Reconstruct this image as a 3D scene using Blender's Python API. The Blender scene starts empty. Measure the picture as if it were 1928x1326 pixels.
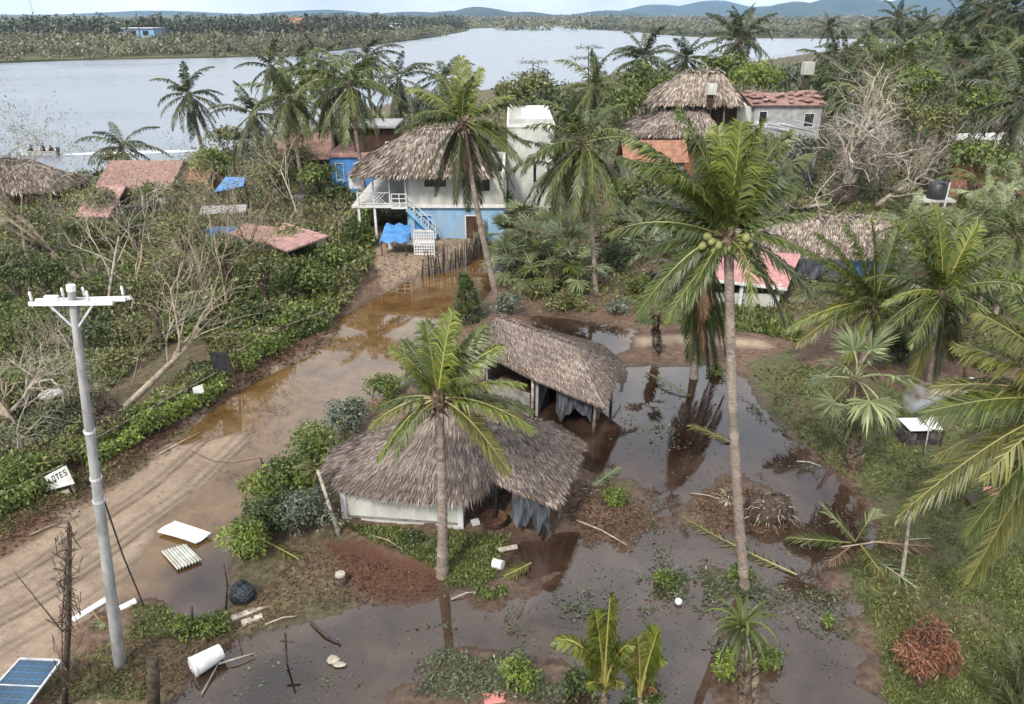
import bpy, math, random
import numpy as np

# ---------------------------------------------------------------- camera, sky, sun, exposure
scene = bpy.context.scene
COL = scene.collection
FPX = 1400.0                       # focal length in photo pixels (1928 wide)
PITCH = math.atan(638.0 / FPX)
CAMZ = 15.0
cam_d = bpy.data.cameras.new("camera"); cam = bpy.data.objects.new("camera", cam_d); COL.objects.link(cam)
cam_d.sensor_width = 36.0; cam_d.lens = FPX / 1928.0 * 36.0
cam_d.clip_start = 0.1; cam_d.clip_end = 30000
cam.location = (0, 0, CAMZ); cam.rotation_euler = (math.pi / 2 - PITCH, 0, 0)
scene.camera = cam

SUN_EL, SUN_AZ = math.radians(46), math.radians(208)     # azimuth clockwise from +Y: behind the camera, to its left
world = bpy.data.worlds.new("World"); scene.world = world; world.use_nodes = True
wn = world.node_tree; wn.nodes.clear()
def wnode(t, **kw):
    n = wn.nodes.new(t)
    for k, v in kw.items(): setattr(n, k, v)
    return n
w_out = wnode("ShaderNodeOutputWorld"); w_bg = wnode("ShaderNodeBackground"); w_bg.inputs[1].default_value = 0.095
sky = wnode("ShaderNodeTexSky", sky_type='NISHITA', sun_disc=False)
sky.sun_elevation = SUN_EL; sky.sun_rotation = SUN_AZ; sky.air_density = 1.0; sky.dust_density = 2.0
w_tc = wnode("ShaderNodeTexCoord")
w_map = wnode("ShaderNodeMapping"); w_map.inputs['Scale'].default_value = (1.0, 1.0, 2.6)
w_n = wnode("ShaderNodeTexNoise"); w_n.inputs['Scale'].default_value = 2.3; w_n.inputs['Detail'].default_value = 7; w_n.inputs['Roughness'].default_value = .55
w_r = wnode("ShaderNodeValToRGB"); w_r.color_ramp.elements[0].position = .30; w_r.color_ramp.elements[1].position = .62
w_r.color_ramp.elements[0].color = (.42, .42, .42, 1); w_r.color_ramp.elements[1].color = (.96, .96, .96, 1)
w_n2 = wnode("ShaderNodeTexNoise"); w_n2.inputs['Scale'].default_value = 4.1; w_n2.inputs['Detail'].default_value = 6
w_r2 = wnode("ShaderNodeValToRGB"); w_r2.color_ramp.elements[0].position = .35; w_r2.color_ramp.elements[1].position = .68
w_r2.color_ramp.elements[0].color = (8.4, 8.55, 8.8, 1); w_r2.color_ramp.elements[1].color = (12.0, 12.2, 12.5, 1)
w_mix = wnode("ShaderNodeMix", data_type='RGBA')
L = wn.links.new
L(w_tc.outputs['Generated'], w_map.inputs[0]); L(w_map.outputs[0], w_n.inputs['Vector']); L(w_map.outputs[0], w_n2.inputs['Vector'])
L(w_n.outputs['Fac'], w_r.inputs[0]); L(w_n2.outputs['Fac'], w_r2.inputs[0])
L(w_r.outputs[0], w_mix.inputs[0]); L(sky.outputs[0], w_mix.inputs[6]); L(w_r2.outputs[0], w_mix.inputs[7])
L(w_mix.outputs[2], w_bg.inputs[0]); L(w_bg.outputs[0], w_out.inputs[0])

sun_d = bpy.data.lights.new("sun", 'SUN'); sun = bpy.data.objects.new("sun", sun_d); COL.objects.link(sun)
sun_d.energy = 2.4; sun_d.angle = math.radians(9); sun_d.color = (1.0, .945, .86)
sun.rotation_euler = (math.pi / 2 - SUN_EL, 0, math.pi - SUN_AZ); sun.location = (0, 0, 60)

scene.view_settings.view_transform = 'Standard'; scene.view_settings.look = 'None'
scene.view_settings.exposure = 0.95; scene.view_settings.gamma = 1.0; scene.view_settings.use_curve_mapping = False
scene.render.engine = 'CYCLES'
cy = scene.cycles
cy.max_bounces = 5; cy.diffuse_bounces = 1; cy.glossy_bounces = 2; cy.transmission_bounces = 3; cy.transparent_max_bounces = 6; cy.volume_bounces = 0
cy.use_denoising = True; cy.denoiser = 'OPENIMAGEDENOISE'; cy.use_adaptive_sampling = True; cy.adaptive_threshold = .02
cy.caustics_reflective = False; cy.caustics_refractive = False

# ---------------------------------------------------------------- picture point -> place
SP, CP = math.sin(PITCH), math.cos(PITCH)
def ray(px, py):
    a = (px - 964.0) / FPX; b = (663.0 - py) / FPX
    return np.array([a, CP + b * SP, -SP + b * CP])
def G(px, py, z=0.0):              # the point at height z seen at that pixel
    d = ray(px, py); t = (z - CAMZ) / d[2]
    return np.array([d[0] * t, d[1] * t, z])
def PT(px, py, Y):                 # the point at distance Y seen at that pixel
    d = ray(px, py); t = Y / d[1]
    return np.array([d[0] * t, Y, CAMZ + d[2] * t])
def Gs(pts, z=0.0): return np.array([G(p[0], p[1], z)[:2] for p in pts])

# ---------------------------------------------------------------- numpy helpers
def rng_(seed): return np.random.default_rng(seed)
def nrm(a):
    a = np.asarray(a, float); return a / np.maximum(np.linalg.norm(a, axis=-1, keepdims=True), 1e-9)
def _h(i, j, s):
    n = (i.astype(np.int64) * 374761393 + j.astype(np.int64) * 668265263 + s * 974711) & 0x7fffffff
    n = ((n ^ (n >> 13)) * 1274126177) & 0x7fffffff
    return ((n ^ (n >> 16)) & 0xffff) / 65535.0
def vn(x, y, s=0):
    x = np.asarray(x, float); y = np.asarray(y, float)
    i = np.floor(x); j = np.floor(y); u = x - i; v = y - j; u = u * u * (3 - 2 * u); v = v * v * (3 - 2 * v)
    return (_h(i, j, s) * (1 - u) + _h(i + 1, j, s) * u) * (1 - v) + (_h(i, j + 1, s) * (1 - u) + _h(i + 1, j + 1, s) * u) * v
def fbm(x, y, s=0, o=4):
    r = 0; a = .5; f = 1
    for k in range(o):
        r = r + a * (vn(x * f, y * f, s + k * 17) - .5) * 2; a *= .5; f *= 2.03
    return r
def inside(x, y, P):
    r = np.zeros(x.shape, bool); n = len(P)
    for k in range(n):
        x1, y1 = P[k]; x2, y2 = P[(k + 1) % n]
        c = ((y1 > y) != (y2 > y))
        with np.errstate(divide='ignore', invalid='ignore'):
            r ^= c & (x < (x2 - x1) * (y - y1) / (y2 - y1 + 1e-12) + x1)
    return r
def sdp(x, y, P):                  # signed distance, positive inside
    d = np.full(x.shape, 1e9); n = len(P)
    for k in range(n):
        x1, y1 = P[k]; x2, y2 = P[(k + 1) % n]; ex, ey = x2 - x1, y2 - y1
        t = np.clip(((x - x1) * ex + (y - y1) * ey) / (ex * ex + ey * ey + 1e-12), 0, 1)
        d = np.minimum(d, (x - x1 - t * ex) ** 2 + (y - y1 - t * ey) ** 2)
    d = np.sqrt(d); return np.where(inside(x, y, P), d, -d)
def sample_poly(rng, pxpoly, n):   # n places on the ground inside the outline
    P = np.array(pxpoly, float); lo = P.min(0); hi = P.max(0); out = np.zeros((0, 2))
    while len(out) < n:
        q = rng.uniform(lo, hi, (n * 2, 2)); q = q[inside(q[:, 0], q[:, 1], P)]; out = np.vstack([out, q])
    out = out[:n]
    a = (out[:, 0] - 964) / FPX; b = (663 - out[:, 1]) / FPX
    dy = CP + b * SP; dz = -SP + b * CP; t = -CAMZ / dz
    return np.stack([a * t, dy * t], 1)

class MB:
    def __init__(s): s.V = []; s.F = []; s.n = 0; s.var = []; s.rib = []
    def add(s, V, F, var=.5, rib=0.0):
        V = np.asarray(V, float).reshape(-1, 3)
        for f in (F if isinstance(F, (list, tuple)) else [F]):
            f = np.asarray(f, np.int64)
            if f.size: s.F.append(f + s.n)
        s.V.append(V); s.n += len(V)
        s.var.append(np.broadcast_to(np.asarray(var, float), (len(V),)).copy())
        s.rib.append(np.broadcast_to(np.asarray(rib, float), (len(V),)).copy())
        return s
    def box(s, c, size, R=None, var=.5):
        h = np.array(size, float) / 2
        V = np.array([[x, y, z] for x in (-1, 1) for y in (-1, 1) for z in (-1, 1)], float) * h
        if R is not None: V = V @ np.asarray(R).T
        F = np.array([[0, 1, 3, 2], [4, 6, 7, 5], [0, 4, 5, 1], [2, 3, 7, 6], [0, 2, 6, 4], [1, 5, 7, 3]])
        return s.add(V + np.asarray(c, float), F, var)
    def beam(s, a, b, w, h=None, var=.5, up=(0, 0, 1)):
        a = np.asarray(a, float); b = np.asarray(b, float); d = b - a; l = np.linalg.norm(d); d = d / l
        up = np.asarray(up, float)
        if abs(np.dot(d, up)) > .95: up = np.array([0, 1., 0])
        sd = nrm(np.cross(d, up)); u = np.cross(sd, d)
        return s.box((a + b) / 2, (l, w, h or w), np.stack([d, sd, u], 1), var)
    def tube(s, P, R, n=6, var=.5, rib=0.0, cap=True):
        P = np.asarray(P, float); m = len(P); R = np.broadcast_to(np.asarray(R, float), (m,))
        T = nrm(np.gradient(P, axis=0)); ref = np.array([0, 0, 1.]) if abs(T[0][2]) < .9 else np.array([1., 0, 0])
        A = nrm(np.cross(T, ref)); B = np.cross(T, A)
        th = np.arange(n) / n * 2 * math.pi
        V = P[:, None] + R[:, None, None] * (np.cos(th)[None, :, None] * A[:, None] + np.sin(th)[None, :, None] * B[:, None])
        k = np.arange(n); F = np.concatenate([np.stack([i * n + k, i * n + (k + 1) % n, (i + 1) * n + (k + 1) % n, (i + 1) * n + k], 1) for i in range(m - 1)])
        FF = [F]
        V = V.reshape(-1, 3); va = np.repeat(np.broadcast_to(np.asarray(var, float), (m,)), n)
        if cap:
            V = np.vstack([V, P[:1], P[-1:]]); c0 = m * n
            FF.append(np.stack([(k + 1) % n, k, np.full(n, c0)], 1)); FF.append(np.stack([(m - 1) * n + k, (m - 1) * n + (k + 1) % n, np.full(n, c0 + 1)], 1))
            va = np.concatenate([va, [va[0], va[-1]]])
        return s.add(V, FF, va, rib)
    def poly(s, P, var=.5):
        P = np.asarray(P, float); return s.add(P, np.arange(len(P))[None, :] if len(P) == 4 else [np.array([[0, i, i + 1] for i in range(1, len(P) - 1)])], var)
    def slab(s, P, th, var=.5):    # polygon with thickness along its normal (downwards)
        P = np.asarray(P, float); n = len(P); N = nrm(np.cross(P[1] - P[0], P[2] - P[0]))
        if N[2] < 0: N = -N
        Q = P - N * th; V = np.vstack([P, Q]); k = np.arange(n)
        FF = [np.stack([k, (k + 1) % n, n + (k + 1) % n, n + k], 1)]
        if n == 4: FF += [np.array([[0, 1, 2, 3], [7, 6, 5, 4]])]
        else: FF += [np.array([[0, i, i + 1] for i in range(1, n - 1)] + [[n, n + i + 1, n + i] for i in range(1, n - 1)])]
        return s.add(V, FF, var)
    def leaves(s, P, D, S, Ln, W, var, droop=0.0):
        n = len(P); Ln = np.broadcast_to(Ln, (n,))[:, None]; W = np.broadcast_to(W, (n,))[:, None]
        m = P + D * Ln * .45; t = P + D * Ln; t = t - np.array([0, 0, 1.]) * droop * Ln
        V = np.stack([P, m + S * W / 2, t, m - S * W / 2], 1).reshape(-1, 3)
        F = np.arange(n * 4).reshape(n, 4)
        return s.add(V, F, np.repeat(np.broadcast_to(var, (n,)), 4))
    def ball(s, c, r, n=8, m=6, var=.5, scale=(1, 1, 1), jit=0, seed=0):
        th = np.linspace(0, math.pi, m + 1); ph = np.arange(n) / n * 2 * math.pi
        V = np.stack([np.sin(th)[:, None] * np.cos(ph), np.sin(th)[:, None] * np.sin(ph), np.cos(th)[:, None] * np.ones(n)], -1).reshape(-1, 3)
        if jit: V = V * (1 + jit * (rng_(seed).random((len(V), 1)) - .5))
        k = np.arange(n); F = np.concatenate([np.stack([i * n + k, (i + 1) * n + k, (i + 1) * n + (k + 1) % n, i * n + (k + 1) % n], 1) for i in range(m)])
        return s.add(V * r * np.array(scale) + np.asarray(c, float), F, var)

def mesh(name, mb, mat, smooth=False, off=None):
    V = np.concatenate(mb.V)
    if off is not None: V = V - np.asarray(off, float)
    me = bpy.data.meshes.new(name); me.vertices.add(len(V)); me.vertices.foreach_set("co", V.astype(np.float32).ravel())
    lt = np.concatenate([np.full(len(f), f.shape[1]) for f in mb.F]); li = np.concatenate([f.ravel() for f in mb.F])
    me.loops.add(len(li)); me.loops.foreach_set("vertex_index", li.astype(np.int32))
    me.polygons.add(len(lt)); ls = np.concatenate([[0], np.cumsum(lt)[:-1]])
    me.polygons.foreach_set("loop_start", ls.astype(np.int32)); me.polygons.foreach_set("loop_total", lt.astype(np.int32))
    me.polygons.foreach_set("use_smooth", np.full(len(lt), bool(smooth)))
    a = me.attributes.new("var", 'FLOAT', 'POINT'); a.data.foreach_set("value", np.concatenate(mb.var).astype(np.float32))
    rb = np.concatenate(mb.rib)
    if rb.any():
        a = me.attributes.new("rib", 'FLOAT', 'POINT'); a.data.foreach_set("value", rb.astype(np.float32))
    me.materials.append(mat); me.update(calc_edges=True); me.validate()
    return me
def link(name, me, parent=None, loc=None):
    o = bpy.data.objects.new(name, me); COL.objects.link(o)
    if parent is not None: o.parent = parent
    if loc is not None: o.location = [float(v) for v in loc]
    return o
def thing(name, label, cat, loc, group=None):
    o = bpy.data.objects.new(name, None); COL.objects.link(o); o.location = [float(v) for v in loc]
    o.empty_display_size = .3
    o["label"] = label; o["category"] = cat
    if group: o["group"] = group
    return o
def part(name, mb, mat, root, smooth=False, label=None, kind=None):
    r = root
    while r.parent is not None: r = r.parent
    o = link(name, mesh(name, mb, mat, smooth, off=r.location), root)
    if label: o["label"] = label
    if kind: o["kind"] = kind
    return o
def solo(name, mb, mat, label=None, cat=None, loc=(0, 0, 0), smooth=False, kind=None, group=None):
    o = link(name, mesh(name, mb, mat, smooth, off=loc), None, loc)
    if label: o["label"] = label
    if cat: o["category"] = cat
    if kind: o["kind"] = kind
    if group: o["group"] = group
    return o

# ---------------------------------------------------------------- materials
class NT:
    def __init__(s, name):
        s.m = bpy.data.materials.new(name); s.m.use_nodes = True; s.t = s.m.node_tree; s.t.nodes.clear()
        s.out = s.n("ShaderNodeOutputMaterial")
    def n(s, t, **kw):
        x = s.t.nodes.new(t)
        for k, v in kw.items(): setattr(x, k, v)
        return x
    def l(s, a, b): s.t.links.new(a, b)
    def val(s, x, sock):
        if hasattr(x, 'node'): s.l(x, sock)
        else: sock.default_value = x
    def noise(s, scale, detail=5, rough=.55, vec=None, dist=0.0):
        x = s.n("ShaderNodeTexNoise"); x.inputs['Scale'].default_value = scale; x.inputs['Detail'].default_value = detail
        x.inputs['Roughness'].default_value = rough; x.inputs['Distortion'].default_value = dist
        if vec is not None: s.l(vec, x.inputs['Vector'])
        return x.outputs['Fac']
    def ramp(s, f, a, b, ca=0.0, cb=1.0):
        x = s.n("ShaderNodeMapRange"); s.val(f, x.inputs[0]); x.inputs[1].default_value = a; x.inputs[2].default_value = b
        x.inputs[3].default_value = ca; x.inputs[4].default_value = cb; return x.outputs[0]
    def mix(s, f, a, b):
        x = s.n("ShaderNodeMix", data_type='RGBA'); s.val(f, x.inputs[0])
        for v, k in ((a, 6), (b, 7)):
            if hasattr(v, 'node'): s.l(v, x.inputs[k])
            else: x.inputs[k].default_value = (*v, 1)
        return x.outputs[2]
    def math(s, op, a, b=0.0):
        x = s.n("ShaderNodeMath", operation=op); s.val(a, x.inputs[0]); s.val(b, x.inputs[1]); return x.outputs[0]
    def attr(s, name): return s.n("ShaderNodeAttribute", attribute_name=name).outputs['Fac']
    def scale(s, c, f):
        x = s.n("ShaderNodeVectorMath", operation='SCALE')
        if hasattr(c, 'node'): s.l(c, x.inputs[0])
        else: x.inputs[0].default_value = c
        s.val(f, x.inputs['Scale']); return x.outputs[0]
    def bump(s, h, strength, dist=.05):
        x = s.n("ShaderNodeBump"); x.inputs['Strength'].default_value = strength; x.inputs['Distance'].default_value = dist; s.l(h, x.inputs['Height']); return x.outputs[0]
    def bsdf(s, col, rough=.8, spec=.3, normal=None, metal=0.0, ior=None):
        b = s.n("ShaderNodeBsdfPrincipled"); s.val(col if hasattr(col, 'node') else (*col, 1), b.inputs['Base Color']); s.val(rough, b.inputs['Roughness'])
        b.inputs['Specular IOR Level'].default_value = spec; b.inputs['Metallic'].default_value = metal
        if ior: b.inputs['IOR'].default_value = ior
        if normal is not None: s.l(normal, b.inputs['Normal'])
        return b.outputs[0]
    def end(s, sh): s.l(sh, s.out.inputs['Surface']); return s.m

def leafmat(name, c1, c2, rib=None, trans=.22, rough=.45, spec=.5):
    t = NT(name); v = t.attr("var"); oi = t.n("ShaderNodeObjectInfo")
    f = t.math('ADD', t.math('MULTIPLY', v, .75), t.math('MULTIPLY', oi.outputs['Random'], .25))
    c = t.mix(f, c1, c2)
    c = t.scale(c, t.ramp(v, 0, 1, .5, 1.45))
    if rib: c = t.mix(t.attr("rib"), c, rib)
    b = t.bsdf(c, rough, spec)
    if trans:
        tr = t.n("ShaderNodeBsdfTranslucent"); t.l(c, tr.inputs[0]); mx = t.n("ShaderNodeMixShader"); mx.inputs[0].default_value = trans
        t.l(b, mx.inputs[1]); t.l(tr.outputs[0], mx.inputs[2]); b = mx.outputs[0]
    return t.end(b)
def mat(name, c1, c2, scale=3.0, rough=.8, bump=.3, bscale=None, spec=.3, stretch=(1, 1, 1), metal=0.0, lo=.35, hi=.65, varm=.5, dirt=None, bdist=.03):
    t = NT(name); tc = t.n("ShaderNodeTexCoord"); mp = t.n("ShaderNodeMapping"); mp.inputs['Scale'].default_value = stretch
    t.l(tc.outputs['Object'], mp.inputs[0]); vec = mp.outputs[0]
    n = t.noise(scale, 6, .6, vec)
    c = t.mix(t.ramp(n, lo, hi), c1, c2)
    if dirt:
        n2 = t.noise(scale * .35, 5, .6, vec); c = t.mix(t.ramp(n2, .45, .72, 0, .85), c, dirt)
    c = t.scale(c, t.ramp(t.attr("var"), 0, 1, 1 - varm, 1 + varm))
    nb = t.bump(t.noise(bscale or scale * 4, 6, .65, vec), bump, bdist) if bump else None
    return t.end(t.bsdf(c, rough, spec, nb, metal))
def tilemat(name, c1, c2, axis_scale=(9, 3, 3)):
    t = NT(name); tc = t.n("ShaderNodeTexCoord")
    n = t.noise(2.2, 6, .65, tc.outputs['Object']); n3 = t.noise(9, 3, .5, tc.outputs['Object'])
    c = t.mix(t.ramp(n, .35, .65), c1, c2); c = t.scale(c, t.ramp(n3, .3, .7, .7, 1.3))
    w = t.n("ShaderNodeTexWave", wave_type='BANDS', bands_direction='X'); w.inputs['Scale'].default_value = axis_scale[0] * .35; w.inputs['Distortion'].default_value = .6
    t.l(tc.outputs['Object'], w.inputs['Vector'])
    c = t.scale(c, t.ramp(w.outputs['Fac'], 0, 1, .8, 1.1))
    return t.end(t.bsdf(c, .85, .2, t.bump(w.outputs['Fac'], .6, .06)))

M = {}
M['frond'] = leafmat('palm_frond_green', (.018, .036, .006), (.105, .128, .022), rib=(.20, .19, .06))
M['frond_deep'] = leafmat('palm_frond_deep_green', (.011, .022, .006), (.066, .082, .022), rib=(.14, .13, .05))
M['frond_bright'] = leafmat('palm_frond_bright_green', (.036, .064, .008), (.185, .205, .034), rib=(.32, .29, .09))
M['frond_gold'] = leafmat('palm_frond_yellowing', (.045, .058, .010), (.165, .155, .036), rib=(.28, .24, .09))
M['frond_pale'] = leafmat('palm_leaf_greyish_green', (.055, .082, .028), (.225, .25, .115), rib=(.30, .30, .15))
M['frond_dry'] = leafmat('dry_frond', (.045, .025, .010), (.17, .10, .045), rib=(.2, .14, .07), trans=.12)
M['leaf'] = leafmat('leaf_green', (.028, .056, .008), (.145, .182, .034))
M['leaf_dark'] = leafmat('leaf_dark_green', (.014, .030, .007), (.082, .108, .028))
M['leaf_bright'] = leafmat('leaf_bright_green', (.055, .10, .012), (.20, .25, .045))
M['leaf_olive'] = leafmat('leaf_olive', (.045, .058, .014), (.195, .198, .068))
M['leaf_grey'] = leafmat('leaf_grey_green', (.06, .08, .05), (.19, .21, .15))
M['leaf_brown'] = leafmat('leaf_dried_red_brown', (.075, .030, .014), (.24, .11, .06), trans=.1)
M['grass'] = leafmat('grass_blades', (.038, .064, .012), (.165, .185, .052), trans=.2)
M['litter'] = leafmat('leaf_litter_brown', (.030, .017, .010), (.17, .11, .07), trans=0, rough=.9, spec=.1)
M['weed'] = leafmat('water_weed', (.020, .030, .012), (.09, .105, .05), trans=.1)
M['far_leaf'] = leafmat('far_mangrove_leaf', (.078, .082, .042), (.175, .170, .092), trans=.1)
M['far_dark'] = leafmat('far_palm_leaf', (.034, .044, .025), (.062, .074, .042), trans=.1)
M['palm_bark'] = mat('palm_bark', (.13, .105, .085), (.29, .235, .195), 9, .9, .6, 30, .15, (1, 1, 2.2))
M['bark_dark'] = mat('dark_bark', (.035, .025, .018), (.12, .09, .068), 8, .9, .7, 26, .15)
M['boot_bark'] = mat('palm_leaf_base_bark', (.035, .024, .016), (.20, .15, .11), 10, .9, .6, 30, .15)
M['bare_wood'] = mat('bare_pale_wood', (.20, .17, .135), (.44, .39, .325), 5, .85, .4, 30, .2)
M['bare_brown'] = mat('bare_brown_wood', (.14, .11, .078), (.32, .265, .195), 5, .85, .4, 30, .2)
M['wood'] = mat('weathered_wood', (.10, .08, .065), (.27, .23, .19), 6, .85, .4, 30, .2, (1, 1, 1))
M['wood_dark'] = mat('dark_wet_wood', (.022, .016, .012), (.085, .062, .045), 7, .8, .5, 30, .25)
M['thatch'] = leafmat('thatch_strands', (.050, .038, .033), (.31, .255, .222), trans=0, rough=.9, spec=.1)
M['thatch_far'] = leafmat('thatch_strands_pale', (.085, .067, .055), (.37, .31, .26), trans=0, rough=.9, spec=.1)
M['thatch_base'] = mat('thatch_underlayer', (.045, .033, .025), (.15, .115, .088), 14, .95, .5, 40, .1)
M['white_wall'] = mat('white_painted_wall', (.36, .36, .325), (.52, .52, .48), 1.6, .85, .15, 20, .2, (1, 1, .4), dirt=(.23, .23, .19))
M['white'] = mat('white_paint', (.46, .46, .45), (.64, .64, .63), 3, .6, .1, 20, .3)
M['grey_wall'] = mat('grey_cement_wall', (.22, .22, .22), (.36, .36, .35), 2, .9, .2, 20, .2)
M['wet_cement'] = mat('damp_cement', (.10, .095, .085), (.24, .235, .22), 3, .8, .3, 20, .25)
M['blue_wall'] = mat('blue_painted_wall', (.12, .28, .48), (.21, .40, .60), 1.5, .85, .15, 20, .2, (1, 1, .5), dirt=(.28, .33, .37))
M['blue_deep'] = mat('deep_blue_paint', (.04, .16, .42), (.08, .25, .55), 1.5, .7, .1, 20, .3)
M['orange'] = mat('orange_paint', (.21, .082, .05), (.30, .125, .08), 2, .8, .1, 20, .2)
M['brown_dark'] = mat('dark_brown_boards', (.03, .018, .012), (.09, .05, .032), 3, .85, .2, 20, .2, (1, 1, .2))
M['pink_sheet'] = tilemat('pink_red_sheet', (.42, .20, .19), (.53, .29, .27), (14, 1, 1))
M['tile_red'] = tilemat('red_clay_tile', (.21, .12, .098), (.34, .215, .18))
M['tile_orange'] = tilemat('orange_clay_tile', (.23, .11, .07), (.35, .195, .13))
M['tile_pink'] = tilemat('faded_pink_tile', (.30, .165, .145), (.45, .285, .255))
M['concrete'] = mat('grey_concrete', (.15, .15, .145), (.30, .295, .285), 3.5, .85, .2, 30, .25, (1, 1, .5))
M['steel'] = mat('galvanised_steel', (.35, .36, .38), (.6, .61, .62), 4, .45, .1, 20, .5, metal=.5)
M['black'] = mat('black_plastic', (.010, .010, .011), (.03, .03, .032), 5, .45, .3, 15, .5)
M['tarp'] = mat('dark_ragged_tarp', (.012, .013, .015), (.10, .11, .125), 2.5, .6, .5, 9, .4, (3, 3, .35))
M['glass_dark'] = mat('dark_window', (.012, .013, .015), (.03, .033, .038), 2, .2, 0, None, .5)
M['coconut'] = mat('green_coconut_husk', (.09, .11, .028), (.20, .205, .065), 6, .5, .1, 20, .4)
M['wire'] = mat('black_wire', (.03, .03, .03), (.06, .055, .05), 5, .7, 0, None, .3)
M['rust'] = mat('rusty_iron', (.06, .03, .02), (.16, .08, .05), 8, .85, .3, 30, .3)
M['solar'] = mat('dark_blue_solar_cell', (.010, .028, .050), (.025, .065, .10), 1.2, .38, 0, None, .6)
M['ash'] = mat('dark_ash_stone', (.025, .023, .022), (.085, .08, .075), 6, .95, .6, 20, .1)
M['blue_tarp'] = mat('blue_plastic_tarp', (.04, .14, .34), (.09, .26, .52), 3, .45, .4, 6, .4)
M['red_cloth'] = mat('faded_red_plastic', (.42, .13, .12), (.55, .22, .20), 3, .6, .3, 9, .3)
M['ink'] = mat('black_lettering', (.012, .012, .013), (.025, .025, .026), 5, .7, 0, None, .2)
M['skin'] = mat('skin_brown', (.16, .085, .05), (.24, .13, .08), 4, .6, 0, None, .3)
M['cloth_dark'] = mat('dark_clothing', (.012, .013, .018), (.04, .04, .05), 4, .9, 0, None, .1)
# ---------------------------------------------------------------- ground: outlines taken as places on the ground
BANK = Gs([(-700, 350), (0, 336), (150, 328), (300, 312), (420, 285), (520, 250), (640, 215), (760, 190), (930, 166), (1060, 160), (1150, 142), (1250, 130), (1350, 122), (1450, 112), (1560, 95)])
LAND = np.vstack([BANK, [[260, 420], [900, 430], [900, -60], [-300, -60], [-300, BANK[0][1]]]])
ROAD = Gs([(-500, 1290), (0, 1052), (230, 905), (400, 762), (480, 712), (600, 655), (640, 612), (700, 566), (740, 545), (800, 517), (880, 488), (920, 455), (950, 400), (985, 400), (955, 460), (932, 500), (905, 540), (865, 590), (805, 640), (745, 720), (700, 762), (640, 792), (560, 862), (490, 922), (430, 1000), (330, 1062), (270, 1120), (150, 1180), (112, 1255), (-60, 1420), (-700, 1700)])
ROAD_WET = Gs([(905, 478), (948, 470), (930, 520), (872, 592), (802, 650), (745, 722), (700, 768), (640, 798), (560, 866), (500, 925), (440, 1005), (400, 1040), (330, 1075), (290, 1112), (262, 1105), (285, 1060), (330, 985), (390, 925), (440, 880), (500, 815), (470, 800), (420, 815), (345, 832), (400, 775), (440, 742), (480, 718), (600, 662), (640, 616), (700, 570), (800, 520)])
POND = Gs([(300, 1100), (330, 1062), (400, 1012), (430, 1010), (432, 1060), (425, 1125), (395, 1150), (330, 1148), (290, 1135)])
FLOOD = Gs([(1085, 880), (1100, 840), (1120, 800), (1165, 760), (1175, 690), (1330, 688), (1400, 715), (1430, 760), (1480, 810), (1530, 855), (1575, 900), (1640, 950), (1650, 1020), (1570, 1060), (1545, 1100), (1615, 1140), (1570, 1185), (1645, 1235), (1600, 1280), (1690, 1325), (1660, 1420), (330, 1420), (385, 1250), (455, 1215), (530, 1190), (650, 1152), (760, 1152), (850, 1125), (930, 1100), (1080, 1085), (1110, 1040), (1190, 1000), (1240, 940), (1190, 900)])
HUT_POOL = Gs([(955, 1015), (1085, 1008), (1075, 1060), (1000, 1100), (930, 1098)])
BACK_POOL = Gs([(1010, 598), (1120, 604), (1200, 622), (1190, 660), (1110, 680), (1175, 690), (1165, 770), (1080, 850), (1000, 800), (1000, 640)])
SAND = Gs([(1190, 634), (1300, 640), (1430, 650), (1450, 664), (1390, 666), (1290, 658), (1200, 654)])
ISLES = [Gs(p) for p in ([(1290, 965), (1370, 905), (1450, 920), (1500, 965), (1490, 1010), (1400, 1015), (1340, 1005)],
                         [(1060, 960), (1130, 900), (1190, 900), (1200, 960), (1260, 985), (1180, 1040), (1110, 1020)],
                         [(1210, 1085), (1260, 1065), (1300, 1085), (1290, 1125), (1225, 1118)],
                         [(1310, 1065), (1420, 1055), (1440, 1110), (1370, 1130), (1320, 1120)],
                         [(800, 1120), (960, 1085), (1000, 1110), (900, 1145)],
                         [(760, 1250), (850, 1215), (990, 1215), (1060, 1250), (1060, 1400), (720, 1400)],
                         [(1340, 1180), (1430, 1170), (1450, 1290), (1410, 1380), (1345, 1380)])]
GRASS = [Gs(p) for p in ([(1395, 690), (1500, 660), (1545, 860), (1450, 790)], [(1445, 770), (1500, 700), (1600, 700), (1720, 760), (2200, 760), (2600, 1400), (1680, 1400), (1655, 1230), (1610, 1140), (1580, 1060), (1655, 1010), (1645, 950), (1575, 895), (1530, 850)],
                         [(640, 1000), (870, 1010), (960, 1010), (930, 1095), (850, 1120), (820, 1080), (680, 1020)],
                         [(1190, 570), (1480, 595), (1520, 660), (1440, 640), (1330, 630), (1200, 612)],
                         [(250, 1140), (430, 1140), (440, 1200), (250, 1215)], [(1120, 905), (1185, 905), (1195, 955), (1130, 960)])]
BANKDIRT = Gs([(-300, 1080), (0, 955), (150, 870), (400, 735), (480, 690), (620, 620), (650, 625), (600, 662), (480, 720), (400, 768), (230, 915), (0, 1065), (-300, 1220)])
REDMUD = Gs([(600, 1030), (700, 1035), (830, 1085), (845, 1120), (760, 1150), (660, 1110)])
CAMPTRK = Gs([(700, 470), (880, 440), (900, 500), (720, 560)])

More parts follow.
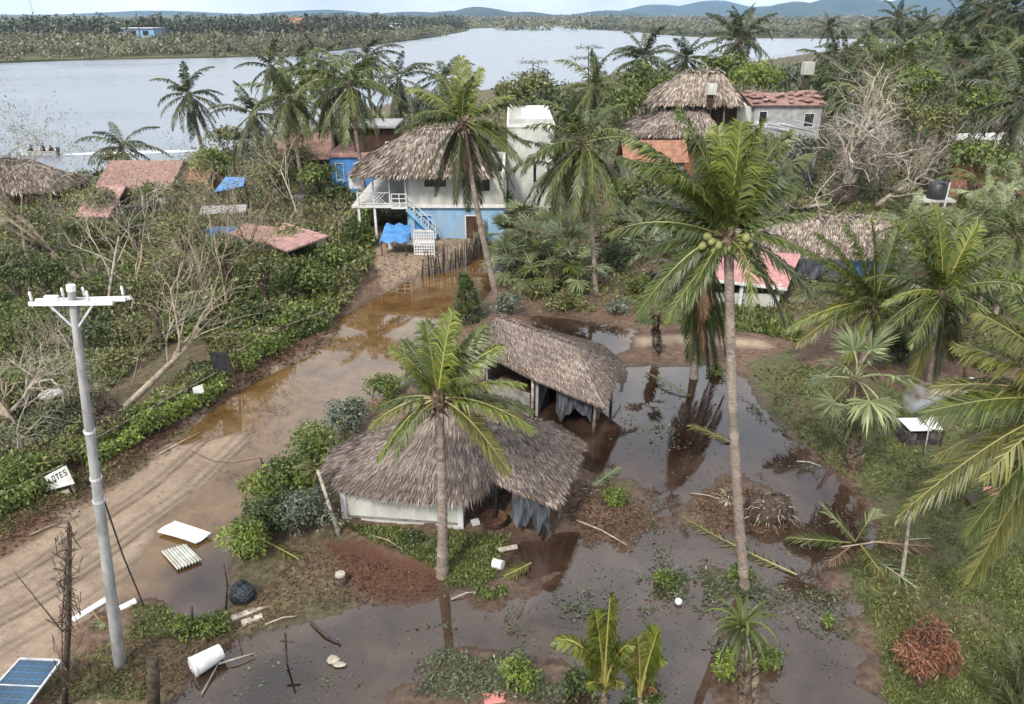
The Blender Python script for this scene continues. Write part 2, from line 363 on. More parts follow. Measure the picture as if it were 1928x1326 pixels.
def height(x, y, fine=True):
    x = np.asarray(x, float); y = np.asarray(y, float)
    big = fbm(x * .12, y * .12, 3, 3); mid = fbm(x * .5, y * .5, 5, 4); sm = fbm(x * 2.6, y * 2.6, 9, 3)
    w = np.full(x.shape, -9.0); near = (y < 70) & (np.abs(x) < 45)
    if near.any():
        xn, yn = x[near], y[near]
        wn_ = np.maximum.reduce([sdp(xn, yn, ROAD_WET) * 1.2 + .45] + [sdp(xn, yn, P) for P in (POND, FLOOD, HUT_POOL, BACK_POOL)])
        for P in ISLES: wn_ = np.minimum(wn_, -sdp(xn, yn, P) * .5)
        w[near] = wn_
    w = w + .50 * mid + .20 * sm + .25 * fbm(x * 1.2, y * 1.2, 15, 3)
    land = .26 + .12 * big + .07 * mid + .03 * sm
    h = np.where(w < 0, np.minimum(land, .012 + .13 * (-w)), np.maximum(-.30, -.012 - .13 * w)) + .014 * sm
    if near.any():
        rd = sdp(x, y, ROAD); k = np.clip(rd / .5 + .4, 0, 1)
        flat = .05 + .02 * mid + .012 * sm
        h = np.where((w < 0), h * (1 - k) + np.minimum(h, flat) * k, h)
        bd = np.clip(sdp(x, y, BANKDIRT) / .6 + .3, 0, 1); h = h + bd * (.18 + .16 * np.abs(sm) + .1 * mid)
    s = sdp(x, y, LAND); h = np.where(s < 3, np.minimum(h, s * .12 - .12), h)
    return np.maximum(h, -2.0)
def gz(x, y): return float(height(np.array([x]), np.array([y]))[0])

# fan of rows that widen with distance
rows = [7.5]
while rows[-1] < 430: rows.append(rows[-1] * 1.0078)
rows = np.array(rows); NC = 470
u = np.linspace(-1, 1, NC); u = np.sign(u) * np.abs(u) ** 1.06
XX = u[None, :] * (rows[:, None] * .92 + 9.0); YY = rows[:, None] * np.ones(NC)[None, :]
HH = height(XX.ravel(), YY.ravel()).reshape(XX.shape)
nr = len(rows)
idx = np.arange(nr * NC).reshape(nr, NC)
Q = np.stack([idx[:-1, :-1], idx[:-1, 1:], idx[1:, 1:], idx[1:, :-1]], -1).reshape(-1, 4)
Q = Q[(HH.ravel()[Q] > -1.4).any(1)]
g = MB(); g.add(np.stack([XX, YY, HH], -1).reshape(-1, 3), Q)
t = NT('wet_mud_and_sand'); tc = t.n("ShaderNodeTexCoord"); vec = tc.outputs['Object']
n1 = t.noise(.9, 8, .62, vec); n2 = t.noise(4.5, 8, .68, vec); n3 = t.noise(22, 5, .65, vec)
col = t.mix(t.ramp(n2, .36, .66), (.058, .034, .022), (.175, .118, .082)); col = t.mix(t.ramp(n1, .45, .66, 0, .6), col, (.10, .056, .035))
sandc = t.mix(t.ramp(n2, .3, .7), (.235, .175, .122), (.36, .275, .20)); sandc = t.mix(t.ramp(n1, .5, .62, 0, .5), sandc, (.19, .135, .085))
vor = t.n("ShaderNodeTexVoronoi"); vor.inputs['Scale'].default_value = 9; t.l(vec, vor.inputs['Vector'])
grassc = t.mix(t.ramp(n2, .35, .65), (.034, .044, .016), (.105, .112, .042)); grassc = t.mix(t.ramp(n1, .48, .62, 0, .6), grassc, (.10, .07, .045))
col = t.mix(t.attr('grass'), col, grassc)
col = t.mix(t.attr('sand'), col, sandc)
rut = t.math('MULTIPLY', t.attr('rut'), t.ramp(t.noise(1.7, 4, .6, vec), .25, .45)); col = t.mix(t.math('MULTIPLY', rut, .9), col, (.085, .054, .034))
col = t.mix(t.math('MULTIPLY', t.attr('red'), t.ramp(n2, .3, .5, .4, 1)), col, (.075, .031, .018))
col = t.scale(col, t.ramp(n3, .25, .75, .72, 1.3))
col = t.mix(t.attr('wet'), col, t.scale(col, .5))
ro = t.ramp(t.attr('wet'), 0, 1, .9, .45)
bm = t.bump(t.math('ADD', t.math('MULTIPLY', n3, .5), n2), .55, .07)
GROUND_MAT = t.end(t.bsdf(col, ro, .35, bm))
me = mesh('ground', g, GROUND_MAT, True)
xf, yf, hf = XX.ravel(), YY.ravel(), HH.ravel()
def fattr(name, v):
    a = me.attributes.new(name, 'FLOAT', 'POINT'); a.data.foreach_set("value", np.clip(v, 0, 1).astype(np.float32))
nz = fbm(xf * .7, yf * .7, 21, 4)
gr = np.maximum.reduce([sdp(xf, yf, P) for P in GRASS]); gfar = np.clip((yf - 45) / 20, 0, .8) * (hf > .05)
gleft = ((xf < -yf * .28) & (sdp(xf, yf, ROAD) < -1) & (sdp(xf, yf, BANKDIRT) < 0)) * .55
fattr('grass', np.maximum.reduce([np.clip(gr * 2.0 + .25 + .45 * nz, 0, 1), gfar * (.7 + nz), gleft * (.8 + nz)]))
rd = sdp(xf, yf, ROAD)
fattr('sand', np.maximum.reduce([np.clip(rd * 1.6 + .25 + .5 * nz, 0, 1), np.clip(sdp(xf, yf, SAND) * 2 + .4 + .5 * nz, 0, 1), np.clip(sdp(xf, yf, CAMPTRK) + .3 + nz, 0, .7)]))
fattr('red', np.clip(sdp(xf, yf, REDMUD) * 2 + .4 + .5 * nz, 0, 1) + np.clip(sdp(xf, yf, BANKDIRT) * 3 + .3, 0, .55) * (fbm(xf * 1.3, yf * 1.3, 4) > -.15))
fattr('wet', 1 - (hf - .0) / (.10 + .06 * nz))
# wheel ruts run along the road: distance from the left edge of the road line
EDGE = Gs([(-500, 1290), (0, 1052), (230, 905), (400, 762), (480, 712), (600, 655)])
dl = np.full(xf.shape, 1e9)
for k in range(len(EDGE) - 1):
    a, b = EDGE[k], EDGE[k + 1]; e = b - a; tt = np.clip(((xf - a[0]) * e[0] + (yf - a[1]) * e[1]) / (e @ e), 0, 1)
    dl = np.minimum(dl, np.hypot(xf - a[0] - tt * e[0], yf - a[1] - tt * e[1]))
dl = dl + .12 * fbm(xf * .25, yf * .25, 31, 3)
rut_ = sum(np.exp(-((dl - c) / .085) ** 2) * a for c, a in ((1.15, .7), (1.45, 1), (2.35, .5), (2.75, .8), (3.05, 1), (3.9, .6), (4.2, .5)))
fattr('rut', rut_ * (rd > 0))
co = np.stack([xf, yf, hf - .035 * np.clip(rut_, 0, 1.2) * (rd > .3) * (hf > .0)], 1); me.vertices.foreach_set('co', co.astype(np.float32).ravel()); me.update()
ground = link('ground', me); ground['kind'] = 'structure'
ground['label'] = 'muddy flooded ground with sand track, debris and patchy grass'

# the flood: one level sheet, coloured by how deep it is and by the silt of the road
yy = np.array([7.5 * 1.012 ** k for k in range(190)]); yy = yy[yy < 56]; nc = 200
WX = np.linspace(-1, 1, nc)[None, :] * (yy[:, None] * .62 + 8.0); WY = yy[:, None] * np.ones(nc)[None, :]
iw = np.arange(len(yy) * nc).reshape(len(yy), nc); QW = np.stack([iw[:-1, :-1], iw[:-1, 1:], iw[1:, 1:], iw[1:, :-1]], -1).reshape(-1, 4)
wx, wy = WX.ravel(), WY.ravel(); dep = -height(wx, wy)
QW = QW[(dep[QW] > -.035).any(1)]
wmb = MB(); wmb.add(np.stack([wx, wy, np.zeros_like(wx)], 1), QW)
t = NT('flood_water'); tc = t.n("ShaderNodeTexCoord"); vec = tc.outputs['Object']
silt = t.attr('silt'); dpt = t.attr('depth')
nn = t.noise(.8, 6, .6, vec, .6); nf = t.noise(6, 6, .7, vec)
deep = t.mix(t.ramp(nn, .35, .65), (.008, .004, .0025), (.020, .010, .007)); shal = t.mix(t.ramp(nn, .35, .65), (.030, .017, .011), (.064, .040, .027))
c = t.mix(t.ramp(dpt, 0, .65), shal, deep)
siltc = t.mix(t.ramp(t.math('ADD', t.math('MULTIPLY', nn, .7), t.math('MULTIPLY', nf, .3)), .36, .62), (.062, .032, .009), (.145, .086, .036))
c = t.mix(silt, c, siltc)
scum = t.math('MULTIPLY', t.math('MULTIPLY', t.ramp(t.noise(16, 4, .75, vec), .60, .66), t.ramp(t.noise(.55, 5, .65, vec, .8), .46, .58)), t.ramp(silt, 0, .6, 1, .15)); c = t.mix(t.math('MULTIPLY', scum, .5), c, (.10, .105, .065))
nb = t.bump(t.math('ADD', t.noise(1.3, 3, .5, vec), t.math('MULTIPLY', t.noise(5, 2, .5, vec), .15)), .06, .03)
W_MAT = t.end(t.bsdf(c, t.ramp(scum, 0, 1, .03, .5), .85, nb, ior=1.45))
me = mesh('flood_water', wmb, W_MAT, True)
fattr('depth', dep / .30); fattr('silt', np.clip(sdp(wx, wy, ROAD) * .8 + .75, 0, 1) + np.clip(sdp(wx, wy, SAND) * 1.0 + .9, 0, .7))
wo = link('flood_water', me); wo['kind'] = 'structure'; wo['label'] = 'still brown flood water over the road and yards'

# the river and the land beyond it
t = NT('river_water'); tc = t.n("ShaderNodeTexCoord"); mp = t.n("ShaderNodeMapping"); mp.inputs['Scale'].default_value = (.35, 1, 1); t.l(tc.outputs['Object'], mp.inputs[0])
nw = t.noise(.9, 6, .6, mp.outputs[0]); nbig = t.noise(.035, 4, .55, mp.outputs[0])
c = t.mix(t.ramp(nbig, .35, .65), (.10, .125, .15), (.18, .21, .24))
RIV = t.end(t.bsdf(c, t.ramp(nbig, .3, .7, .22, .40), .36, t.bump(nw, .35, .25)))
r = MB(); r.poly([(-4000, 60, -.35), (4000, 60, -.35), (4000, 4000, -.35), (-4000, 4000, -.35)])
o = solo('river', r, RIV, kind='structure'); o['label'] = 'wide pale grey river behind the village'

LEFTBANK = Gs([(-900, 125), (0, 117), (180, 111), (420, 107), (560, 102), (640, 93), (700, 84), (790, 73), (850, 63), (880, 58), (880, 54), (1000, 48.5), (1085, 44.5)], 0)
LB = np.vstack([LEFTBANK, [[200, 3000], [-4000, 3000], [-4000, LEFTBANK[0][1]]]])
RIGHTBANK = Gs([(1090, 47), (1086, 50), (1120, 55), (1200, 60), (1290, 68), (1400, 71), (1600, 72), (1900, 72)], 0)
RB = np.vstack([RIGHTBANK, [[3500, RIGHTBANK[-1][1]], [4000, 3000], [250, 3000]]])
farm = mat('far_bank_ground', (.055, .06, .028), (.12, .11, .06), .05, .95, 0, None, .1)
for P in (LB, RB):
    b = MB(); n = len(P); V = np.column_stack([P, np.full(n, .25)]); V2 = np.column_stack([P, np.full(n, -1.0)])
    k = np.arange(n)
    import mathutils.geometry as mg
    from mathutils import Vector
    tri = mg.tessellate_polygon([[Vector((p[0], p[1], 0)) for p in P]])
    b.add(np.vstack([V, V2]), [np.array(tri), np.stack([k, (k + 1) % n, n + (k + 1) % n, n + k], 1)])
    o = solo('far_bank', b, farm, kind='structure'); o['label'] = 'low green far bank of the river'
b = MB(); b.poly([(-8000, 2950, .3), (8000, 2950, .3), (8000, 9500, .3), (-8000, 9500, .3)])
o = solo('plain', b, farm, kind='structure'); o['label'] = 'flat green plain reaching to the hills'

# hills: gaussian ridges on a grid, forest green, blued by the haze
hx = np.linspace(-6500, 6500, 260); hy = np.linspace(4200, 8600, 60); HX, HY = np.meshgrid(hx, hy)
hz_ = np.zeros_like(HX)
def bumpg(px, D, top, wx_, wy_, k=1.0):
    global hz_
    x0 = (px - 964) / FPX * D * CP * 1.0; z0 = CAMZ + (25 - top) / FPX * D * 1.05
    hz_ = np.maximum(hz_, z0 * np.exp(-((HX - x0) / wx_) ** 2 - ((HY - D) / wy_) ** 2))
for a in ((905, 4800, 14, 210, 300), (850, 5000, 20, 180, 300), (990, 4900, 21, 180, 300), (1150, 5000, 19, 250, 300), (1250, 7300, 11, 420, 500), (1340, 7600, 5, 480, 500), (1440, 7400, 12, 450, 500),
          (1500, 5400, 7, 260, 400), (1600, 5600, -1, 420, 400), (1750, 5600, -4, 500, 400), (1900, 5600, 3, 500, 400), (2150, 5800, -4, 700, 400), (780, 5600, 21, 300, 400), (600, 6500, 19, 500, 500), (300, 7000, 20, 700, 500)):
    bumpg(*a)
hz_ = hz_ * (1 + .20 * fbm(HX * .0035, HY * .0035, 8, 5)) - 6
ih = np.arange(HX.size).reshape(HX.shape); QH = np.stack([ih[:-1, :-1], ih[:-1, 1:], ih[1:, 1:], ih[1:, :-1]], -1).reshape(-1, 4)
b = MB(); b.add(np.stack([HX, HY, hz_], -1).reshape(-1, 3), QH)
hill_m = mat('forested_hill', (.016, .028, .016), (.045, .06, .03), .004, .95, 0, None, .1)
o = solo('hills', b, hill_m, kind='structure', smooth=True); o['label'] = 'low blue hills on the horizon'

# air: one even box of thin haze round the camera and everything else
b = MB(); b.box((0, 4400, 150), (13600, 9800, 340))
hm = bpy.data.materials.new('haze'); hm.use_nodes = True; hm.node_tree.nodes.clear()
ho = hm.node_tree.nodes.new("ShaderNodeOutputMaterial"); hv = hm.node_tree.nodes.new("ShaderNodeVolumePrincipled")
hv.inputs['Color'].default_value = (.44, .68, 1.0, 1); hv.inputs['Density'].default_value = .000095; hv.inputs['Anisotropy'].default_value = .2
hm.node_tree.links.new(hv.outputs[0], ho.inputs['Volume'])
HAZE = True
if HAZE: solo('haze', b, hm, kind='stuff')
# ---------------------------------------------------------------- plant builders
Z3 = np.array([0, 0, 1.0])
def frond_geo(mb, C, s, npair, Ll, Wl, hang, rng, r0=.035, rag=.1, fold=.2, t0=.13):
    """C: curve points of the midrib, s: sideways vector."""
    C = np.asarray(C, float); m = len(C)
    seg = np.linalg.norm(np.diff(C, axis=0), axis=1); cum = np.concatenate([[0], np.cumsum(seg)]); cum /= cum[-1]
    rr = r0 * (1 - .85 * np.linspace(0, 1, m)); mb.tube(C, rr, 4, .5, 1.0, cap=False)
    ti = np.linspace(t0, .985, npair)
    def at(tq): return np.stack([np.interp(tq, cum, C[:, k]) for k in range(3)], 1)
    for sg in (-1, 1):
        tq = np.clip(ti + rng.normal(0, .35 / npair, npair), .05, .99); keep = rng.random(npair) > rag
        tq = tq[keep]; k = len(tq)
        P = at(tq); T = nrm(at(np.minimum(tq + .02, 1)) - at(np.maximum(tq - .02, 0)))
        N = nrm(np.cross(T, np.broadcast_to(s, T.shape))); N = np.where(N[:, 2:3] < 0, -N, N)
        Lq = Ll * (.45 + .62 * np.sin(math.pi * np.clip(tq * .82 + .12, 0, 1))) * np.where(tq > .85, 1 - (tq - .85) * 3.2, 1) * (1 + rng.normal(0, .10, k))
        A = (.48 + .36 * (1 - tq))[:, None] + rng.normal(0, .09, (k, 1))
        S_ = np.broadcast_to(s, T.shape)
        d0 = nrm(sg * S_ * A + T * (1.1 - .55 * A) + N * (fold + rng.normal(0, .08, (k, 1))))
        Lc = Lq[:, None]; hk = hang * (1 + rng.normal(0, .25, (k, 1)))
        mid = P + nrm(d0 - Z3 * hk * .30) * Lc * .5
        tip = mid + nrm(d0 - Z3 * hk * 1.15) * Lc * .5
        w = T * (Wl * (.8 + .4 * rng.random((k, 1)))) * .5
        V = np.stack([P - w * .6, P + w * .6, mid + w, mid - w, tip], 1).reshape(-1, 3)
        b = np.arange(k)[:, None] * 5
        va = np.repeat(np.clip(.5 + rng.normal(0, .17, k) + .18 * (tq - .5), 0, 1), 5)
        mb.add(V, [b + np.array([[0, 1, 2, 3]]), b + np.array([[3, 2, 4]])], va)
def arc_curve(e0, bend, Lf, n=11, pw=1.25, az=0.0, wob=0.0):
    tq = (np.arange(n - 1) + .5) / (n - 1); e = np.radians(e0 - bend * tq ** pw); a = az + wob * tq
    d = np.stack([np.cos(e) * np.cos(a), np.cos(e) * np.sin(a), np.sin(e)], 1) * Lf / (n - 1)
    return np.vstack([[0, 0, 0], np.cumsum(d, 0)])
CLS = [(82, 45), (66, 70), (46, 78), (24, 78), (2, 62), (-28, 42), (-58, 24), (-78, 8)]
FR = {}
def frond_lib(matkey):
    if matkey in FR: return FR[matkey]
    lib = []
    for ci, (e0, bend) in enumerate(CLS):
        v = []
        for k in range(3):
            rng = rng_(100 + ci * 10 + k); mb = MB()
            C = arc_curve(e0 + rng.normal(0, 5), bend * rng.uniform(.75, 1.25), 3.3, wob=rng.normal(0, .25))
            frond_geo(mb, C, np.array([0, 1, 0.]), 44, .63, .088, 1.0 + .25 * (ci > 2), rng, rag=.06 if ci < 6 else .25)
            v.append(mesh('frond', mb, M[matkey]))
        lib.append(v)
    FR[matkey] = lib; return lib

def trunk_part(root, base, top, r0, r1, matkey='palm_bark', bow=(0, 0), swell=1.7, n=9, segs=26, name='trunk', ring=.05, seed=0):
    base = np.asarray(base, float).copy(); base[2] -= .25; top = np.asarray(top, float)
    tq = np.linspace(0, 1, segs * 2); P = base + (top - base) * tq[:, None]
    P[:, 0] += bow[0] * np.sin(math.pi * tq); P[:, 1] += bow[1] * np.sin(math.pi * tq)
    R = r0 + (r1 - r0) * tq + r0 * (swell - 1) * np.exp(-tq * 11)
    R = R * (1 + ring * np.where(np.arange(len(tq)) % 2 == 0, 1, -1)) * (1 + .04 * rng_(seed).normal(size=len(tq)))
    mb = MB(); mb.tube(P, R, n, np.clip(.5 + .15 * rng_(seed + 1).normal(size=len(tq)), 0, 1)); return part(name, mb, M[matkey], root, True)

def add_fronds(root, top, scale, n, rng, matkey, emin=-60, emax=84, tilt=(0, 0), az0=None, weights=None):
    lib = frond_lib(matkey); loc = np.asarray(top) - np.array(root.location)
    ga = 2.39996; a0 = rng.uniform(0, 6.28) if az0 is None else az0
    for i in range(n):
        e = emax + (emin - emax) * (i / max(1, n - 1)) ** .85 + rng.normal(0, 6)
        ci = int(np.argmin([abs(e - c[0]) for c in CLS])); me = lib[ci][rng.integers(3)]
        o = link('frond', me, root, loc + np.array([0, 0, .03 * (n - i) / n]))
        s = scale / 3.3 * rng.uniform(.84, 1.1) * (.8 if ci == 0 else 1)
        o.scale = (s, s, s); o.rotation_euler = (rng.normal(0, .12) + tilt[0], rng.normal(0, .08) + tilt[1], a0 + i * ga + rng.normal(0, .25))
def crown_fibre(root, top, r, seed=0, matkey='boot_bark'):
    rng = rng_(seed); mb = MB(); n = 46
    a = rng.uniform(0, 6.28, n); P = np.asarray(top) + np.stack([np.cos(a) * r * .5, np.sin(a) * r * .5, rng.uniform(-.35, .1, n)], 1)
    D = nrm(np.stack([np.cos(a), np.sin(a), rng.uniform(-1.6, 1.2, n)], 1)); S = nrm(np.cross(D, Z3))
    mb.leaves(P, D, S, rng.uniform(.25, .6, n) * r / .16, .09 * r / .16, rng.random(n))
    mb.ball(np.asarray(top) + np.array([0, 0, -.05]), r * 1.25, 8, 6, .4, (1, 1, 1.7))
    part('crown_fibre', mb, M[matkey], root)
def palm(label, crown, D=None, base=None, fr=3.2, n=20, matkey='frond', r=.13, seed=0, name='coconut_palm', group=None, dy=0.0, emin=-60, bow=(0, 0), spec=None, trunk='palm_bark', rach=.04, t0=.13, lean=0.0, emax=84, tilt=(0, 0), fibre=True, dead=0, swell=1.7):
    rng = rng_(seed * 7 + 13)
    if base is not None:
        B = G(*base); B[2] = gz(B[0], B[1]); top = PT(crown[0], crown[1], B[1] + dy)
    else:
        top = PT(crown[0], crown[1], D); B = np.array([top[0] + lean, D - dy, 0.0]); B[2] = gz(B[0], B[1])
    root = thing(name, label, 'palm', B, group)
    trunk_part(root, B, top, r, r * .78, trunk, bow, swell, seed=seed)
    if fibre: crown_fibre(root, top, r * 1.1, seed)
    if spec:
        for i, f in enumerate(spec):
            px, py, dyt = f[0], f[1], f[2]; lift = f[3] if len(f) > 3 else .22; mk_ = f[4] if len(f) > 4 else matkey
            tip = PT(px, py, top[1] + dyt); v = tip - top; Lf = np.linalg.norm(v)
            hv = v.copy(); hv[2] = 0; hl = np.linalg.norm(hv)
            P1 = top + v * .5 + Z3 * lift * Lf + (v * np.array([1, 1, 0]) * -.12)
            tq = np.linspace(0, 1, 14)[:, None]; C = (1 - tq) ** 2 * top + 2 * tq * (1 - tq) * P1 + tq ** 2 * tip
            azv = hv / hl if hl > .25 else np.array([math.cos(i * 2.4), math.sin(i * 2.4), 0]); s = np.array([-azv[1], azv[0], 0])
            s = nrm(s + Z3 * rng.normal(0, .22) + azv * rng.normal(0, .1))
            mb = MB(); dry = mk_ == 'frond_dry'
            frond_geo(mb, C, s, int(52 + Lf * 18), min(.84, .225 * Lf + .10), .060, 1.15 if dry else .8, rng, t0=t0, r0=rach, rag=.3 if dry else .05)
            part('frond', mb, M[mk_], root)
    if n: add_fronds(root, top, fr, n, rng, matkey, emin, emax, tilt)
    if dead: add_fronds(root, top - Z3 * .15, fr * .8, dead, rng, 'frond_dry', -85, -62)
    return root, B, top

FAN = {}
def fan_lib(matkey):
    if matkey in FAN: return FAN[matkey]
    v = []
    for k in range(5):
        rng = rng_(700 + k); mb = MB(); pet = arc_curve(0, 35, .85, 7); mb.tube(pet, .018, 4, .5, 1.0, cap=False)
        c = pet[-1]; T = nrm(pet[-1] - pet[-2]); s = np.array([0, 1, 0.]); nn = 30
        th = np.linspace(-1.9, 1.9, nn) + rng.normal(0, .05, nn); N = nrm(np.cross(T, s)); N = N if N[2] > 0 else -N
        d = nrm(np.cos(th)[:, None] * T + np.sin(th)[:, None] * s + N * (.15 + rng.normal(0, .08, (nn, 1))))
        Lq = (.78 * (1 - .12 * np.abs(th)) * (1 + rng.normal(0, .08, nn)))[:, None]
        w = nrm(np.cross(d, np.broadcast_to(N, d.shape))) * .035; hk = rng.uniform(.25, .8, (nn, 1))
        P = c + np.zeros((nn, 3)); mid = c + d * Lq * .55 - Z3 * .04; tip = c + d * Lq * .92 - Z3 * Lq * hk * .55
        V = np.stack([P - w * .2, P + w * .2, mid + w, mid - w, tip], 1).reshape(-1, 3); b = np.arange(nn)[:, None] * 5
        mb.add(V, [b + np.array([[0, 1, 2, 3]]), b + np.array([[3, 2, 4]])], np.repeat(np.clip(.5 + rng.normal(0, .2, nn), 0, 1), 5))
        v.append(mesh('fan_leaf', mb, M[matkey]))
    FAN[matkey] = v; return v
def fan_palm(label, crown, D=None, base=None, n=16, sc=1.0, matkey='frond_pale', seed=0, r=.14, emin=-55, name='fan_palm', group=None, trunk='boot_bark', boots=True, wind=0.0):
    rng = rng_(seed + 901)
    if base is not None: B = G(*base); top = PT(crown[0], crown[1], B[1])
    else: top = PT(crown[0], crown[1], D); B = np.array([top[0], D, 0])
    B[2] = gz(B[0], B[1]); root = thing(name, label, 'palm', B, group); trunk_part(root, B, top, r, r * .85, trunk, segs=10, seed=seed, ring=.1, swell=1.15)
    if boots:
        h = np.linalg.norm(top - B); k = int(30 + h * 34); tq = rng.random(k); a = rng.uniform(0, 6.28, k)
        P = B + (top - B) * tq[:, None] + np.stack([np.cos(a), np.sin(a), 0 * a], 1) * r * .8
        Dv = nrm(np.stack([np.cos(a), np.sin(a), 1.2 + 0 * a], 1)); S = np.stack([-np.sin(a), np.cos(a), 0 * a], 1); mb = MB(); mb.leaves(P, Dv, S, .30, .14, rng.random(k)); part('leaf_base', mb, M['bare_brown' if seed % 2 else 'boot_bark'], root, kind='stuff')
    lib = fan_lib(matkey); loc = top - np.array(root.location)
    for i in range(n):
        e = 80 + (emin - 80) * (i / max(1, n - 1)) + rng.normal(0, 9)
        o = link('fan_leaf', lib[rng.integers(5)], root, loc); s = sc * rng.uniform(.8, 1.15); o.scale = (s, s, s)
        o.rotation_euler = (rng.normal(0, .2), -math.radians(e), i * 2.4 + rng.normal(0, .3) * (1 - wind))
    return root

def crown_mb(rng, c, r, n, size, clumps=14, droop=.15, fill=.85, mb=None, asp=.45):
    c = np.asarray(c, float); r = np.asarray(r, float); mb = mb or MB()
    d = nrm(rng.normal(size=(clumps, 3))); d[:, 2] = np.abs(d[:, 2]) * .9 - .25; cc = c + d * r * rng.uniform(.35, .8, (clumps, 1))
    cr = rng.uniform(.28, .5, clumps) * r.min() ** .6 * r.mean() ** .4; cv = rng.normal(0, .16, clumps)
    k = rng.integers(0, clumps, n); o = nrm(rng.normal(size=(n, 3))); o[:, 2] = np.where(rng.random(n) < .5, np.abs(o[:, 2]), o[:, 2])
    P = cc[k] + o * (cr[k] * (fill + (1 - fill) * rng.random(n)) * rng.uniform(.62, 1.28, n))[:, None]
    D = nrm(o * .5 + rng.normal(size=(n, 3)) * .65 - Z3 * droop); S = nrm(np.cross(D, o + rng.normal(size=(n, 3)) * .35))
    sz = size * rng.uniform(.6, 1.3, n); mb.leaves(P, D, S, sz, sz * asp, np.clip(.5 + cv[k] + rng.normal(0, .15, n), 0, 1), droop)
    return mb, cc
def shrub(label, px, r, n=900, size=.2, matkey='leaf', seed=0, name='shrub', cat='shrub', z0=.0, group=None, clumps=14, Y=None, droop=.15, asp=.45, stems=6):
    rng = rng_(seed + 300); B = G(*px); B[2] = gz(B[0], B[1]); r = np.array(r, float); root = thing(name, label, cat, B, group)
    c = B + Z3 * (r[2] * .52 + z0); mb, cc = crown_mb(rng, c, r, n, size, clumps, droop, asp=asp); part('foliage', mb, M[matkey], root)
    sb = MB()
    for i in range(min(stems, len(cc))): sb.tube([B - Z3 * .1, B * .4 + cc[i] * .6 + rng.normal(0, .05, 3), cc[i]], [.05, .035, .015], 5)
    part('stem', sb, M['bark_dark'], root); return root
def tree(label, px=None, top=None, D=None, r=(2, 2, 1.8), n=1500, size=.3, matkey='leaf', seed=0, name='broadleaf_tree', group=None, clumps=20, tr=.14, sink=.0, bark='bark_dark'):
    """top: pixel of the crown's middle at distance D."""
    rng = rng_(seed + 500); c = PT(top[0], top[1], D); r = np.array(r, float); B = np.array([c[0] + rng.normal(0, .3), D, 0.]); B[2] = gz(B[0], B[1])
    root = thing(name, label, 'tree', B, group); mb, cc = crown_mb(rng, c, r, n, size, clumps); part('crown', mb, M[matkey], root)
    tb = MB(); fork = B * .45 + c * .55 - Z3 * r[2] * .3; tb.tube([B - Z3 * .2, (B + fork) / 2 + rng.normal(0, .08, 3), fork], [tr * 1.3, tr, tr * .8], 7)
    for i in range(min(9, len(cc))): tb.tube([fork, (fork + cc[i]) / 2 + rng.normal(0, .15, 3), cc[i]], [tr * .6, tr * .35, tr * .12], 5)
    part('trunk', tb, M[bark], root); return root

def branches(rng, mb0, mb1, P, d, Ln, R, lvl, maxl, spread, up, nchild, out=None, tw=None, f0=.35, wob=1.0):
    m = 5 if lvl == 0 else 4; pts = [np.array(P)]; dd = np.array(d)
    for k in range(m):
        dd = nrm(dd + rng.normal(0, (.14 + .05 * lvl) * (wob if lvl == 0 else 1), 3) + Z3 * up * .12 * (wob if lvl == 0 else 1)); pts.append(pts[-1] + dd * Ln / m)
    pts = np.array(pts); R1 = R * .55 if lvl < maxl else R * .3
    (mb0 if lvl < 2 else mb1).tube(pts, np.linspace(R, R1, m + 1), 7 if lvl == 0 else (5 if lvl < 2 else 3), float(np.clip(.5 + rng.normal(0, .12), 0, 1)), cap=lvl < 2)
    if tw is not None and lvl >= maxl - 1: tw.append(pts[2:])
    if lvl >= maxl: return
    for j in range(nchild[min(lvl, len(nchild) - 1)]):
        f = rng.uniform(f0 if lvl == 0 else .35, 1.0) if j else 1.0; q = f * m; i = min(int(q), m - 1); p = pts[i] + (pts[i + 1] - pts[i]) * (q - i)
        ax = nrm(rng.normal(size=3)); side = nrm(np.cross(dd, ax)); nd = nrm(dd * (1 - .25 * spread) + side * spread * rng.uniform(.5, 1.2) + Z3 * up * .25)
        branches(rng, mb0, mb1, p, nd, Ln * rng.uniform(.5, .78), R * (1 - .35 * f) * rng.uniform(.5, .7), lvl + 1, maxl, spread, up, nchild, out, tw)
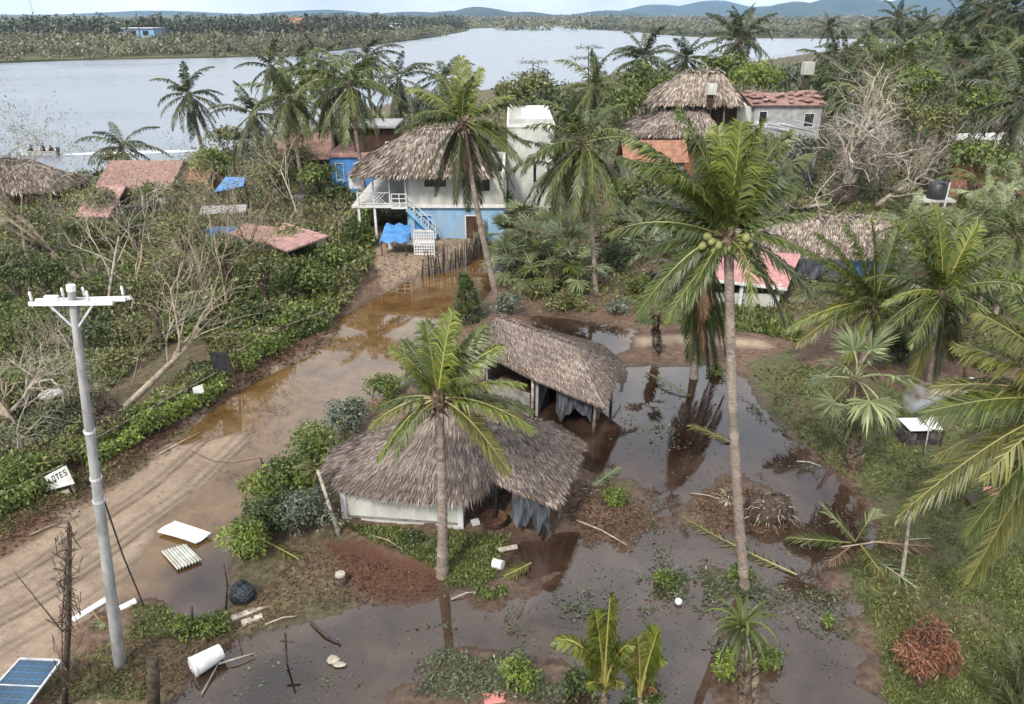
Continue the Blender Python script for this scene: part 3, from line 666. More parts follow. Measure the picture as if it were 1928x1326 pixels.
def bare_tree(label, base, h, r, d=(0, 0, 1), seed=0, maxl=4, spread=.75, up=.3, nchild=(5, 4, 4, 3), matkey='bare_wood', name='bare_tree', leaves=0, lsize=.16, leafmat_='leaf_olive', group=None, rootball=0, B=None, f0=.35, wob=1.0):
    rng = rng_(seed + 77)
    if B is None: B = G(*base); B[2] = gz(B[0], B[1])
    root = thing(name, label, 'tree', B, group); a, b, tw = MB(), MB(), []
    branches(rng, a, b, B - np.array(nrm(d)) * .1, nrm(d), h, r, 0, maxl, spread, up, nchild, None, tw, f0, wob)
    part('trunk', a, M[matkey], root, True); part('branch', b, M[matkey], root, kind='stuff') if b.V else None
    if leaves:
        T = np.concatenate(tw); P = T[rng.integers(0, len(T), leaves)] + rng.normal(0, .12, (leaves, 3)); D = nrm(rng.normal(size=(leaves, 3))); S = nrm(np.cross(D, rng.normal(size=(leaves, 3))))
        lb = MB(); lb.leaves(P, D, S, lsize * rng.uniform(.6, 1.3, leaves), lsize * .5, rng.random(leaves), .1); part('foliage', lb, M[leafmat_], root, kind='stuff')
    if rootball:
        rb = MB(); rb.ball(B, rootball, 10, 8, .4, (1, .6, 1), .5, seed)
        for i in range(26):
            q = nrm(rng.normal(size=3)); q = nrm(q - np.array(nrm(d)) * .6); rb.tube([B + q * rootball * .7, B + q * rootball * 1.25 + rng.normal(0, .08, 3), B + q * rootball * rng.uniform(1.4, 1.9) + rng.normal(0, .15, 3)], [.05, .03, .01], 4)
        part('root_ball', rb, M['wood_dark'], root)
    return root

def strap_plant(label, crown, base, n, Lf, w_, matkey, seed, r=.14, name='young_palm', erect=80):
    rng = rng_(seed + 40); B = G(*base); B[2] = gz(*B[:2]); top = PT(crown[0], crown[1], B[1]); root = thing(name, label, 'palm', B); trunk_part(root, B, top, r, r * .9, 'boot_bark', segs=8, ring=.12, swell=1.1, seed=seed)
    k = 90; tq = rng.random(k) * .95; a = rng.uniform(0, 6.28, k); P = B + (top - B) * tq[:, None] + np.stack([np.cos(a), np.sin(a), 0 * a], 1) * r * .8; Dv = nrm(np.stack([np.cos(a), np.sin(a), 1.3 + 0 * a], 1)); m = MB(); m.leaves(P, Dv, np.stack([-np.sin(a), np.cos(a), 0 * a], 1), .26, .12, rng.random(k)); part('leaf_base', m, M['bare_brown'], root, kind='stuff')
    for i in range(n):
        az = i * 2.4 + rng.normal(0, .3); e = erect - (erect + 35) * (i / n) + rng.normal(0, 8); C = top + arc_curve(e, rng.uniform(80, 150), Lf * rng.uniform(.7, 1.15), 9, 1.3, az, rng.normal(0, .3)); s = np.array([-math.sin(az), math.cos(az), 0]); q = np.linspace(0, 1, 9); wv = w_ * np.sin(math.pi * np.clip(q * .85 + .12, 0, 1)) ** .7; V = np.concatenate([C - s * wv[:, None] / 2, C - Z3 * wv[:, None] * .25, C + s * wv[:, None] / 2]); kk = np.arange(8); m = MB(); m.add(V, np.concatenate([np.stack([kk, kk + 1, kk + 10, kk + 9], 1), np.stack([kk + 9, kk + 10, kk + 19, kk + 18], 1)]), np.clip(.5 + rng.normal(0, .2), 0, 1)); part('leaf', m, M[matkey], root)
    return root
# ---------------------------------------------------------------- thatch
def thatch_roof(root, eaves, R1, R2, nst, rng, w=.05, Ls=.8, matkey='thatch', fringe=60, name='roof', lift=.02, hang=.32):
    E = np.array([e[:3] for e in eaves], float); tt = np.array([e[3] for e in eaves]); R1 = np.array(R1, float); R2 = np.array(R2, float)
    RP = R1 + (R2 - R1) * tt[:, None]; n = len(E); mid_ = (E * .5 + RP * .5) - Z3 * .02
    b = MB()
    for i in range(n):
        j = (i + 1) % n
        for a0, a1, c1, c0 in ((E[i], E[j], mid_[j], mid_[i]), (mid_[i], mid_[j], RP[j], RP[i])):
            b.add([a0, a1, c1, c0], np.array([[0, 1, 2, 3]]))
            b.add([a0 - Z3 * .12, a1 - Z3 * .12, c1 - Z3 * .12, c0 - Z3 * .12], np.array([[3, 2, 1, 0]]))
        b.add([E[i], E[j], E[j] - Z3 * .12, E[i] - Z3 * .12], np.array([[0, 1, 2, 3]]))
    ro = part(name, b, M['thatch_base'], root)
    A = np.array([np.linalg.norm(np.cross(E[(i + 1) % n] - E[i], RP[i] - E[i])) + np.linalg.norm(np.cross(RP[(i + 1) % n] - E[(i + 1) % n], RP[i] - E[(i + 1) % n])) for i in range(n)])
    k = rng.choice(n, nst, p=A / A.sum()); u_ = rng.random(nst)[:, None]; v_ = (rng.random(nst) ** .85)[:, None]; j = (k + 1) % n
    Pe = E[k] * (1 - u_) + E[j] * u_; Pr = RP[k] * (1 - u_) + RP[j] * u_; Pm = (Pe + Pr) / 2 - Z3 * .02
    P = np.where(v_ < .5, Pe + (Pm - Pe) * v_ * 2, Pm + (Pr - Pm) * (v_ * 2 - 1))
    dn = nrm(Pe - Pr); along = nrm(E[j] - E[k]); N = nrm(np.cross(along, dn)); N = np.where(N[:, 2:3] < 0, -N, N)
    D = nrm(dn + along * rng.normal(0, .14, (nst, 1)) + N * rng.uniform(-.03, .05, (nst, 1))); S = nrm(np.cross(D, N) + N * rng.normal(0, .3, (nst, 1)))
    course = np.floor(v_[:, 0] * 9) / 9; patch = fbm(P[:, 0] * .9, P[:, 1] * .9 + P[:, 2], 3, 3)
    var = np.clip(.42 + rng.normal(0, .22, nst) + .30 * patch + .14 * np.sin(v_[:, 0] * 40) * (rng.random(nst) < .6) + .10 * v_[:, 0], 0, 1)
    sb = MB(); sb.leaves(P + N * (lift + rng.uniform(0, .035, (nst, 1))), D, S, Ls * rng.uniform(.5, 1.2, nst), w * rng.uniform(.5, 1.5, nst), var, .03)
    # ragged fringe along the eave
    per = np.linalg.norm(np.roll(E, -1, 0) - E, axis=1); nf = int(per.sum() * fringe); k = rng.choice(n, nf, p=per / per.sum()); u_ = rng.random(nf)[:, None]; j = (k + 1) % n
    Pe = E[k] * (1 - u_) + E[j] * u_; Pr = RP[k] * (1 - u_) + RP[j] * u_; dn = nrm(Pe - Pr); D = nrm(dn + rng.normal(0, .16, (nf, 3)) - Z3 * .75); S = nrm(np.cross(D, rng.normal(size=(nf, 3)) * .4 + Z3 + dn))
    sb.leaves(Pe - dn * .15 + Z3 * .03, D, S, hang * rng.uniform(.6, 1.5, nf), w * rng.uniform(.5, 1.3, nf), np.clip(.35 + rng.normal(0, .2, nf), 0, 1))
    # ridge tufts
    nr_ = int(60 + np.linalg.norm(R2 - R1) * 60); q = rng.random((nr_, 1)); P = R1 + (R2 - R1) * q + rng.normal(0, .06, (nr_, 3)); D = nrm(rng.normal(size=(nr_, 3)) * np.array([1, 1, .35])); S = nrm(np.cross(D, Z3))
    sb.leaves(P + Z3 * .05, D, S, Ls * .8, w * 1.2, np.clip(.6 + rng.normal(0, .2, nr_), 0, 1), .25)
    part('thatch', sb, M[matkey], ro, kind='stuff'); return ro
def post(root, P, top, r=.06, matkey='wood', name='post'):
    mb = MB(); mb.tube([np.array(P) - Z3 * .2, (np.array(P) + np.array(top)) / 2 + np.array([.02, .01, 0]), top], [r * 1.1, r, r * .95], 7); return part(name, mb, M[matkey], root, True)
def rot_z(a): c, s = math.cos(a), math.sin(a); return np.array([[c, -s, 0], [s, c, 0], [0, 0, 1.]])
def wall(root, a, b, z0, z1, th, matkey, name='wall', openings=(), label=None):
    """wall along a-b (ground points) with rectangular openings (u0,u1,z0,z1) really cut out"""
    a = np.array(a[:2], float); b = np.array(b[:2], float); Lw = np.linalg.norm(b - a); d = (b - a) / Lw; R = np.stack([[d[0], d[1], 0], [-d[1], d[0], 0], [0, 0, 1]], 1)
    us = sorted({0, Lw, *[o[0] for o in openings], *[o[1] for o in openings]}); zs = sorted({z0, z1, *[o[2] for o in openings], *[o[3] for o in openings]})
    mb = MB()
    for i in range(len(us) - 1):
        for k in range(len(zs) - 1):
            uc, zc = (us[i] + us[i + 1]) / 2, (zs[k] + zs[k + 1]) / 2
            if any(o[0] < uc < o[1] and o[2] < zc < o[3] for o in openings): continue
            p = a + d * uc; mb.box((p[0], p[1], zc), (us[i + 1] - us[i], th, zs[k + 1] - zs[k]), R)
    o = part(name, mb, M[matkey], root, label=label); return o
def window(root, a, b, u0, u1, z0, z1, frame='white', pane='glass_dark', th=.1, name='window', fw=.05):
    a = np.array(a[:2], float); b = np.array(b[:2], float); d = nrm(b - a); R = np.stack([[d[0], d[1], 0], [-d[1], d[0], 0], [0, 0, 1]], 1)
    def pt(u, z): p = a + d * u; return (p[0], p[1], z)
    f = MB(); um = (u0 + u1) / 2; zm = (z0 + z1) / 2
    f.box(pt(u0 + fw / 2, zm), (fw, th + .03, z1 - z0 - .004), R); f.box(pt(u1 - fw / 2, zm), (fw, th + .03, z1 - z0 - .004), R); f.box(pt(um, z0 + fw / 2), (u1 - u0 - 2 * fw, th + .03, fw), R); f.box(pt(um, z1 - fw / 2), (u1 - u0 - 2 * fw, th + .03, fw), R)
    w = part(name, f, M[frame], root); p = MB(); p.box(pt(um, zm), (u1 - u0 - 2 * fw, .02, z1 - z0 - 2 * fw), R); part('pane' if name == 'window' else 'panel', p, M[pane], w); return w
# ---------------------------------------------------------------- the two thatched huts in the flood
R_ = rng_(1)
h = thing('thatched_hut', 'low palm-thatched hut with white half wall and round-ended roof, nearest the camera', 'hut', (-3.4, 19.4, 0))
E1 = [(-6.0, 19.9, 1.8, 0), (-5.5, 19.2, 1.65, 0), (-4.3, 18.85, 1.58, 0), (-2.8, 18.65, 1.56, 0.3), (-1.63, 18.55, 1.58, .6), (-.95, 18.75, 1.7, .9), (-.45, 19.6, 1.85, 1), (-.2, 21.3, 1.85, 1), (-.5, 22.8, 1.75, 1), (-2.5, 22.9, 1.7, .5), (-5, 22.4, 1.8, 0), (-5.9, 21.2, 1.85, 0)]
thatch_roof(h, E1, (-2.35, 20.5, 3.62), tuple(PT(880, 786, 20.5)), 26000, R_, w=.021, Ls=.38, fringe=190, hang=.15, lift=.0)
EB = [(-.9, 19.35, 2.0, 0), (.2, 18.75, 1.78, .15), (1.35, 18.2, 1.62, .4), (1.95, 19.8, 1.74, .7), (2.45, 21.5, 1.86, 1), (1.4, 22.9, 1.9, 1), (-.4, 22.3, 1.9, .5)]
thatch_roof(h, EB, tuple(PT(885, 796, 20.6)), tuple(PT(1016, 795, 21.6)), 13000, rng_(77), w=.021, Ls=.24, fringe=120, hang=.10, lift=.0, name='wing_roof')
fa, fb = (-5.3, 19.62), (-1.66, 19.2)
wall(h, fa, fb, -.1, 1.13, .14, 'white_wall', label='white painted front half wall with damp grey foot')
d = nrm(np.array([fb[0] - fa[0], fb[1] - fa[1], 0])); nn_ = np.array([d[1], -d[0], 0])
m = MB(); a0 = np.array([*fa, .0]) + nn_ * .12; b0 = np.array([*fb, .0]) + nn_ * .12; m.beam(a0 + Z3 * .14, b0 + Z3 * .14, .12, .28); part('plinth', m, M['white_wall'], h)
m = MB(); m.beam(np.array([*fa, .32]) + nn_ * .09, np.array([*fb, .32]) + nn_ * .09, .05, .07); part('ledge', m, M['wet_cement'], h)
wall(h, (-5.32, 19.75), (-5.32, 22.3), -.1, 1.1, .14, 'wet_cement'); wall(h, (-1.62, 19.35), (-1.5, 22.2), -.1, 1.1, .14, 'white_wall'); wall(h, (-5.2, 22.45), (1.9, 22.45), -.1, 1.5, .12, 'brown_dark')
for P, zt in (((-5.36, 19.58), 1.75), ((-1.62, 19.15), 1.75)):
    m = MB(); m.box((P[0], P[1], zt / 2 - .1), (.17, .17, zt + .1)); part('corner_post', m, M['white'], h)
for P, zt in (((.95, 18.75), 1.85), ((2.0, 21.4), 1.9), ((-.55, 19.6), 1.95), ((-5.5, 22.2), 1.8), ((.9, 22.2), 1.8)): post(h, (*P, 0), (P[0] + .05, P[1], zt), .06, 'wood_dark')
m = MB(); m.beam((-5.6, 19.5, 1.72), (-1.5, 19.1, 1.72), .1); part('eave_beam', m, M['wood_dark'], h)
def rag(root, a, b, ztop, zbot, n, seed, matkey='tarp', name='hanging_tarp'):
    rng = rng_(seed); mb = MB(); a = np.array(a, float); b = np.array(b, float); nx, nz_ = n, 7
    u_ = np.linspace(0, 1, nx); q = np.linspace(0, 1, nz_); drop = np.array([zbot + (ztop - zbot) * .5 * vn(np.array([uu * 6.]), np.array([seed * 1.]), 4)[0] for uu in u_])
    V = np.array([[*(a[:2] + (b[:2] - a[:2]) * uu + np.array([.0, -.10]) * math.sin(uu * 19 + k) * qq), ztop + (drop[i] - ztop) * qq] for k, qq in enumerate(q) for i, uu in enumerate(u_)])
    k = np.arange(nx - 1); F = np.concatenate([np.stack([r_ * nx + k, r_ * nx + k + 1, (r_ + 1) * nx + k + 1, (r_ + 1) * nx + k], 1) for r_ in range(nz_ - 1)])
    mb.add(V, F, .5); V2 = V + np.array([0, .02, 0]); mb.add(V2, F[:, ::-1], .5); return part(name, mb, M[matkey], root, True)
rag(h, (.0, 18.95), (1.15, 18.6), 1.62, .15, 30, 3); rag(h, (-1.4, 20.2), (.4, 20.6), 1.9, .2, 26, 5); rag(h, (1.45, 18.9), (2.1, 21.3), 1.7, .5, 24, 8)

h2 = thing('thatched_hut', 'sagging thatched shelter with black ragged tarps standing in the flood behind the nearest hut', 'hut', (1.5, 27.5, 0))
E2 = [(-1.7, 29.2, 1.95, 0), (-.45, 27.65, 1.97, 0), (.75, 26.15, 2.0, 0), (2.2, 25.3, 1.72, .6), (3.5, 24.5, 1.55, 1), (4.05, 26.2, 1.57, 1), (4.8, 28.2, 1.6, 1), (4.0, 30.0, 1.7, 1), (2, 31.2, 1.8, .5), (0, 31.8, 1.9, 0), (-1.4, 30.8, 1.9, 0)]
thatch_roof(h2, E2, (-.64, 28.6, 3.6), tuple(PT(1082, 651, 26.6)), 28000, rng_(2), w=.021, Ls=.22, fringe=120, hang=.09, lift=.0)
for P, zt in (((.82, 26.5), 2.0), ((3.2, 25.3), 1.6), ((4.2, 27.9), 1.7), ((-1.2, 28.6), 2.0), ((.2, 31), 1.9), ((3.6, 29.3), 1.8)): post(h2, (*P, 0), (P[0], P[1], zt + .1), .065, 'bare_wood' if P[0] == .82 else 'wood')
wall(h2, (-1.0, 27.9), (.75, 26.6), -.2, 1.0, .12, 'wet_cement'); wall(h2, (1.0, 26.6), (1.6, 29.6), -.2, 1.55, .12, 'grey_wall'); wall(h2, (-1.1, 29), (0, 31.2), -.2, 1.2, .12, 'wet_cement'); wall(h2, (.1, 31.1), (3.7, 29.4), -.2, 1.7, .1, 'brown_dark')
rag(h2, (1.75, 26.0), (3.1, 25.35), 1.75, .1, 34, 12); rag(h2, (3.3, 25.3), (4.2, 27.8), 1.62, .3, 26, 14); rag(h2, (1.7, 28.0), (3.6, 27.3), 1.9, .1, 26, 16)

# ---------------------------------------------------------------- white and blue two-storey house with the big thatched roof
def X(px, Y, py=390): return PT(px, py, Y)[0]
hw = thing('beach_house', 'two-storey white and blue house with big thatched roof, balcony and outside stairs', 'house', (X(800, 53), 53, 0))
x0, x1, xb = X(768, 52), X(948, 52), X(668, 52)
wall(hw, (x0, 52), (x1, 52), -.1, 2.55, .2, 'blue_wall', openings=[(.35, 1.7, .9, 2.0), (4.0, 5.2, .0, 2.0)], label='blue ground floor front wall')
window(hw, (x0, 52), (x1, 52), .35, 1.7, .9, 2.0, 'white', 'blue_deep', .2); window(hw, (x0, 52), (x1, 52), 4.0, 5.2, .0, 2.0, 'white', 'brown_dark', .2, 'door', .08)
wall(hw, (x0, 52.1), (x0, 60), -.1, 2.55, .2, 'blue_wall'); wall(hw, (x1, 52.1), (x1, 60), -.1, 2.55, .2, 'blue_wall'); wall(hw, (x0, 60), (x1, 60), -.1, 2.55, .2, 'blue_wall')
m = MB(); m.box(((xb + x1) / 2, 56, 2.65), (x1 - xb + .3, 8.6, .2)); part('floor_slab', m, M['white'], hw)
wall(hw, (x0, 52), (x1, 52), 2.75, 5.0, .18, 'white_wall', openings=[(1.25, 2.75, 1.25 + 2.75, 1.9 + 2.75), (4.6, 5.8, 3.7, 4.6)], label='white upper front wall')
window(hw, (x0, 52), (x1, 52), 1.25, 2.75, 4.0, 4.65, 'brown_dark', 'glass_dark', .18); window(hw, (x0, 52), (x1, 52), 4.6, 5.8, 3.7, 4.6, 'brown_dark', 'glass_dark', .18)
wall(hw, (x0, 52.1), (x0, 60), 2.75, 5.0, .18, 'white_wall', openings=[(.8, 1.9, 2.75, 4.7)]); wall(hw, (x1, 52.1), (x1, 60), 2.75, 5.0, .18, 'white_wall'); wall(hw, (xb + .2, 60), (x1, 60), 2.75, 5.0, .18, 'white_wall')
window(hw, (x0, 52.1), (x0, 60), .8, 1.9, 2.77, 4.7, 'brown_dark', 'glass_dark', .18, 'door')
for px in (675, 705, 735, 765): 
    xx = X(px, 51.8); m = MB(); m.box((xx, 51.8, 3.85), (.11, .11, 2.2)); part('balcony_post', m, M['white'], hw)
    if px < 720: m = MB(); m.box((xx, 51.85, 1.2), (.16, .16, 2.7)); part('support_post', m, M['white'], hw)
# lattice railing
m = MB(); xa, xc = X(677, 51.75), X(733, 51.75); m.beam((xa, 51.72, 3.62), (xc, 51.72, 3.62), .06); m.beam((xa, 51.72, 2.85), (xc, 51.72, 2.85), .06); k = 9
for i in range(-4, k + 1):
    for sg in (1, -1):
        p0 = xa + (xc - xa) * i / k; p1 = p0 + sg * .72
        if sg < 0: p0 += .72; p1 += .72
        q0, q1 = np.array([p0, 51.72 + .02 * sg, 2.88]), np.array([p1, 51.72 + .02 * sg, 3.6]); lo_, hi_ = min(p0, p1), max(p0, p1)
        if lo_ < xa - .01 or hi_ > xc + .01: continue
        m.beam(q0, q1, .035, .02, up=(0, 1, 0))
part('lattice_railing', m, M['white'], hw)
m = MB(); xs, xe = X(738, 51.2), X(766, 51.2)
for z in (3.0, 3.3, 3.62): m.beam((xs, 51.3, z), (xe, 51.3, z), .05)
for xx in (xs, (xs + xe) / 2, xe): m.beam((xx, 51.3, 2.7), (xx, 51.3, 3.65), .06)
part('landing_railing', m, M['white'], hw)
m = MB(); m.box(((xs + xe) / 2, 51.55, 2.66), (xe - xs + .1, .7, .12)); part('landing', m, M['white'], hw)
xd = X(818, 51.2); st = MB(); st.beam((xe, 51.25, 2.55), (xd, 51.25, .55), .06, .28); st.beam((xe, 51.85, 2.55), (xd, 51.85, .55), .06, .28); stairs = part('stairs', st, M['blue_wall'], hw)
for i in range(11):
    f = (i + .5) / 11; m = MB(); m.box((xe + (xd - xe) * f, 51.55, 2.62 - 2.0 * f), (.24, .56, .05)); part('step', m, M['white'], stairs)
m = MB(); m.beam((xe, 51.2, 3.5), (xd, 51.2, 1.5), .05); m.beam((xe, 51.2, 3.1), (xd, 51.2, 1.1), .04)
for i in range(5): f = i / 4; xx = xe + (xd - xe) * f; m.beam((xx, 51.2, 2.45 - 2 * f), (xx, 51.2, 3.5 - 2 * f), .05)
part('stair_railing', m, M['white'], hw)
m = MB(); m.box((X(672, 51.4), 51.5, 4.45), (.85, .12, .95)); part('white_board', m, M['white'], hw)
ze = 4.98; EW = [(X(662, 50.8), 50.9, ze, 0), (X(760, 50.8), 50.7, ze, .2), (X(860, 50.8), 50.7, ze - .05, .8), (X(922, 50.8), 50.9, ze - .1, 1), (X(932, 51), 56, ze, 1), (X(932, 51), 61, ze, 1), (X(800, 51), 61.4, ze, .4), (X(662, 51), 61, ze, 0), (X(655, 51), 56, ze, 0)]
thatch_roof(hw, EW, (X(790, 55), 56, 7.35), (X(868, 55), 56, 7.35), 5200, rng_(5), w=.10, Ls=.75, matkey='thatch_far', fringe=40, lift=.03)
m = MB(); c = G(795, 455); xl0, xl1 = X(776, 48), X(814, 48)
lp = thing('lattice_screen', 'tall white lattice screen standing in front of the blue ground floor', 'screen', ((xl0 + xl1) / 2, 48, 0)); fr_ = MB()
for xx in (xl0, xl1): fr_.beam((xx, 48, .1), (xx, 48, 1.9), .07)
for z in (.3, 1.9): fr_.beam((xl0, 48, z), (xl1, 48, z), .07)
part('frame', fr_, M['white'], lp)
for i in range(9): f = i / 8; m.beam((xl0 + (xl1 - xl0) * f, 48.03, .32), (xl0 + (xl1 - xl0) * f, 48.03, 1.88), .07, .02)
for i in range(9): f = i / 8; m.beam((xl0, 48.0, .35 + 1.5 * f), (xl1, 48.0, .35 + 1.5 * f), .02, .07)
part('lattice', m, M['white'], lp)
bt = MB(); rng = rng_(9); xa, xc = X(716, 49), X(768, 49); nx = 12
V = np.array([[xa + (xc - xa) * i / (nx - 1), 47.6 + .8 * j, 1.25 + .2 * j + .10 * math.sin(i * 1.3 + j * 2) - .12 * (i in (0, nx - 1))] for j in range(4) for i in range(nx)]); k = np.arange(nx - 1)
bt.add(V, np.concatenate([np.stack([j * nx + k, j * nx + k + 1, (j + 1) * nx + k + 1, (j + 1) * nx + k], 1) for j in range(3)]))
bs = thing('awning', 'low blue tarp awning beside the white lattice screen', 'awning', ((xa + xc) / 2, 48, 0)); part('tarp', bt, M['blue_tarp'], bs, True)
for xx in (xa + .1, xc - .1):
    for y in (47.7, 49.8): post(bs, (xx, y, 0), (xx, y, 1.3 if y < 49 else 1.8), .04, 'wood_dark')
tb = thing('table', 'white topped outdoor table with clutter in front of the lattice screen', 'table', G(790, 478)); P = G(790, 478); m = MB(); m.box((P[0], P[1], .78), (2.1, .9, .06)); part('tabletop', m, M['white'], tb)
for sx in (-.9, .9):
    for sy in (-.35, .35): m = MB(); m.box((P[0] + sx, P[1] + sy, .36), (.07, .07, .78)); part('leg', m, M['wood'], tb)
P = G(737, 474); m = MB(); m.tube([P, P + Z3 * .85], [.17, .17], 10); solo('drum', m, M['white'], 'upright white drum left of the white topped table', 'drum', P)
# picket fence of rough branches
fp = [G(793, 523), G(835, 512), G(880, 500), G(905, 470), G(937, 428)]; pf = thing('picket_fence', 'rough dark branch picket fence between the blue house and the flooded road', 'fence', fp[0]); rng = rng_(11)
for i in range(len(fp) - 1):
    a, b = fp[i], fp[i + 1]; n = int(np.linalg.norm(b - a) / .15)
    for z in (.5, 1.1): m = MB(); m.beam(a + Z3 * z, b + Z3 * z, .05); part('rail', m, M['wood'], pf)
    for k in range(n):
        p = a + (b - a) * (k + rng.uniform(0, .6)) / n; m = MB(); t_ = rng.normal(0, .12, 3); hh = rng.uniform(1.1, 1.9); m.tube([p - Z3 * .1, p + t_ * .5 + Z3 * hh * .5, p + t_ + Z3 * hh], [.055, .05, .03], 5, rng.random()); part('picket', m, M['wood' if k % 3 else 'wood_dark'], pf)

def house(name, label, cat, y0, y1, pxl, pxr, ze, zr, wallm, roofm, over=.4, openings=(), z0=-.1, axis='x', group=None, wname='window', pane='glass_dark', frame='white'):
    xa, xc = X(pxl, y0, 300), X(pxr, y0, 300); r = thing(name, label, cat, ((xa + xc) / 2, y0, 0), group)
    wall(r, (xa, y0), (xc, y0), z0, ze, .2, wallm, openings=openings); wall(r, (xa, y0 + .1), (xa, y1 - .1), z0, ze, .2, wallm); wall(r, (xc, y0 + .1), (xc, y1 - .1), z0, ze, .2, wallm); wall(r, (xa, y1), (xc, y1), z0, ze, .2, wallm)
    for o_ in openings: window(r, (xa, y0), (xc, y0), *o_, frame, pane, .2)
    ym = (y0 + y1) / 2; m = MB(); o = over
    if zr is not None:
        if axis == 'x':
            m.slab([(xa - o, y0 - o, ze), (xc + o, y0 - o, ze), (xc + o, ym, zr), (xa - o, ym, zr)], .12); m.slab([(xa - o, y1 + o, ze), (xa - o, ym + .004, zr), (xc + o, ym + .004, zr), (xc + o, y1 + o, ze)], .12)
        else:
            xm = (xa + xc) / 2; m.slab([(xa - o, y0 - o, ze), (xm, y0 - o, zr), (xm, y1 + o, zr), (xa - o, y1 + o, ze)], .12); m.slab([(xc + o, y0 - o, ze), (xc + o, y1 + o, ze), (xm + .004, y1 + o, zr), (xm + .004, y0 - o, zr)], .12)
            g_ = MB(); g_.poly([(xa, y0 + .02, ze), (xc, y0 + .02, ze), (xm, y0 + .02, zr - .1)]); part('gable', g_, M[wallm], r)
    else: m.box(((xa + xc) / 2, ym, ze + .12), (xc - xa + 2 * o, y1 - y0 + 2 * o, .22))
    rf = part('roof', m, M[roofm], r); return r, xa, xc, rf
wb, xa, xc, _ = house('white_building', 'plain white flat-roofed building between the thatched house and the road end', 'building', 60, 73, 958, 1040, 6.9, None, 'white_wall', 'white', .15, [(1.9, 2.25, 2.6, 4.3), (3.0, 3.35, 2.6, 4.3)])
m = MB(); m.box((xa + .5, 62, 7.75), (.95, 1.4, 1.3)); part('stair_tower', m, M['white_wall'], wb); m = MB(); m.box(((xa + xc) / 2, 60.0, 7.3), (xc - xa, .15, .45)); part('parapet', m, M['white_wall'], wb)
bh, xa, xc, rf = house('blue_house', 'blue house with dark upper floor glimpsed between the palms behind the thatched house', 'house', 66, 72, 622, 745, 3.6, None, 'blue_deep', 'tile_pink', .3, [(.4, 1.1, 1.6, 3.1), (2.0, 2.9, 1.6, 3.1), (4.2, 5.0, 1.6, 3.1)], pane='blue_tarp')
m = MB(); m.box(((xa + xc) / 2 + .9, 69.2, 4.9), (xc - xa - 2.2, 4.4, 2.1)); part('upper_floor', m, M['brown_dark'], bh); m = MB(); m.box(((xa + xc) / 2 + .9, 69, 6.05), (xc - xa - 1.6, 5.2, .18)); part('upper_roof', m, M['grey_wall'], bh); m = MB(); m.box((X(700, 65.5, 290), 65.6, 3.3), (2.3, .25, .5)); part('balcony_wall', m, M['orange'], bh)
m = MB(); m.box((X(737, 64.5, 258), 64.5, 4.75), (.95, .12, .62)); sg = solo('wall_sign', m, M['blue_deep'], 'small blue board with white frame above the big thatched roof', 'sign', (X(737, 64.5, 258), 64.5, 4.75)); m = MB(); c = np.array([X(737, 64.5, 258), 64.43, 4.75])
for dx, dz, w_, h_ in ((0, .36, 1.1, .09), (0, -.36, 1.1, .09), (.52, 0, .09, .62), (-.52, 0, .09, .62)): m.box(c + np.array([dx, 0, dz]), (w_, .05, h_))
part('frame', m, M['white'], sg); m = MB(); m.tube([(c[0], 64.6, 0), (c[0], 64.6, 4.5)], .05, 6); part('pole', m, M['wood'], sg)
house('tile_roof_house', 'house with salmon clay tile roof half hidden by bare branches, left of the blue house', 'house', 71, 77, 528, 612, 2.6, 4.5, 'brown_dark', 'tile_red', .5)
house('tile_roof_house', 'riverside house with wide red tile roof and grey-green wall behind the bare trees', 'house', 60, 67, 175, 298, 1.95, 3.75, 'grey_wall', 'tile_red', .5, [(1.0, 2.0, .7, 1.6)])
house('outbuilding', 'low annex with pinkish tile roof left of the wide red tile roof', 'house', 53, 59, 128, 175, 1.7, 3.2, 'wet_cement', 'tile_pink', .35)
house('shed', 'small ochre annex right of the wide red tile roof, under a leafy bush', 'shed', 62, 66, 335, 375, 2.0, 3.1, 'orange', 'tile_orange', .3)
dt = thing('thatched_roof_house', 'brown thatched house at the left edge of the village beside the river', 'house', (X(30, 63), 63, 0)); EW = [(X(-60, 60), 60, 1.9, 0), (X(50, 60), 59.8, 1.9, .6), (X(112, 60), 60, 1.9, 1), (X(118, 60), 65, 1.9, 1), (X(50, 60), 66, 1.9, .5), (X(-60, 60), 66, 1.9, 0)]
thatch_roof(dt, EW, (X(-30, 62), 63, 3.9), (X(62, 62), 63, 3.9), 2200, rng_(14), w=.12, Ls=.8, fringe=25)
wall(dt, (X(-50, 60), 60.6), (X(105, 60), 60.6), -.1, 1.95, .2, 'brown_dark'); wall(dt, (X(-50, 60), 65), (X(105, 60), 65), -.1, 1.95, .2, 'brown_dark')
# blue tarp roofs, pink patio roof
def shelter(name, label, cat, quad, th, matkey, legs=True):
    Q = np.array(quad, float); r = thing(name, label, cat, (Q[:, 0].mean(), Q[:, 1].mean(), 0)); m = MB(); m.slab(Q, th); part('roof', m, M[matkey], r)
    if legs:
        c = Q.mean(0)
        for q in Q: p = q + (c - q) * .06; post(r, (p[0], p[1], 0), (p[0], p[1], p[2] - th), .06, 'wood_dark')
    return r
shelter('tarp_shelter', 'shelter with mottled bright blue tarp roof among bare branches', 'shelter', [PT(402, 362, 56), PT(458, 350, 57), PT(462, 334, 60), PT(425, 333, 60)], .05, 'blue_tarp')
sh = shelter('tarp_shelter', 'dark shelter with dull blue sheet wall in the thicket below the bright blue tarp', 'shelter', [PT(375, 402, 50), PT(462, 398, 50), PT(465, 385, 54), PT(380, 388, 54)], .08, 'grey_wall'); wall(sh, PT(378, 400, 50.2), PT(460, 400, 50.2), .2, 1.6, .06, 'blue_deep')
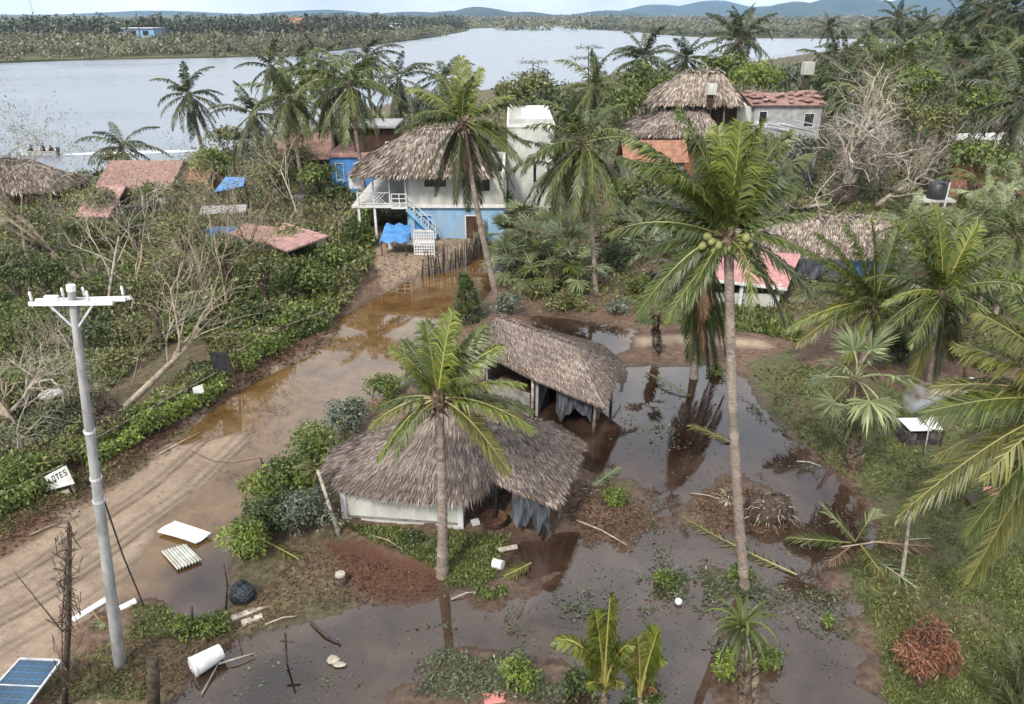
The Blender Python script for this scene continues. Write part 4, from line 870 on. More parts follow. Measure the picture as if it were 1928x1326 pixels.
pr = shelter('patio_roof', 'faded pink patio roof in the bushes left of the flooded road', 'roof', [G(500, 455, 2.1), G(540, 473, 2.0), G(619, 444, 2.2), G(536, 419, 2.4)], .1, 'tile_pink'); wall(pr, G(506, 470, .8), G(535, 480, .8), 0, 1.9, .12, 'white_wall'); wall(pr, G(550, 470, 1.2), G(608, 455, 1.2), 0, 1.9, .12, 'wet_cement')
shelter('patio_roof', 'rust brown sheet roof beside the faded pink patio roof', 'roof', [G(430, 440, 2.0), G(497, 457, 1.9), G(525, 428, 2.2), G(460, 420, 2.3)], .08, 'tile_red')
P = G(572, 385); m = MB(); m.box((P[0], P[1], .5), (1.9, .9, .5)); ct = thing('cart', 'pale grey market cart parked among bushes left of the white balcony', 'cart', P); part('tray', m, M['steel'], ct)
for sx in (-.7, .7): m = MB(); m.tube([(P[0] + sx, P[1] - .5, .3), (P[0] + sx, P[1] - .42, .3)], .28, 12); part('wheel', m, M['black'], ct)

# ---------------------------------------------------------------- houses at the back on the right
ph = thing('palapa_house', 'tall two-tier thatched palapa with dark upper storey beyond the palms', 'house', (X(1315, 76, 200), 76, 0))
def er(pxs, y0, y1, z, dx=0): a, b = X(pxs[0], y0, 200), X(pxs[1], y0, 200); return [(a, y0, z, 0), ((a * .7 + b * .3), y0 - .3, z, .2), ((a * .3 + b * .7), y0 - .3, z, .8), (b, y0, z, 1), (b + .4, (y0 + y1) / 2, z, 1), (b, y1, z, 1), ((a + b) / 2, y1 + .3, z, .5), (a, y1, z, 0), (a - .4, (y0 + y1) / 2, z, 0)]
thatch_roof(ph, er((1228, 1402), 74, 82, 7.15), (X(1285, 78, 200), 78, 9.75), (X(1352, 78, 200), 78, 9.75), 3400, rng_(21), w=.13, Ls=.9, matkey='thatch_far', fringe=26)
rf2 = thatch_roof(ph, er((1183, 1368), 70.5, 79, 4.75), (X(1260, 74, 200), 74.5, 6.6), (X(1330, 74, 200), 74.5, 6.6), 3000, rng_(22), w=.13, Ls=.9, fringe=26, name='lower_roof')
wall(ph, (X(1240, 75, 200), 75.2), (X(1390, 75, 200), 75.2), 4.8, 7.3, .15, 'brown_dark'); wall(ph, (X(1195, 72, 200), 72), (X(1360, 72, 200), 72), -.1, 4.9, .2, 'orange', openings=[(2.2, 3.4, 2.9, 4.3), (5.6, 6.9, 2.9, 4.3)])
for u0, u1 in ((2.2, 3.4), (5.6, 6.9)): window(ph, (X(1195, 72, 200), 72), (X(1360, 72, 200), 72), u0, u1, 2.9, 4.3, 'brown_dark', 'glass_dark', .2)
for px in (1245, 1275, 1305, 1338, 1365, 1392): x_ = X(px, 74.4, 200); post(ph, (x_, 74.4, 4.9), (x_, 74.4, 7.2), .09, 'wood')
m = MB(); x_ = X(1340, 73.2, 170); m.box((x_, 73.4, 8.55), (.85, .8, .95)); cb = part('water_box', m, M['white_wall'], ph); m = MB(); m.box((x_, 73.5, 7.4), (.5, .5, 1.35)); part('box_stand', m, M['brown_dark'], ph)
house('tile_roof_house', 'orange tile roofed veranda house in front of the two-tier palapa', 'house', 66.5, 70, 1182, 1288, 3.1, 4.7, 'wet_cement', 'tile_orange', .4, [(.8, 1.9, .9, 2.2), (3, 4.2, .9, 2.2)])
gb, xa, xc, rf = house('cement_house', 'grey cement upper storey with wrecked red tile roof right of the palapa', 'house', 75, 82, 1408, 1532, 7.0, 7.75, 'grey_wall', 'tile_red', .4, [(.5, 1.3, 4.9, 6.4), (4.9, 5.9, 4.9, 6.2)])
rng = rng_(23); m = MB()
for i in range(44): p = np.array([rng.uniform(xa - .3, xc + .3), 0, 0]); f = rng.random(); p[1] = 74.7 + 3.6 * f; p[2] = 7.1 + .75 * f + .14; m.box(p, (rng.uniform(.3, .8), rng.uniform(.3, .7), .10), rot_z(rng.uniform(0, 3)), rng.random())
part('loose_tile', m, M['tile_pink'], gb, kind='stuff'); m = MB(); m.box((xa - .6, 75.4, 3.4), (1.6, .3, 6.8)); part('side_wall', m, M['white_wall'], gb)
m = MB(); x_ = X(1521, 84, 130); m.box((x_, 84, 9.7), (1.05, 1.0, 1.25)); wt = solo('water_box', m, M['white_wall'], 'square white water box raised above the wrecked red tile roof', 'water tank', (x_, 84, 9.9)); m = MB(); m.box((x_, 84, 4.6), (.35, .35, 9.1)); part('stand', m, M['wood_dark'], wt)
rng = rng_(24); ms = thing('metal_sheet_pile', 'heap of bent galvanised roof sheets in front of the grey cement house', 'sheet pile', (X(1490, 70, 240), 70, 0))
for i in range(7): p = PT(rng.uniform(1450, 1530), rng.uniform(232, 248), 70 + rng.uniform(-1, 1)); m = MB(); a = rng.uniform(-.5, .5); m.box(p, (3.2, .9, .05), rot_z(a) @ np.array([[math.cos(.2), 0, math.sin(.2)], [0, 1, 0], [-math.sin(.2), 0, math.cos(.2)]])); part('metal_sheet', m, M['steel'], ms)
m = MB(); m.box((X(1490, 71, 260), 71, 1.9), (4.2, 2.5, 3.9)); part('shed_wall', m, M['wet_cement'], ms)
rh = thing('thatched_roof_house', 'pale thatched house at the right edge behind the tall dark palm', 'house', (X(1880, 66), 66, 0)); thatch_roof(rh, er((1812, 1990), 64.5, 71, 3.7), (X(1860, 67, 200), 67.5, 5.7), (X(1950, 67, 200), 67.5, 5.7), 2600, rng_(25), w=.12, Ls=.8, matkey='thatch_far', fringe=25); wall(rh, (X(1825, 65, 200), 65.2), (X(1980, 65, 200), 65.2), -.1, 3.7, .2, 'orange'); m = MB(); m.beam(PT(1800, 258, 63), PT(1915, 256, 63), .25, .5); part('fascia_board', m, M['white'], rh)
# pink roofed house with big grey thatch behind it
kh = thing('pink_roof_house', 'small house with pink sheet porch roof and white half wall, grey thatch rising behind', 'house', (X(1420, 38.4, 580), 38.4, 0))
m = MB(); q = [PT(1296, 521, 38.0), PT(1482, 543, 38.0), PT(1508, 478, 42), PT(1330, 470, 42)]; m.slab(q, .07); part('porch_roof', m, M['pink_sheet'], kh); m = MB(); m.beam(np.array(q[0]) - Z3 * .06, np.array(q[1]) - Z3 * .06, .06, .16); part('fascia', m, M['white'], kh)
wall(kh, (X(1316, 38.6, 560), 38.6), (X(1458, 38.4, 560), 38.4), -.1, 1.0, .14, 'white_wall'); wall(kh, (X(1310, 42, 500), 42), (X(1500, 42, 500), 42), -.1, 1.9, .14, 'brown_dark'); wall(kh, (X(1458, 38.4, 560), 38.5), (X(1490, 42, 500), 42), -.1, .9, .14, 'white_wall')
for px in (1316, 1392, 1462): x_ = X(px, 38.3, 570); m = MB(); m.box((x_, 38.25, .75), (.16, .16, 1.7)); part('porch_post', m, M['white'], kh)
m = MB(); m.box(((X(1316, 38, 580) + X(1462, 38, 580)) / 2, 38.2, .10), (4.2, .5, .3)); part('plinth', m, M['rust'], kh)
EK = [(X(1440, 43, 480), 43, 1.75, 0), (X(1540, 43, 480), 42.8, 1.7, .4), (X(1650, 43, 480), 42.8, 1.7, .9), (X(1712, 43, 480), 43.4, 1.8, 1), (X(1705, 47, 440), 50, 1.8, 1), (X(1560, 47, 440), 51.5, 1.8, .4), (X(1410, 47, 440), 50, 1.8, 0)]
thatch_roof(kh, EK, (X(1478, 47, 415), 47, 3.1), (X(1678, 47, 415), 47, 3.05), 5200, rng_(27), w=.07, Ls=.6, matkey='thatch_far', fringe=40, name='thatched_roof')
wall(kh, (X(1490, 43.4, 500), 43.4), (X(1690, 43.4, 500), 43.4), -.1, 1.75, .12, 'blue_deep'); rag(kh, (X(1485, 42.4, 520), 42.6), (X(1600, 42.4, 520), 42.4), 1.7, .2, 40, 31)
sd_ = thing('satellite_dish', 'round white satellite dish on the grey thatch behind the pink roof', 'dish', PT(1695, 475, 44)); P = PT(1695, 470, 44); m = MB(); a = np.linspace(0, 1, 6); ph_ = np.arange(16) / 16 * 6.283
V = np.stack([(.42 * a[:, None] * np.cos(ph_)), (.30 * a[:, None] * np.sin(ph_)), .16 * (a[:, None] ** 2) * np.ones(16)], -1).reshape(-1, 3) + P; k = np.arange(16); m.add(V, np.concatenate([np.stack([i * 16 + k, i * 16 + (k + 1) % 16, (i + 1) * 16 + (k + 1) % 16, (i + 1) * 16 + k], 1) for i in range(5)])); part('dish', m, M['white'], sd_, True); m = MB(); m.beam(P - Z3 * .9, P, .06); m.beam(P, P + np.array([0, -.3, .4]), .03); part('arm', m, M['steel'], sd_)
tk = thing('water_tank', 'round black plastic water tank on a stand beside the uprooted tree', 'water tank', PT(1761, 372, 52)); P = PT(1761, 373, 52); m = MB(); m.tube([P, P + Z3 * .12, P + Z3 * .95, P + Z3 * 1.12, P + Z3 * 1.2], [.60, .63, .63, .45, .25], 16); part('tank', m, M['black'], tk, True); m = MB(); m.box(P - Z3 * .08, (2.2, 1.6, .14)); part('platform', m, M['white_wall'], tk)
for sx in (-.8, .8):
    for sy in (-.5, .5): m = MB(); m.beam((P[0] + sx, P[1] + sy, -.1), (P[0] + sx, P[1] + sy, P[2] - .15), .14); part('stand_leg', m, M['wood'], tk)
m = MB(); m.tube([P * np.array([1, 1, 0]) + np.array([.2, -1, 0]), P + np.array([.2, -1, 1.3])], .045, 6); part('pipe', m, M['white'], tk)

# ---------------------------------------------------------------- far bank: houses, mast; boat on the river
house('blue_house', 'distant bright blue house with white roof among the trees across the river', 'house', 392, 402, 281, 336, 8.3, None, 'blue_wall', 'white', .8, [(2, 6, 5.0, 7.4), (9, 12, 5.0, 7.4)])
house('orange_house', 'distant salmon orange house on the far bank, near where the treeline dips', 'house', 470, 482, 560, 590, 9, 12.5, 'orange', 'tile_orange', 1)
house('white_house', 'tiny white flat-roofed house on the far bank where the river bends', 'house', 560, 572, 740, 768, 8.2, None, 'white', 'white', .6, [(2, 4, 5.2, 7.2)])
mast = thing('radio_mast', 'thin lattice radio mast rising above the far treeline', 'mast', PT(63, 28, 1300) * np.array([1, 1, 0])); P = PT(63, 28, 1300); m = MB(); H_ = 44
for dx, dy in ((-1, -1), (1, -1), (0, 1)): m.tube([(P[0] + dx * 1.3, P[1] + dy * 1.3, 0), (P[0] + dx * .4, P[1] + dy * .4, H_)], [.28, .22], 4)
for i in range(11): z = i * 4; m.beam((P[0] - 1.3 + z / H_ * .9, P[1] - 1.3, z), (P[0] + 1.3 - z / H_ * .9, P[1] - 1.3, z + 4), .2)
part('lattice', m, M['steel'], mast); m = MB(); m.box((P[0], P[1], H_ - 8), (4, 1, 1.2)); part('antenna', m, M['white'], mast)
bo = thing('boat', 'small white open motorboat on the river with three people aboard', 'boat', PT(75, 292, 90)); P = np.array([PT(75, 292, 90)[0], 90, -.35]); m = MB(); Lh = 4.3; st_ = np.linspace(-1, 1, 9); rowsV = []
for q in st_: w_ = .72 * (1 - max(0, -q) ** 3 * .95) * (1 if q < .9 else .95); sh_ = .12 * max(0, -q) ** 2; rowsV += [(P[0] + q * Lh / 2, P[1] - w_, .25 + sh_), (P[0] + q * Lh / 2, P[1] - w_ * .55, -.45), (P[0] + q * Lh / 2, P[1] + w_ * .55, -.45), (P[0] + q * Lh / 2, P[1] + w_, .25 + sh_)]
F = [np.array([[i * 4 + j, i * 4 + j + 1, i * 4 + j + 5, i * 4 + j + 4] for i in range(8) for j in range(3)]), np.array([[32, 33, 34, 35], [3, 2, 1, 0]])]; m.add(rowsV, F); part('hull', m, M['white'], bo)
for q in (-.4, .15, .6): m = MB(); m.box((P[0] + q * Lh / 2, P[1], .05), (.25, 1.1, .05)); part('thwart', m, M['wood'], bo)
m = MB(); m.box((P[0] + 2.3, P[1], .35), (.3, .3, .55)); m.beam((P[0] + 2.3, P[1], .2), (P[0] + 2.35, P[1], -.7), .12); part('outboard_motor', m, M['black'], bo)
for i, (px, lab, sc, lean) in enumerate(((60, 'person in dark clothes sitting at the bow of the white boat', .92, .05), (84, 'person in dark clothes upright amidships in the white boat', 1.15, 0), (101, 'person in dark clothes bent low at the stern of the white boat', .82, -.22))):
    x_ = X(px, 90, 288); pr_ = thing('person', lab, 'person', (x_, 90, .05), 'people in the boat'); m = MB()
    m.tube([(x_, 90, .05), (x_ + lean * .3, 90, .35 * sc), (x_ + lean * .7, 90, .58 * sc), (x_ + lean, 90, .68 * sc)], [.19, .18, .21, .09], 9)
    for sy in (-1, 1): m.tube([(x_ + lean * .8, 90 + .22 * sy, .58 * sc), (x_ + lean - .14, 90 + .28 * sy, .36 * sc), (x_ + lean - .34, 90 + .2 * sy, .28 * sc)], [.07, .055, .045], 6); m.tube([(x_, 90 + .1 * sy, .1), (x_ - .4, 90 + .13 * sy, .2), (x_ - .45, 90 + .13 * sy, -.15)], [.1, .085, .06], 6)
    part('body', m, M['cloth_dark'], pr_, True); m = MB(); m.ball((x_ + lean * 1.1, 90, .83 * sc), .115, 10, 8, .5, (1, .9, 1.2)); m.ball((x_ + lean * 1.1 - .11, 90, .83 * sc), .025, 5, 4); hd = part('head', m, M['skin'], pr_, True); m = MB(); m.ball((x_ + lean * 1.1 + .02, 90, .88 * sc), .12, 10, 6, .5, (1, .95, 1)); part('hair', m, M['black'], pr_, True)
fo = MB(); wp = [(-1.0, 0), (.6, .5), (2, .9), (5, .9), (9, 1.0), (13, .7), (15, 0)]; V = []
for k, (dx, w_) in enumerate(wp): V += [(P[0] + 2.6 + dx, 90.6 + dx * .16 - w_, -.335), (P[0] + 2.6 + dx, 90.6 + dx * .16 + w_, -.335)]
fo.add(V, np.array([[2 * i, 2 * i + 2, 2 * i + 3, 2 * i + 1] for i in range(len(wp) - 1)])); tfo = NT('foam'); n_ = tfo.noise(1.6, 6, .7, tfo.n("ShaderNodeTexCoord").outputs['Object']); FOAM = tfo.end(tfo.bsdf(tfo.mix(tfo.ramp(n_, .35, .6), (.30, .34, .37), (.75, .78, .80)), .6, .3)); o = solo('boat_wake', fo, FOAM, kind='structure'); o['label'] = 'white foam trail behind the boat'
# ---------------------------------------------------------------- utility pole and roadside things
PB = G(230, 1264); PB[2] = gz(PB[0], PB[1]); PTp = PT(134, 546, PB[1]); up_ = nrm(PTp - PB)
po = thing('utility_pole', 'grey concrete utility pole with white crossarms leaning beside the sandy road', 'utility pole', PB)
m = MB(); q = np.linspace(0, 1, 14)[:, None]; m.tube(PB - up_ * .3 + (PTp - PB + up_ * .3) * q, np.linspace(.145, .072, 14), 12); part('shaft', m, M['concrete'], po, True)
m = MB(); m.tube([PTp - up_ * .02, PTp + up_ * .10], [.085, .085], 10); part('pole_cap', m, M['white'], po)
ca, cb_ = PT(55, 572, PB[1] - .12), PT(212, 570, PB[1] - .12); m = MB(); m.beam(ca, cb_, .07, .08); part('crossarm', m, M['white'], po); ca2, cb2 = PT(68, 566, PB[1] + .14), PT(246, 561, PB[1] + .14); m = MB(); m.beam(ca2, cb2, .06, .07); part('crossarm', m, M['white'], po)
for f, A, B_ in ((.04, ca, cb_), (.30, ca2, cb2), (.52, ca2, cb2), (.93, ca2, cb2), (.72, ca, cb_)):
    p = A + (B_ - A) * f + Z3 * .05; m = MB(); m.tube([p, p + Z3 * .05, p + Z3 * .10, p + Z3 * .15, p + Z3 * .2], [.015, .03, .022, .03, .015], 9); part('insulator', m, M['white'], po, True)
for A in (ca + (cb_ - ca) * .22, ca + (cb_ - ca) * .78): m = MB(); m.beam(A, PTp - up_ * .85, .035, .035); part('brace', m, M['steel'], po)
m = MB(); p = PT(97, 560, PB[1] - .1); m.box(p, (.26, .08, .07)); part('switch_box', m, M['white'], po); m = MB(); m.box(PT(225, 563, PB[1]), (.24, .09, .07)); part('switch_box', m, M['white'], po)
for f in (.50, .56, .68): p = PB + (PTp - PB) * f; m = MB(); m.tube([p - up_ * .03, p + up_ * .03], .155 - .07 * f + .012, 12); part('band', m, M['steel'], po)
gp = PB + (PTp - PB) * .57; ge = G(272, 1142); m = MB(); m.tube([gp, gp * .5 + ge * .5 + np.array([-.05, 0, -.2]), ge - Z3 * .1], .022, 5); part('guy_wire', m, M['wire'], po)
cl = cb2 + (ca2 - cb2) * .04; m = MB(); q = np.linspace(0, 1, 12); m.tube([cl + np.array([.02 - .42 * math.sin(a * 2.6) * a, .0, .05 + .42 * math.sin(a * 3.0)]) for a in q], .010, 5); part('broken_cable', m, M['wire'], po)
m = MB(); m.tube([PTp - up_ * .3 + np.array([.09, 0, 0]), PTp - up_ * 1.6 + np.array([.22, -.05, 0]), PTp - up_ * 3.0 + np.array([.16, -.05, 0]), PTp - up_ * 4.4 + np.array([.24, -.08, 0])], .009, 5); part('broken_cable', m, M['wire'], po)
# loose wires
def wirething(label, pts, r=.015, name='loose_wire', matkey='wire', cat='wire'):
    m = MB(); m.tube(pts, r, 5); return solo(name, m, M[matkey], label, cat, pts[0])
wirething('thin dark wire sagging over the road from the small leaning post', [G(492, 862, .9), G(440, 872, .25), G(400, 868, .2), G(360, 850, .3)], .014)
wp_ = thing('leaning_post', 'thin dark forked post standing where road water meets the bushes', 'post', G(500, 905)); m = MB(); m.tube([G(500, 908), G(496, 885, .55), G(491, 862, 1.05)], [.035, .03, .025], 6); part('stick', m, M['wood_dark'], wp_); m = MB(); m.tube([G(512, 900, .05), G(494, 870, .9)], .02, 5); part('fork', m, M['wood_dark'], wp_)
# vine covered dead post at the left
B0 = G(122, 1345); T0 = PT(129, 985, B0[1]); vp = thing('vine_post', 'thin dark post wrapped in dead vine tangle at the left foreground', 'post', B0); m = MB(); m.tube([B0, (B0 + T0) / 2 + np.array([.03, 0, 0]), T0], [.07, .055, .03], 7); part('post', m, M['wood_dark'], vp, True); rng = rng_(41); m = MB()
for i in range(130):
    f = rng.random(); p = B0 + (T0 - B0) * f; q = p + rng.normal(0, .085, 3); m.tube([p + rng.normal(0, .05, 3), q, q + rng.normal(0, .12, 3) + Z3 * rng.normal(0, .2), q + rng.normal(0, .1, 3)], .009, 3, rng.random(), cap=False)
for s_ in (-1, 1): m.tube([B0 + np.array([.05 * s_, 0, 0]), (B0 + T0) / 2 + np.array([.10 * s_, 0, 0]), T0 + np.array([.03 * s_, 0, -.1])], .014, 4)
part('dead_vine', m, M['bark_dark'], vp, kind='stuff')
def stick(label, pts, r, name='stick', matkey='wood_dark', cat='stick'):
    m = MB(); m.tube(pts, np.linspace(r, r * .6, len(pts)), 6); return solo(name, m, M[matkey], label, cat, pts[0], True)
stick('thin dark rod leaning against the vine wrapped post', [G(118, 1190, .3), G(70, 1130, .75), G(28, 1078, 1.1)], .022)
stp = G(290, 1350); tp_ = PT(288, 1240, stp[1]); m = MB(); m.tube([stp, (stp + tp_) / 2, tp_, tp_ + Z3 * .02], [.15, .135, .13, .05], 10); solo('wooden_post', m, M['wood_dark'], 'stout dark wooden post at the bottom edge right of the utility pole', 'post', stp, True)
m = MB(); m.tube([G(132, 1278, .12), G(160, 1300, .12), G(200, 1340, .12)], [.11, .12, .12], 9); solo('log', m, M['bare_brown'], 'rough barked log lying at the foot of the vine wrapped post', 'log', G(150, 1290), True)
for lab, pts, r in (('thin stake standing in grass beside the pond, left of the black bag', [G(363, 1190), PT(361, 1143, G(363, 1190)[1])], .05), ('crooked leaning stake at the edge of the bushy hedge above the black bag', [G(425, 1150), PT(428, 1100, G(425, 1150)[1]), PT(421, 1060, G(425, 1150)[1])], .03)): stick(lab, pts, r, 'fence_stake', cat='stake')
st0 = G(538, 1250); cs = thing('cross_stake', 'dark cross-shaped stake standing in the brown flood water', 'stake', st0); m = MB(); m.tube([st0 - Z3 * .3, PT(537, 1192, st0[1])], .028, 6); part('upright', m, M['wood_dark'], cs); m = MB(); m.beam(PT(526, 1207, st0[1]), PT(553, 1209, st0[1]), .04); part('crosspiece', m, M['wood_dark'], cs)
# solar panel
q = [G(38, 1241, 1.0), G(115, 1244, 1.0), G(40, 1345, .62), G(-52, 1340, .62)]; sp = thing('solar_panel', 'tilted dark blue solar panel in silver frame at the bottom left corner', 'solar panel', G(30, 1320)); m = MB(); m.slab(q, .035); part('glass', m, M['solar'], sp); m = MB()
for i in range(4): m.beam(np.array(q[i]), np.array(q[(i + 1) % 4]), .045, .05)
part('frame', m, M['steel'], sp); q = np.array(q); m = MB(); m.beam((q[0] + q[3]) / 2 + Z3 * .006, (q[1] + q[2]) / 2 + Z3 * .006, .03, .012); part('crossbar', m, M['steel'], sp); m = MB()
for i in range(1, 6): f = i / 6; m.beam(q[0] + (q[1] - q[0]) * f + Z3 * .004, q[3] + (q[2] - q[3]) * f + Z3 * .004, .006, .004)
for i in range(1, 8): f = i / 8; m.beam(q[0] + (q[3] - q[0]) * f + Z3 * .004, q[1] + (q[2] - q[1]) * f + Z3 * .004, .006, .004)
part('cell_line', m, M['blue_deep'], sp, kind='stuff'); m = MB()
for p in (q[0], q[1]): m.beam(p * np.array([1, 1, 0]) + np.array([0, -.05, -.1]), p + np.array([0, -.05, -.04]), .05)
part('stand', m, M['steel'], sp)
# drum on its side, bag, planks, stump, boards and sheets
a, b = G(364, 1256, .24), G(413, 1228, .24); ax = nrm(b - a); bk = thing('bucket', 'big dented white bucket lying on its side at the water edge', 'bucket', G(388, 1250)); m = MB(); L_ = .75; c0 = (a + b) / 2 - ax * L_ / 2
m.tube([c0, c0 + ax * .02, c0 + ax * L_ * .5, c0 + ax * L_], [.25, .26, .235, .20], 18, cap=False); m.tube([c0 + ax * L_, c0 + ax * (L_ + .01)], [.20, .198], 18); part('body', m, M['white'], bk, True); m = MB(); m.tube([c0 + ax * .03, c0 + ax * .05], .272, 18); part('rim', m, M['white'], bk); m = MB(); m.tube([c0 + ax * .06, c0 + ax * .5], [.235, .2], 18); part('inner_lining', m, M['rust'], bk)
stick('pale stick poking out beyond the white bucket', [G(412, 1250, .12), G(445, 1240, .14), G(479, 1230, .1)], .03, matkey='bare_wood')
P = G(460, 1132); m = MB(); m.ball(P + Z3 * .28, .36, 18, 12, .5, (1, .9, .9), .22, 4); m.ball(P + Z3 * .62, .10, 8, 6, .5, (1, 1, 1.2), .5, 5); t = NT('black_bag_plastic'); tc = t.n("ShaderNodeTexCoord"); nb = t.bump(t.noise(7, 4, .6, tc.outputs['Object'], 1.5), .9, .09); BAG = t.end(t.bsdf((.012, .018, .026), .22, .6, nb)); solo('rubbish_bag', m, BAG, 'shiny black rubbish bag against the hedge end', 'bag', P, True)
for lab, a, b, w_ in (('longer pale plank beside the black rubbish bag', (436, 1166), (503, 1141), .19), ('shorter pale plank below the longer one near the rubbish bag', (455, 1174), (494, 1160), .16)): m = MB(); m.beam(G(*a, .10), G(*b, .10), w_, .09); solo('plank', m, M['bare_wood'], lab, 'plank', G(*a))
P = G(643, 1104); su = thing('tree_stump', 'short dark stump with pale cut top at the edge of the red mud', 'stump', P); m = MB(); m.tube([P - Z3 * .1, P + Z3 * .15, P + Z3 * .42], [.24, .19, .18], 10); part('trunk', m, M['wood_dark'], su, True); m = MB(); m.tube([P + Z3 * .421, P + Z3 * .47], [.15, .14], 10); part('cut_top', m, M['bare_wood'], su)
def sheet(label, px, z, matkey, corr=0, name='roof_sheet', cat='sheet', th=.03):
    Q = np.array([G(p[0], p[1], z) for p in px]); n = 28 if corr else 8; V = []
    for j in range(7):
        for i in range(n): u_, v_ = i / (n - 1), j / 6; p = (Q[0] * (1 - u_) + Q[1] * u_) * (1 - v_) + (Q[3] * (1 - u_) + Q[2] * u_) * v_; p = p + Z3 * (.035 * math.sin(u_ * corr * 6.283) if corr else .03 * math.sin(u_ * 5 + v_ * 3)); V.append(p)
    V = np.array(V); k = np.arange(n - 1); F = np.concatenate([np.stack([j * n + k, j * n + k + 1, (j + 1) * n + k + 1, (j + 1) * n + k], 1) for j in range(6)]); m = MB(); m.add(V, F); m.add(V - Z3 * th, F[:, ::-1]); return solo(name, m, M[matkey], label, cat, Q[0])
sheet('smooth white sheet lying in the wet road edge', [(296, 1001), (329, 979), (398, 1005), (368, 1023)], .12, 'white')
sheet('pale corrugated roof sheet lying below the smooth white sheet', [(304, 1038), (349, 1024), (380, 1054), (334, 1072)], .10, 'white_wall', 8)
for lab, a, b, w_ in (('long white board on the sand left of the utility pole foot', (137, 1168), (202, 1128), .2), ('short white board right of the utility pole foot', (226, 1146), (256, 1131), .2)): m = MB(); m.beam(G(*a, .09), G(*b, .12), w_, .05); solo('white_board', m, M['white'], lab, 'board', G(*a))
P = G(937, 1068); m = MB(); a = P + np.array([-.12, 0, .15]); m.tube([a, a + np.array([.25, -.12, .03])], [.15, .13], 14); wbk = solo('bucket', m, M['white'], 'small white bucket tipped over by the dark pool', 'bucket', P); m = MB(); m.tube([a + np.array([.24, -.115, .03]), a + np.array([.27, -.13, .032])], .145, 14); part('rim', m, M['white'], wbk)
m = MB(); m.beam(G(938, 1036, .12), G(974, 1029, .14), .16, .05); solo('plank', m, M['bare_wood'], 'pale plank in the grass above the tipped white bucket', 'plank', G(955, 1033))
P = G(895, 992); m = MB(); m.box(P + Z3 * .13, (.25, .2, .22), rot_z(.4)); solo('box', m, M['white'], 'small white box under the roof edge of the nearest hut', 'box', P)
P = G(930, 985, .2); m = MB(); m.tube([P, P + Z3 * .25], [.3, .42], 16, cap=False); m.tube([P, P + Z3 * .02], .3, 16); solo('basin', m, M['rust'], 'brown round basin in the shade of the nearest hut', 'basin', P)
stick('dark driftwood stick lying in the shallow flood left of the grassy patch', [G(585, 1172, .04), G(612, 1196, .07), G(641, 1214, .03)], .04, 'driftwood', 'wood_dark', 'driftwood')
for lab, px, r, sc in (('larger pale stone in the shallow flood below the driftwood stick', (628, 1244), .14, (1.3, 1, .6)), ('flat pale stone just below the larger one', (640, 1253), .12, (1.5, .8, .35))): P = G(*px); m = MB(); m.ball(P + Z3 * .04, r, 9, 6, .5, sc, .3, 3); solo('stone', m, M['bare_wood'], lab, 'stone', P, True)
for lab, px, mk_ in (('round white float on dark water near the strappy young palm', (1277, 1137), 'white'), ('pale round fruit lying in the grass right of the boot-barked palm', (1679, 884), 'frond_ball')):
    P = G(*px); m = MB(); m.ball(P + Z3 * .08, .105, 12, 8); solo('ball' if mk_ == 'white' else 'fruit', m, M['white'] if mk_ == 'white' else mat('pale_husk', (.55, .56, .36), (.66, .66, .45), 4, .6, .1), lab, 'float' if mk_ == 'white' else 'fruit', P, True)
P = G(930, 1318); m = MB(); m.box(P + Z3 * .06, (.5, .35, .06), rot_z(.2)); m.box(P + Z3 * .1 + np.array([.1, .05, 0]), (.3, .28, .05), rot_z(-.3)); solo('plastic_scrap', m, M['red_cloth'], 'faded red plastic scrap at the bottom edge in the weeds', 'scrap', P)
P = G(1870, 965); m = MB(); m.tube([P + Z3 * .5, P + Z3 * .72], [.38, .46], 16); rbn = thing('table', 'low table with red basin under the big fronds at the right edge', 'table', P); part('basin', m, M['red_cloth'], rbn); m = MB(); m.box(P + Z3 * .46, (1.9, .6, .06)); part('tabletop', m, M['wood_dark'], rbn)
for sx in (-.8, .8): m = MB(); m.box(P + np.array([sx, 0, .2]), (.07, .5, .46)); part('leg', m, M['wood_dark'], rbn)
# stove with sheet and smoke
P = G(1728, 848); sv = thing('cooking_stove', 'dark stone cooking stove topped with white metal sheets', 'stove', P); m = MB(); rng = rng_(44)
for i in range(3):
    for j in range(3): m.box(P + np.array([-.42 + .42 * j, .3, .14 + .25 * i]), (.40, .8, .235), rot_z(rng.normal(0, .05)), rng.random())
part('stone_base', m, M['ash'], sv)
for dx, dz, w_, a in ((-.22, .98, .80, .03), (.42, 1.04, .45, -.16)): m = MB(); m.box(P + np.array([dx, .25, dz]), (w_, .95, .025), rot_z(a)); part('metal_sheet', m, M['white'], sv)
for sx in (-.62, .66): m = MB(); m.beam(P + np.array([sx, -.2, -.1]), P + np.array([sx, -.2, .98]), .06); part('leg', m, M['wood_dark'], sv)
Q0 = G(1738, 868); stick('thin grey pole leaning against the stove', [Q0, PT(1752, 790, Q0[1])], .03, 'leaning_pole', 'bare_wood', 'pole')
sm_m = bpy.data.materials.new('smoke'); sm_m.use_nodes = True; nt = sm_m.node_tree; nt.nodes.clear(); o_ = nt.nodes.new("ShaderNodeOutputMaterial"); v_ = nt.nodes.new("ShaderNodeVolumePrincipled"); v_.inputs['Color'].default_value = (.86, .91, 1.0, 1)
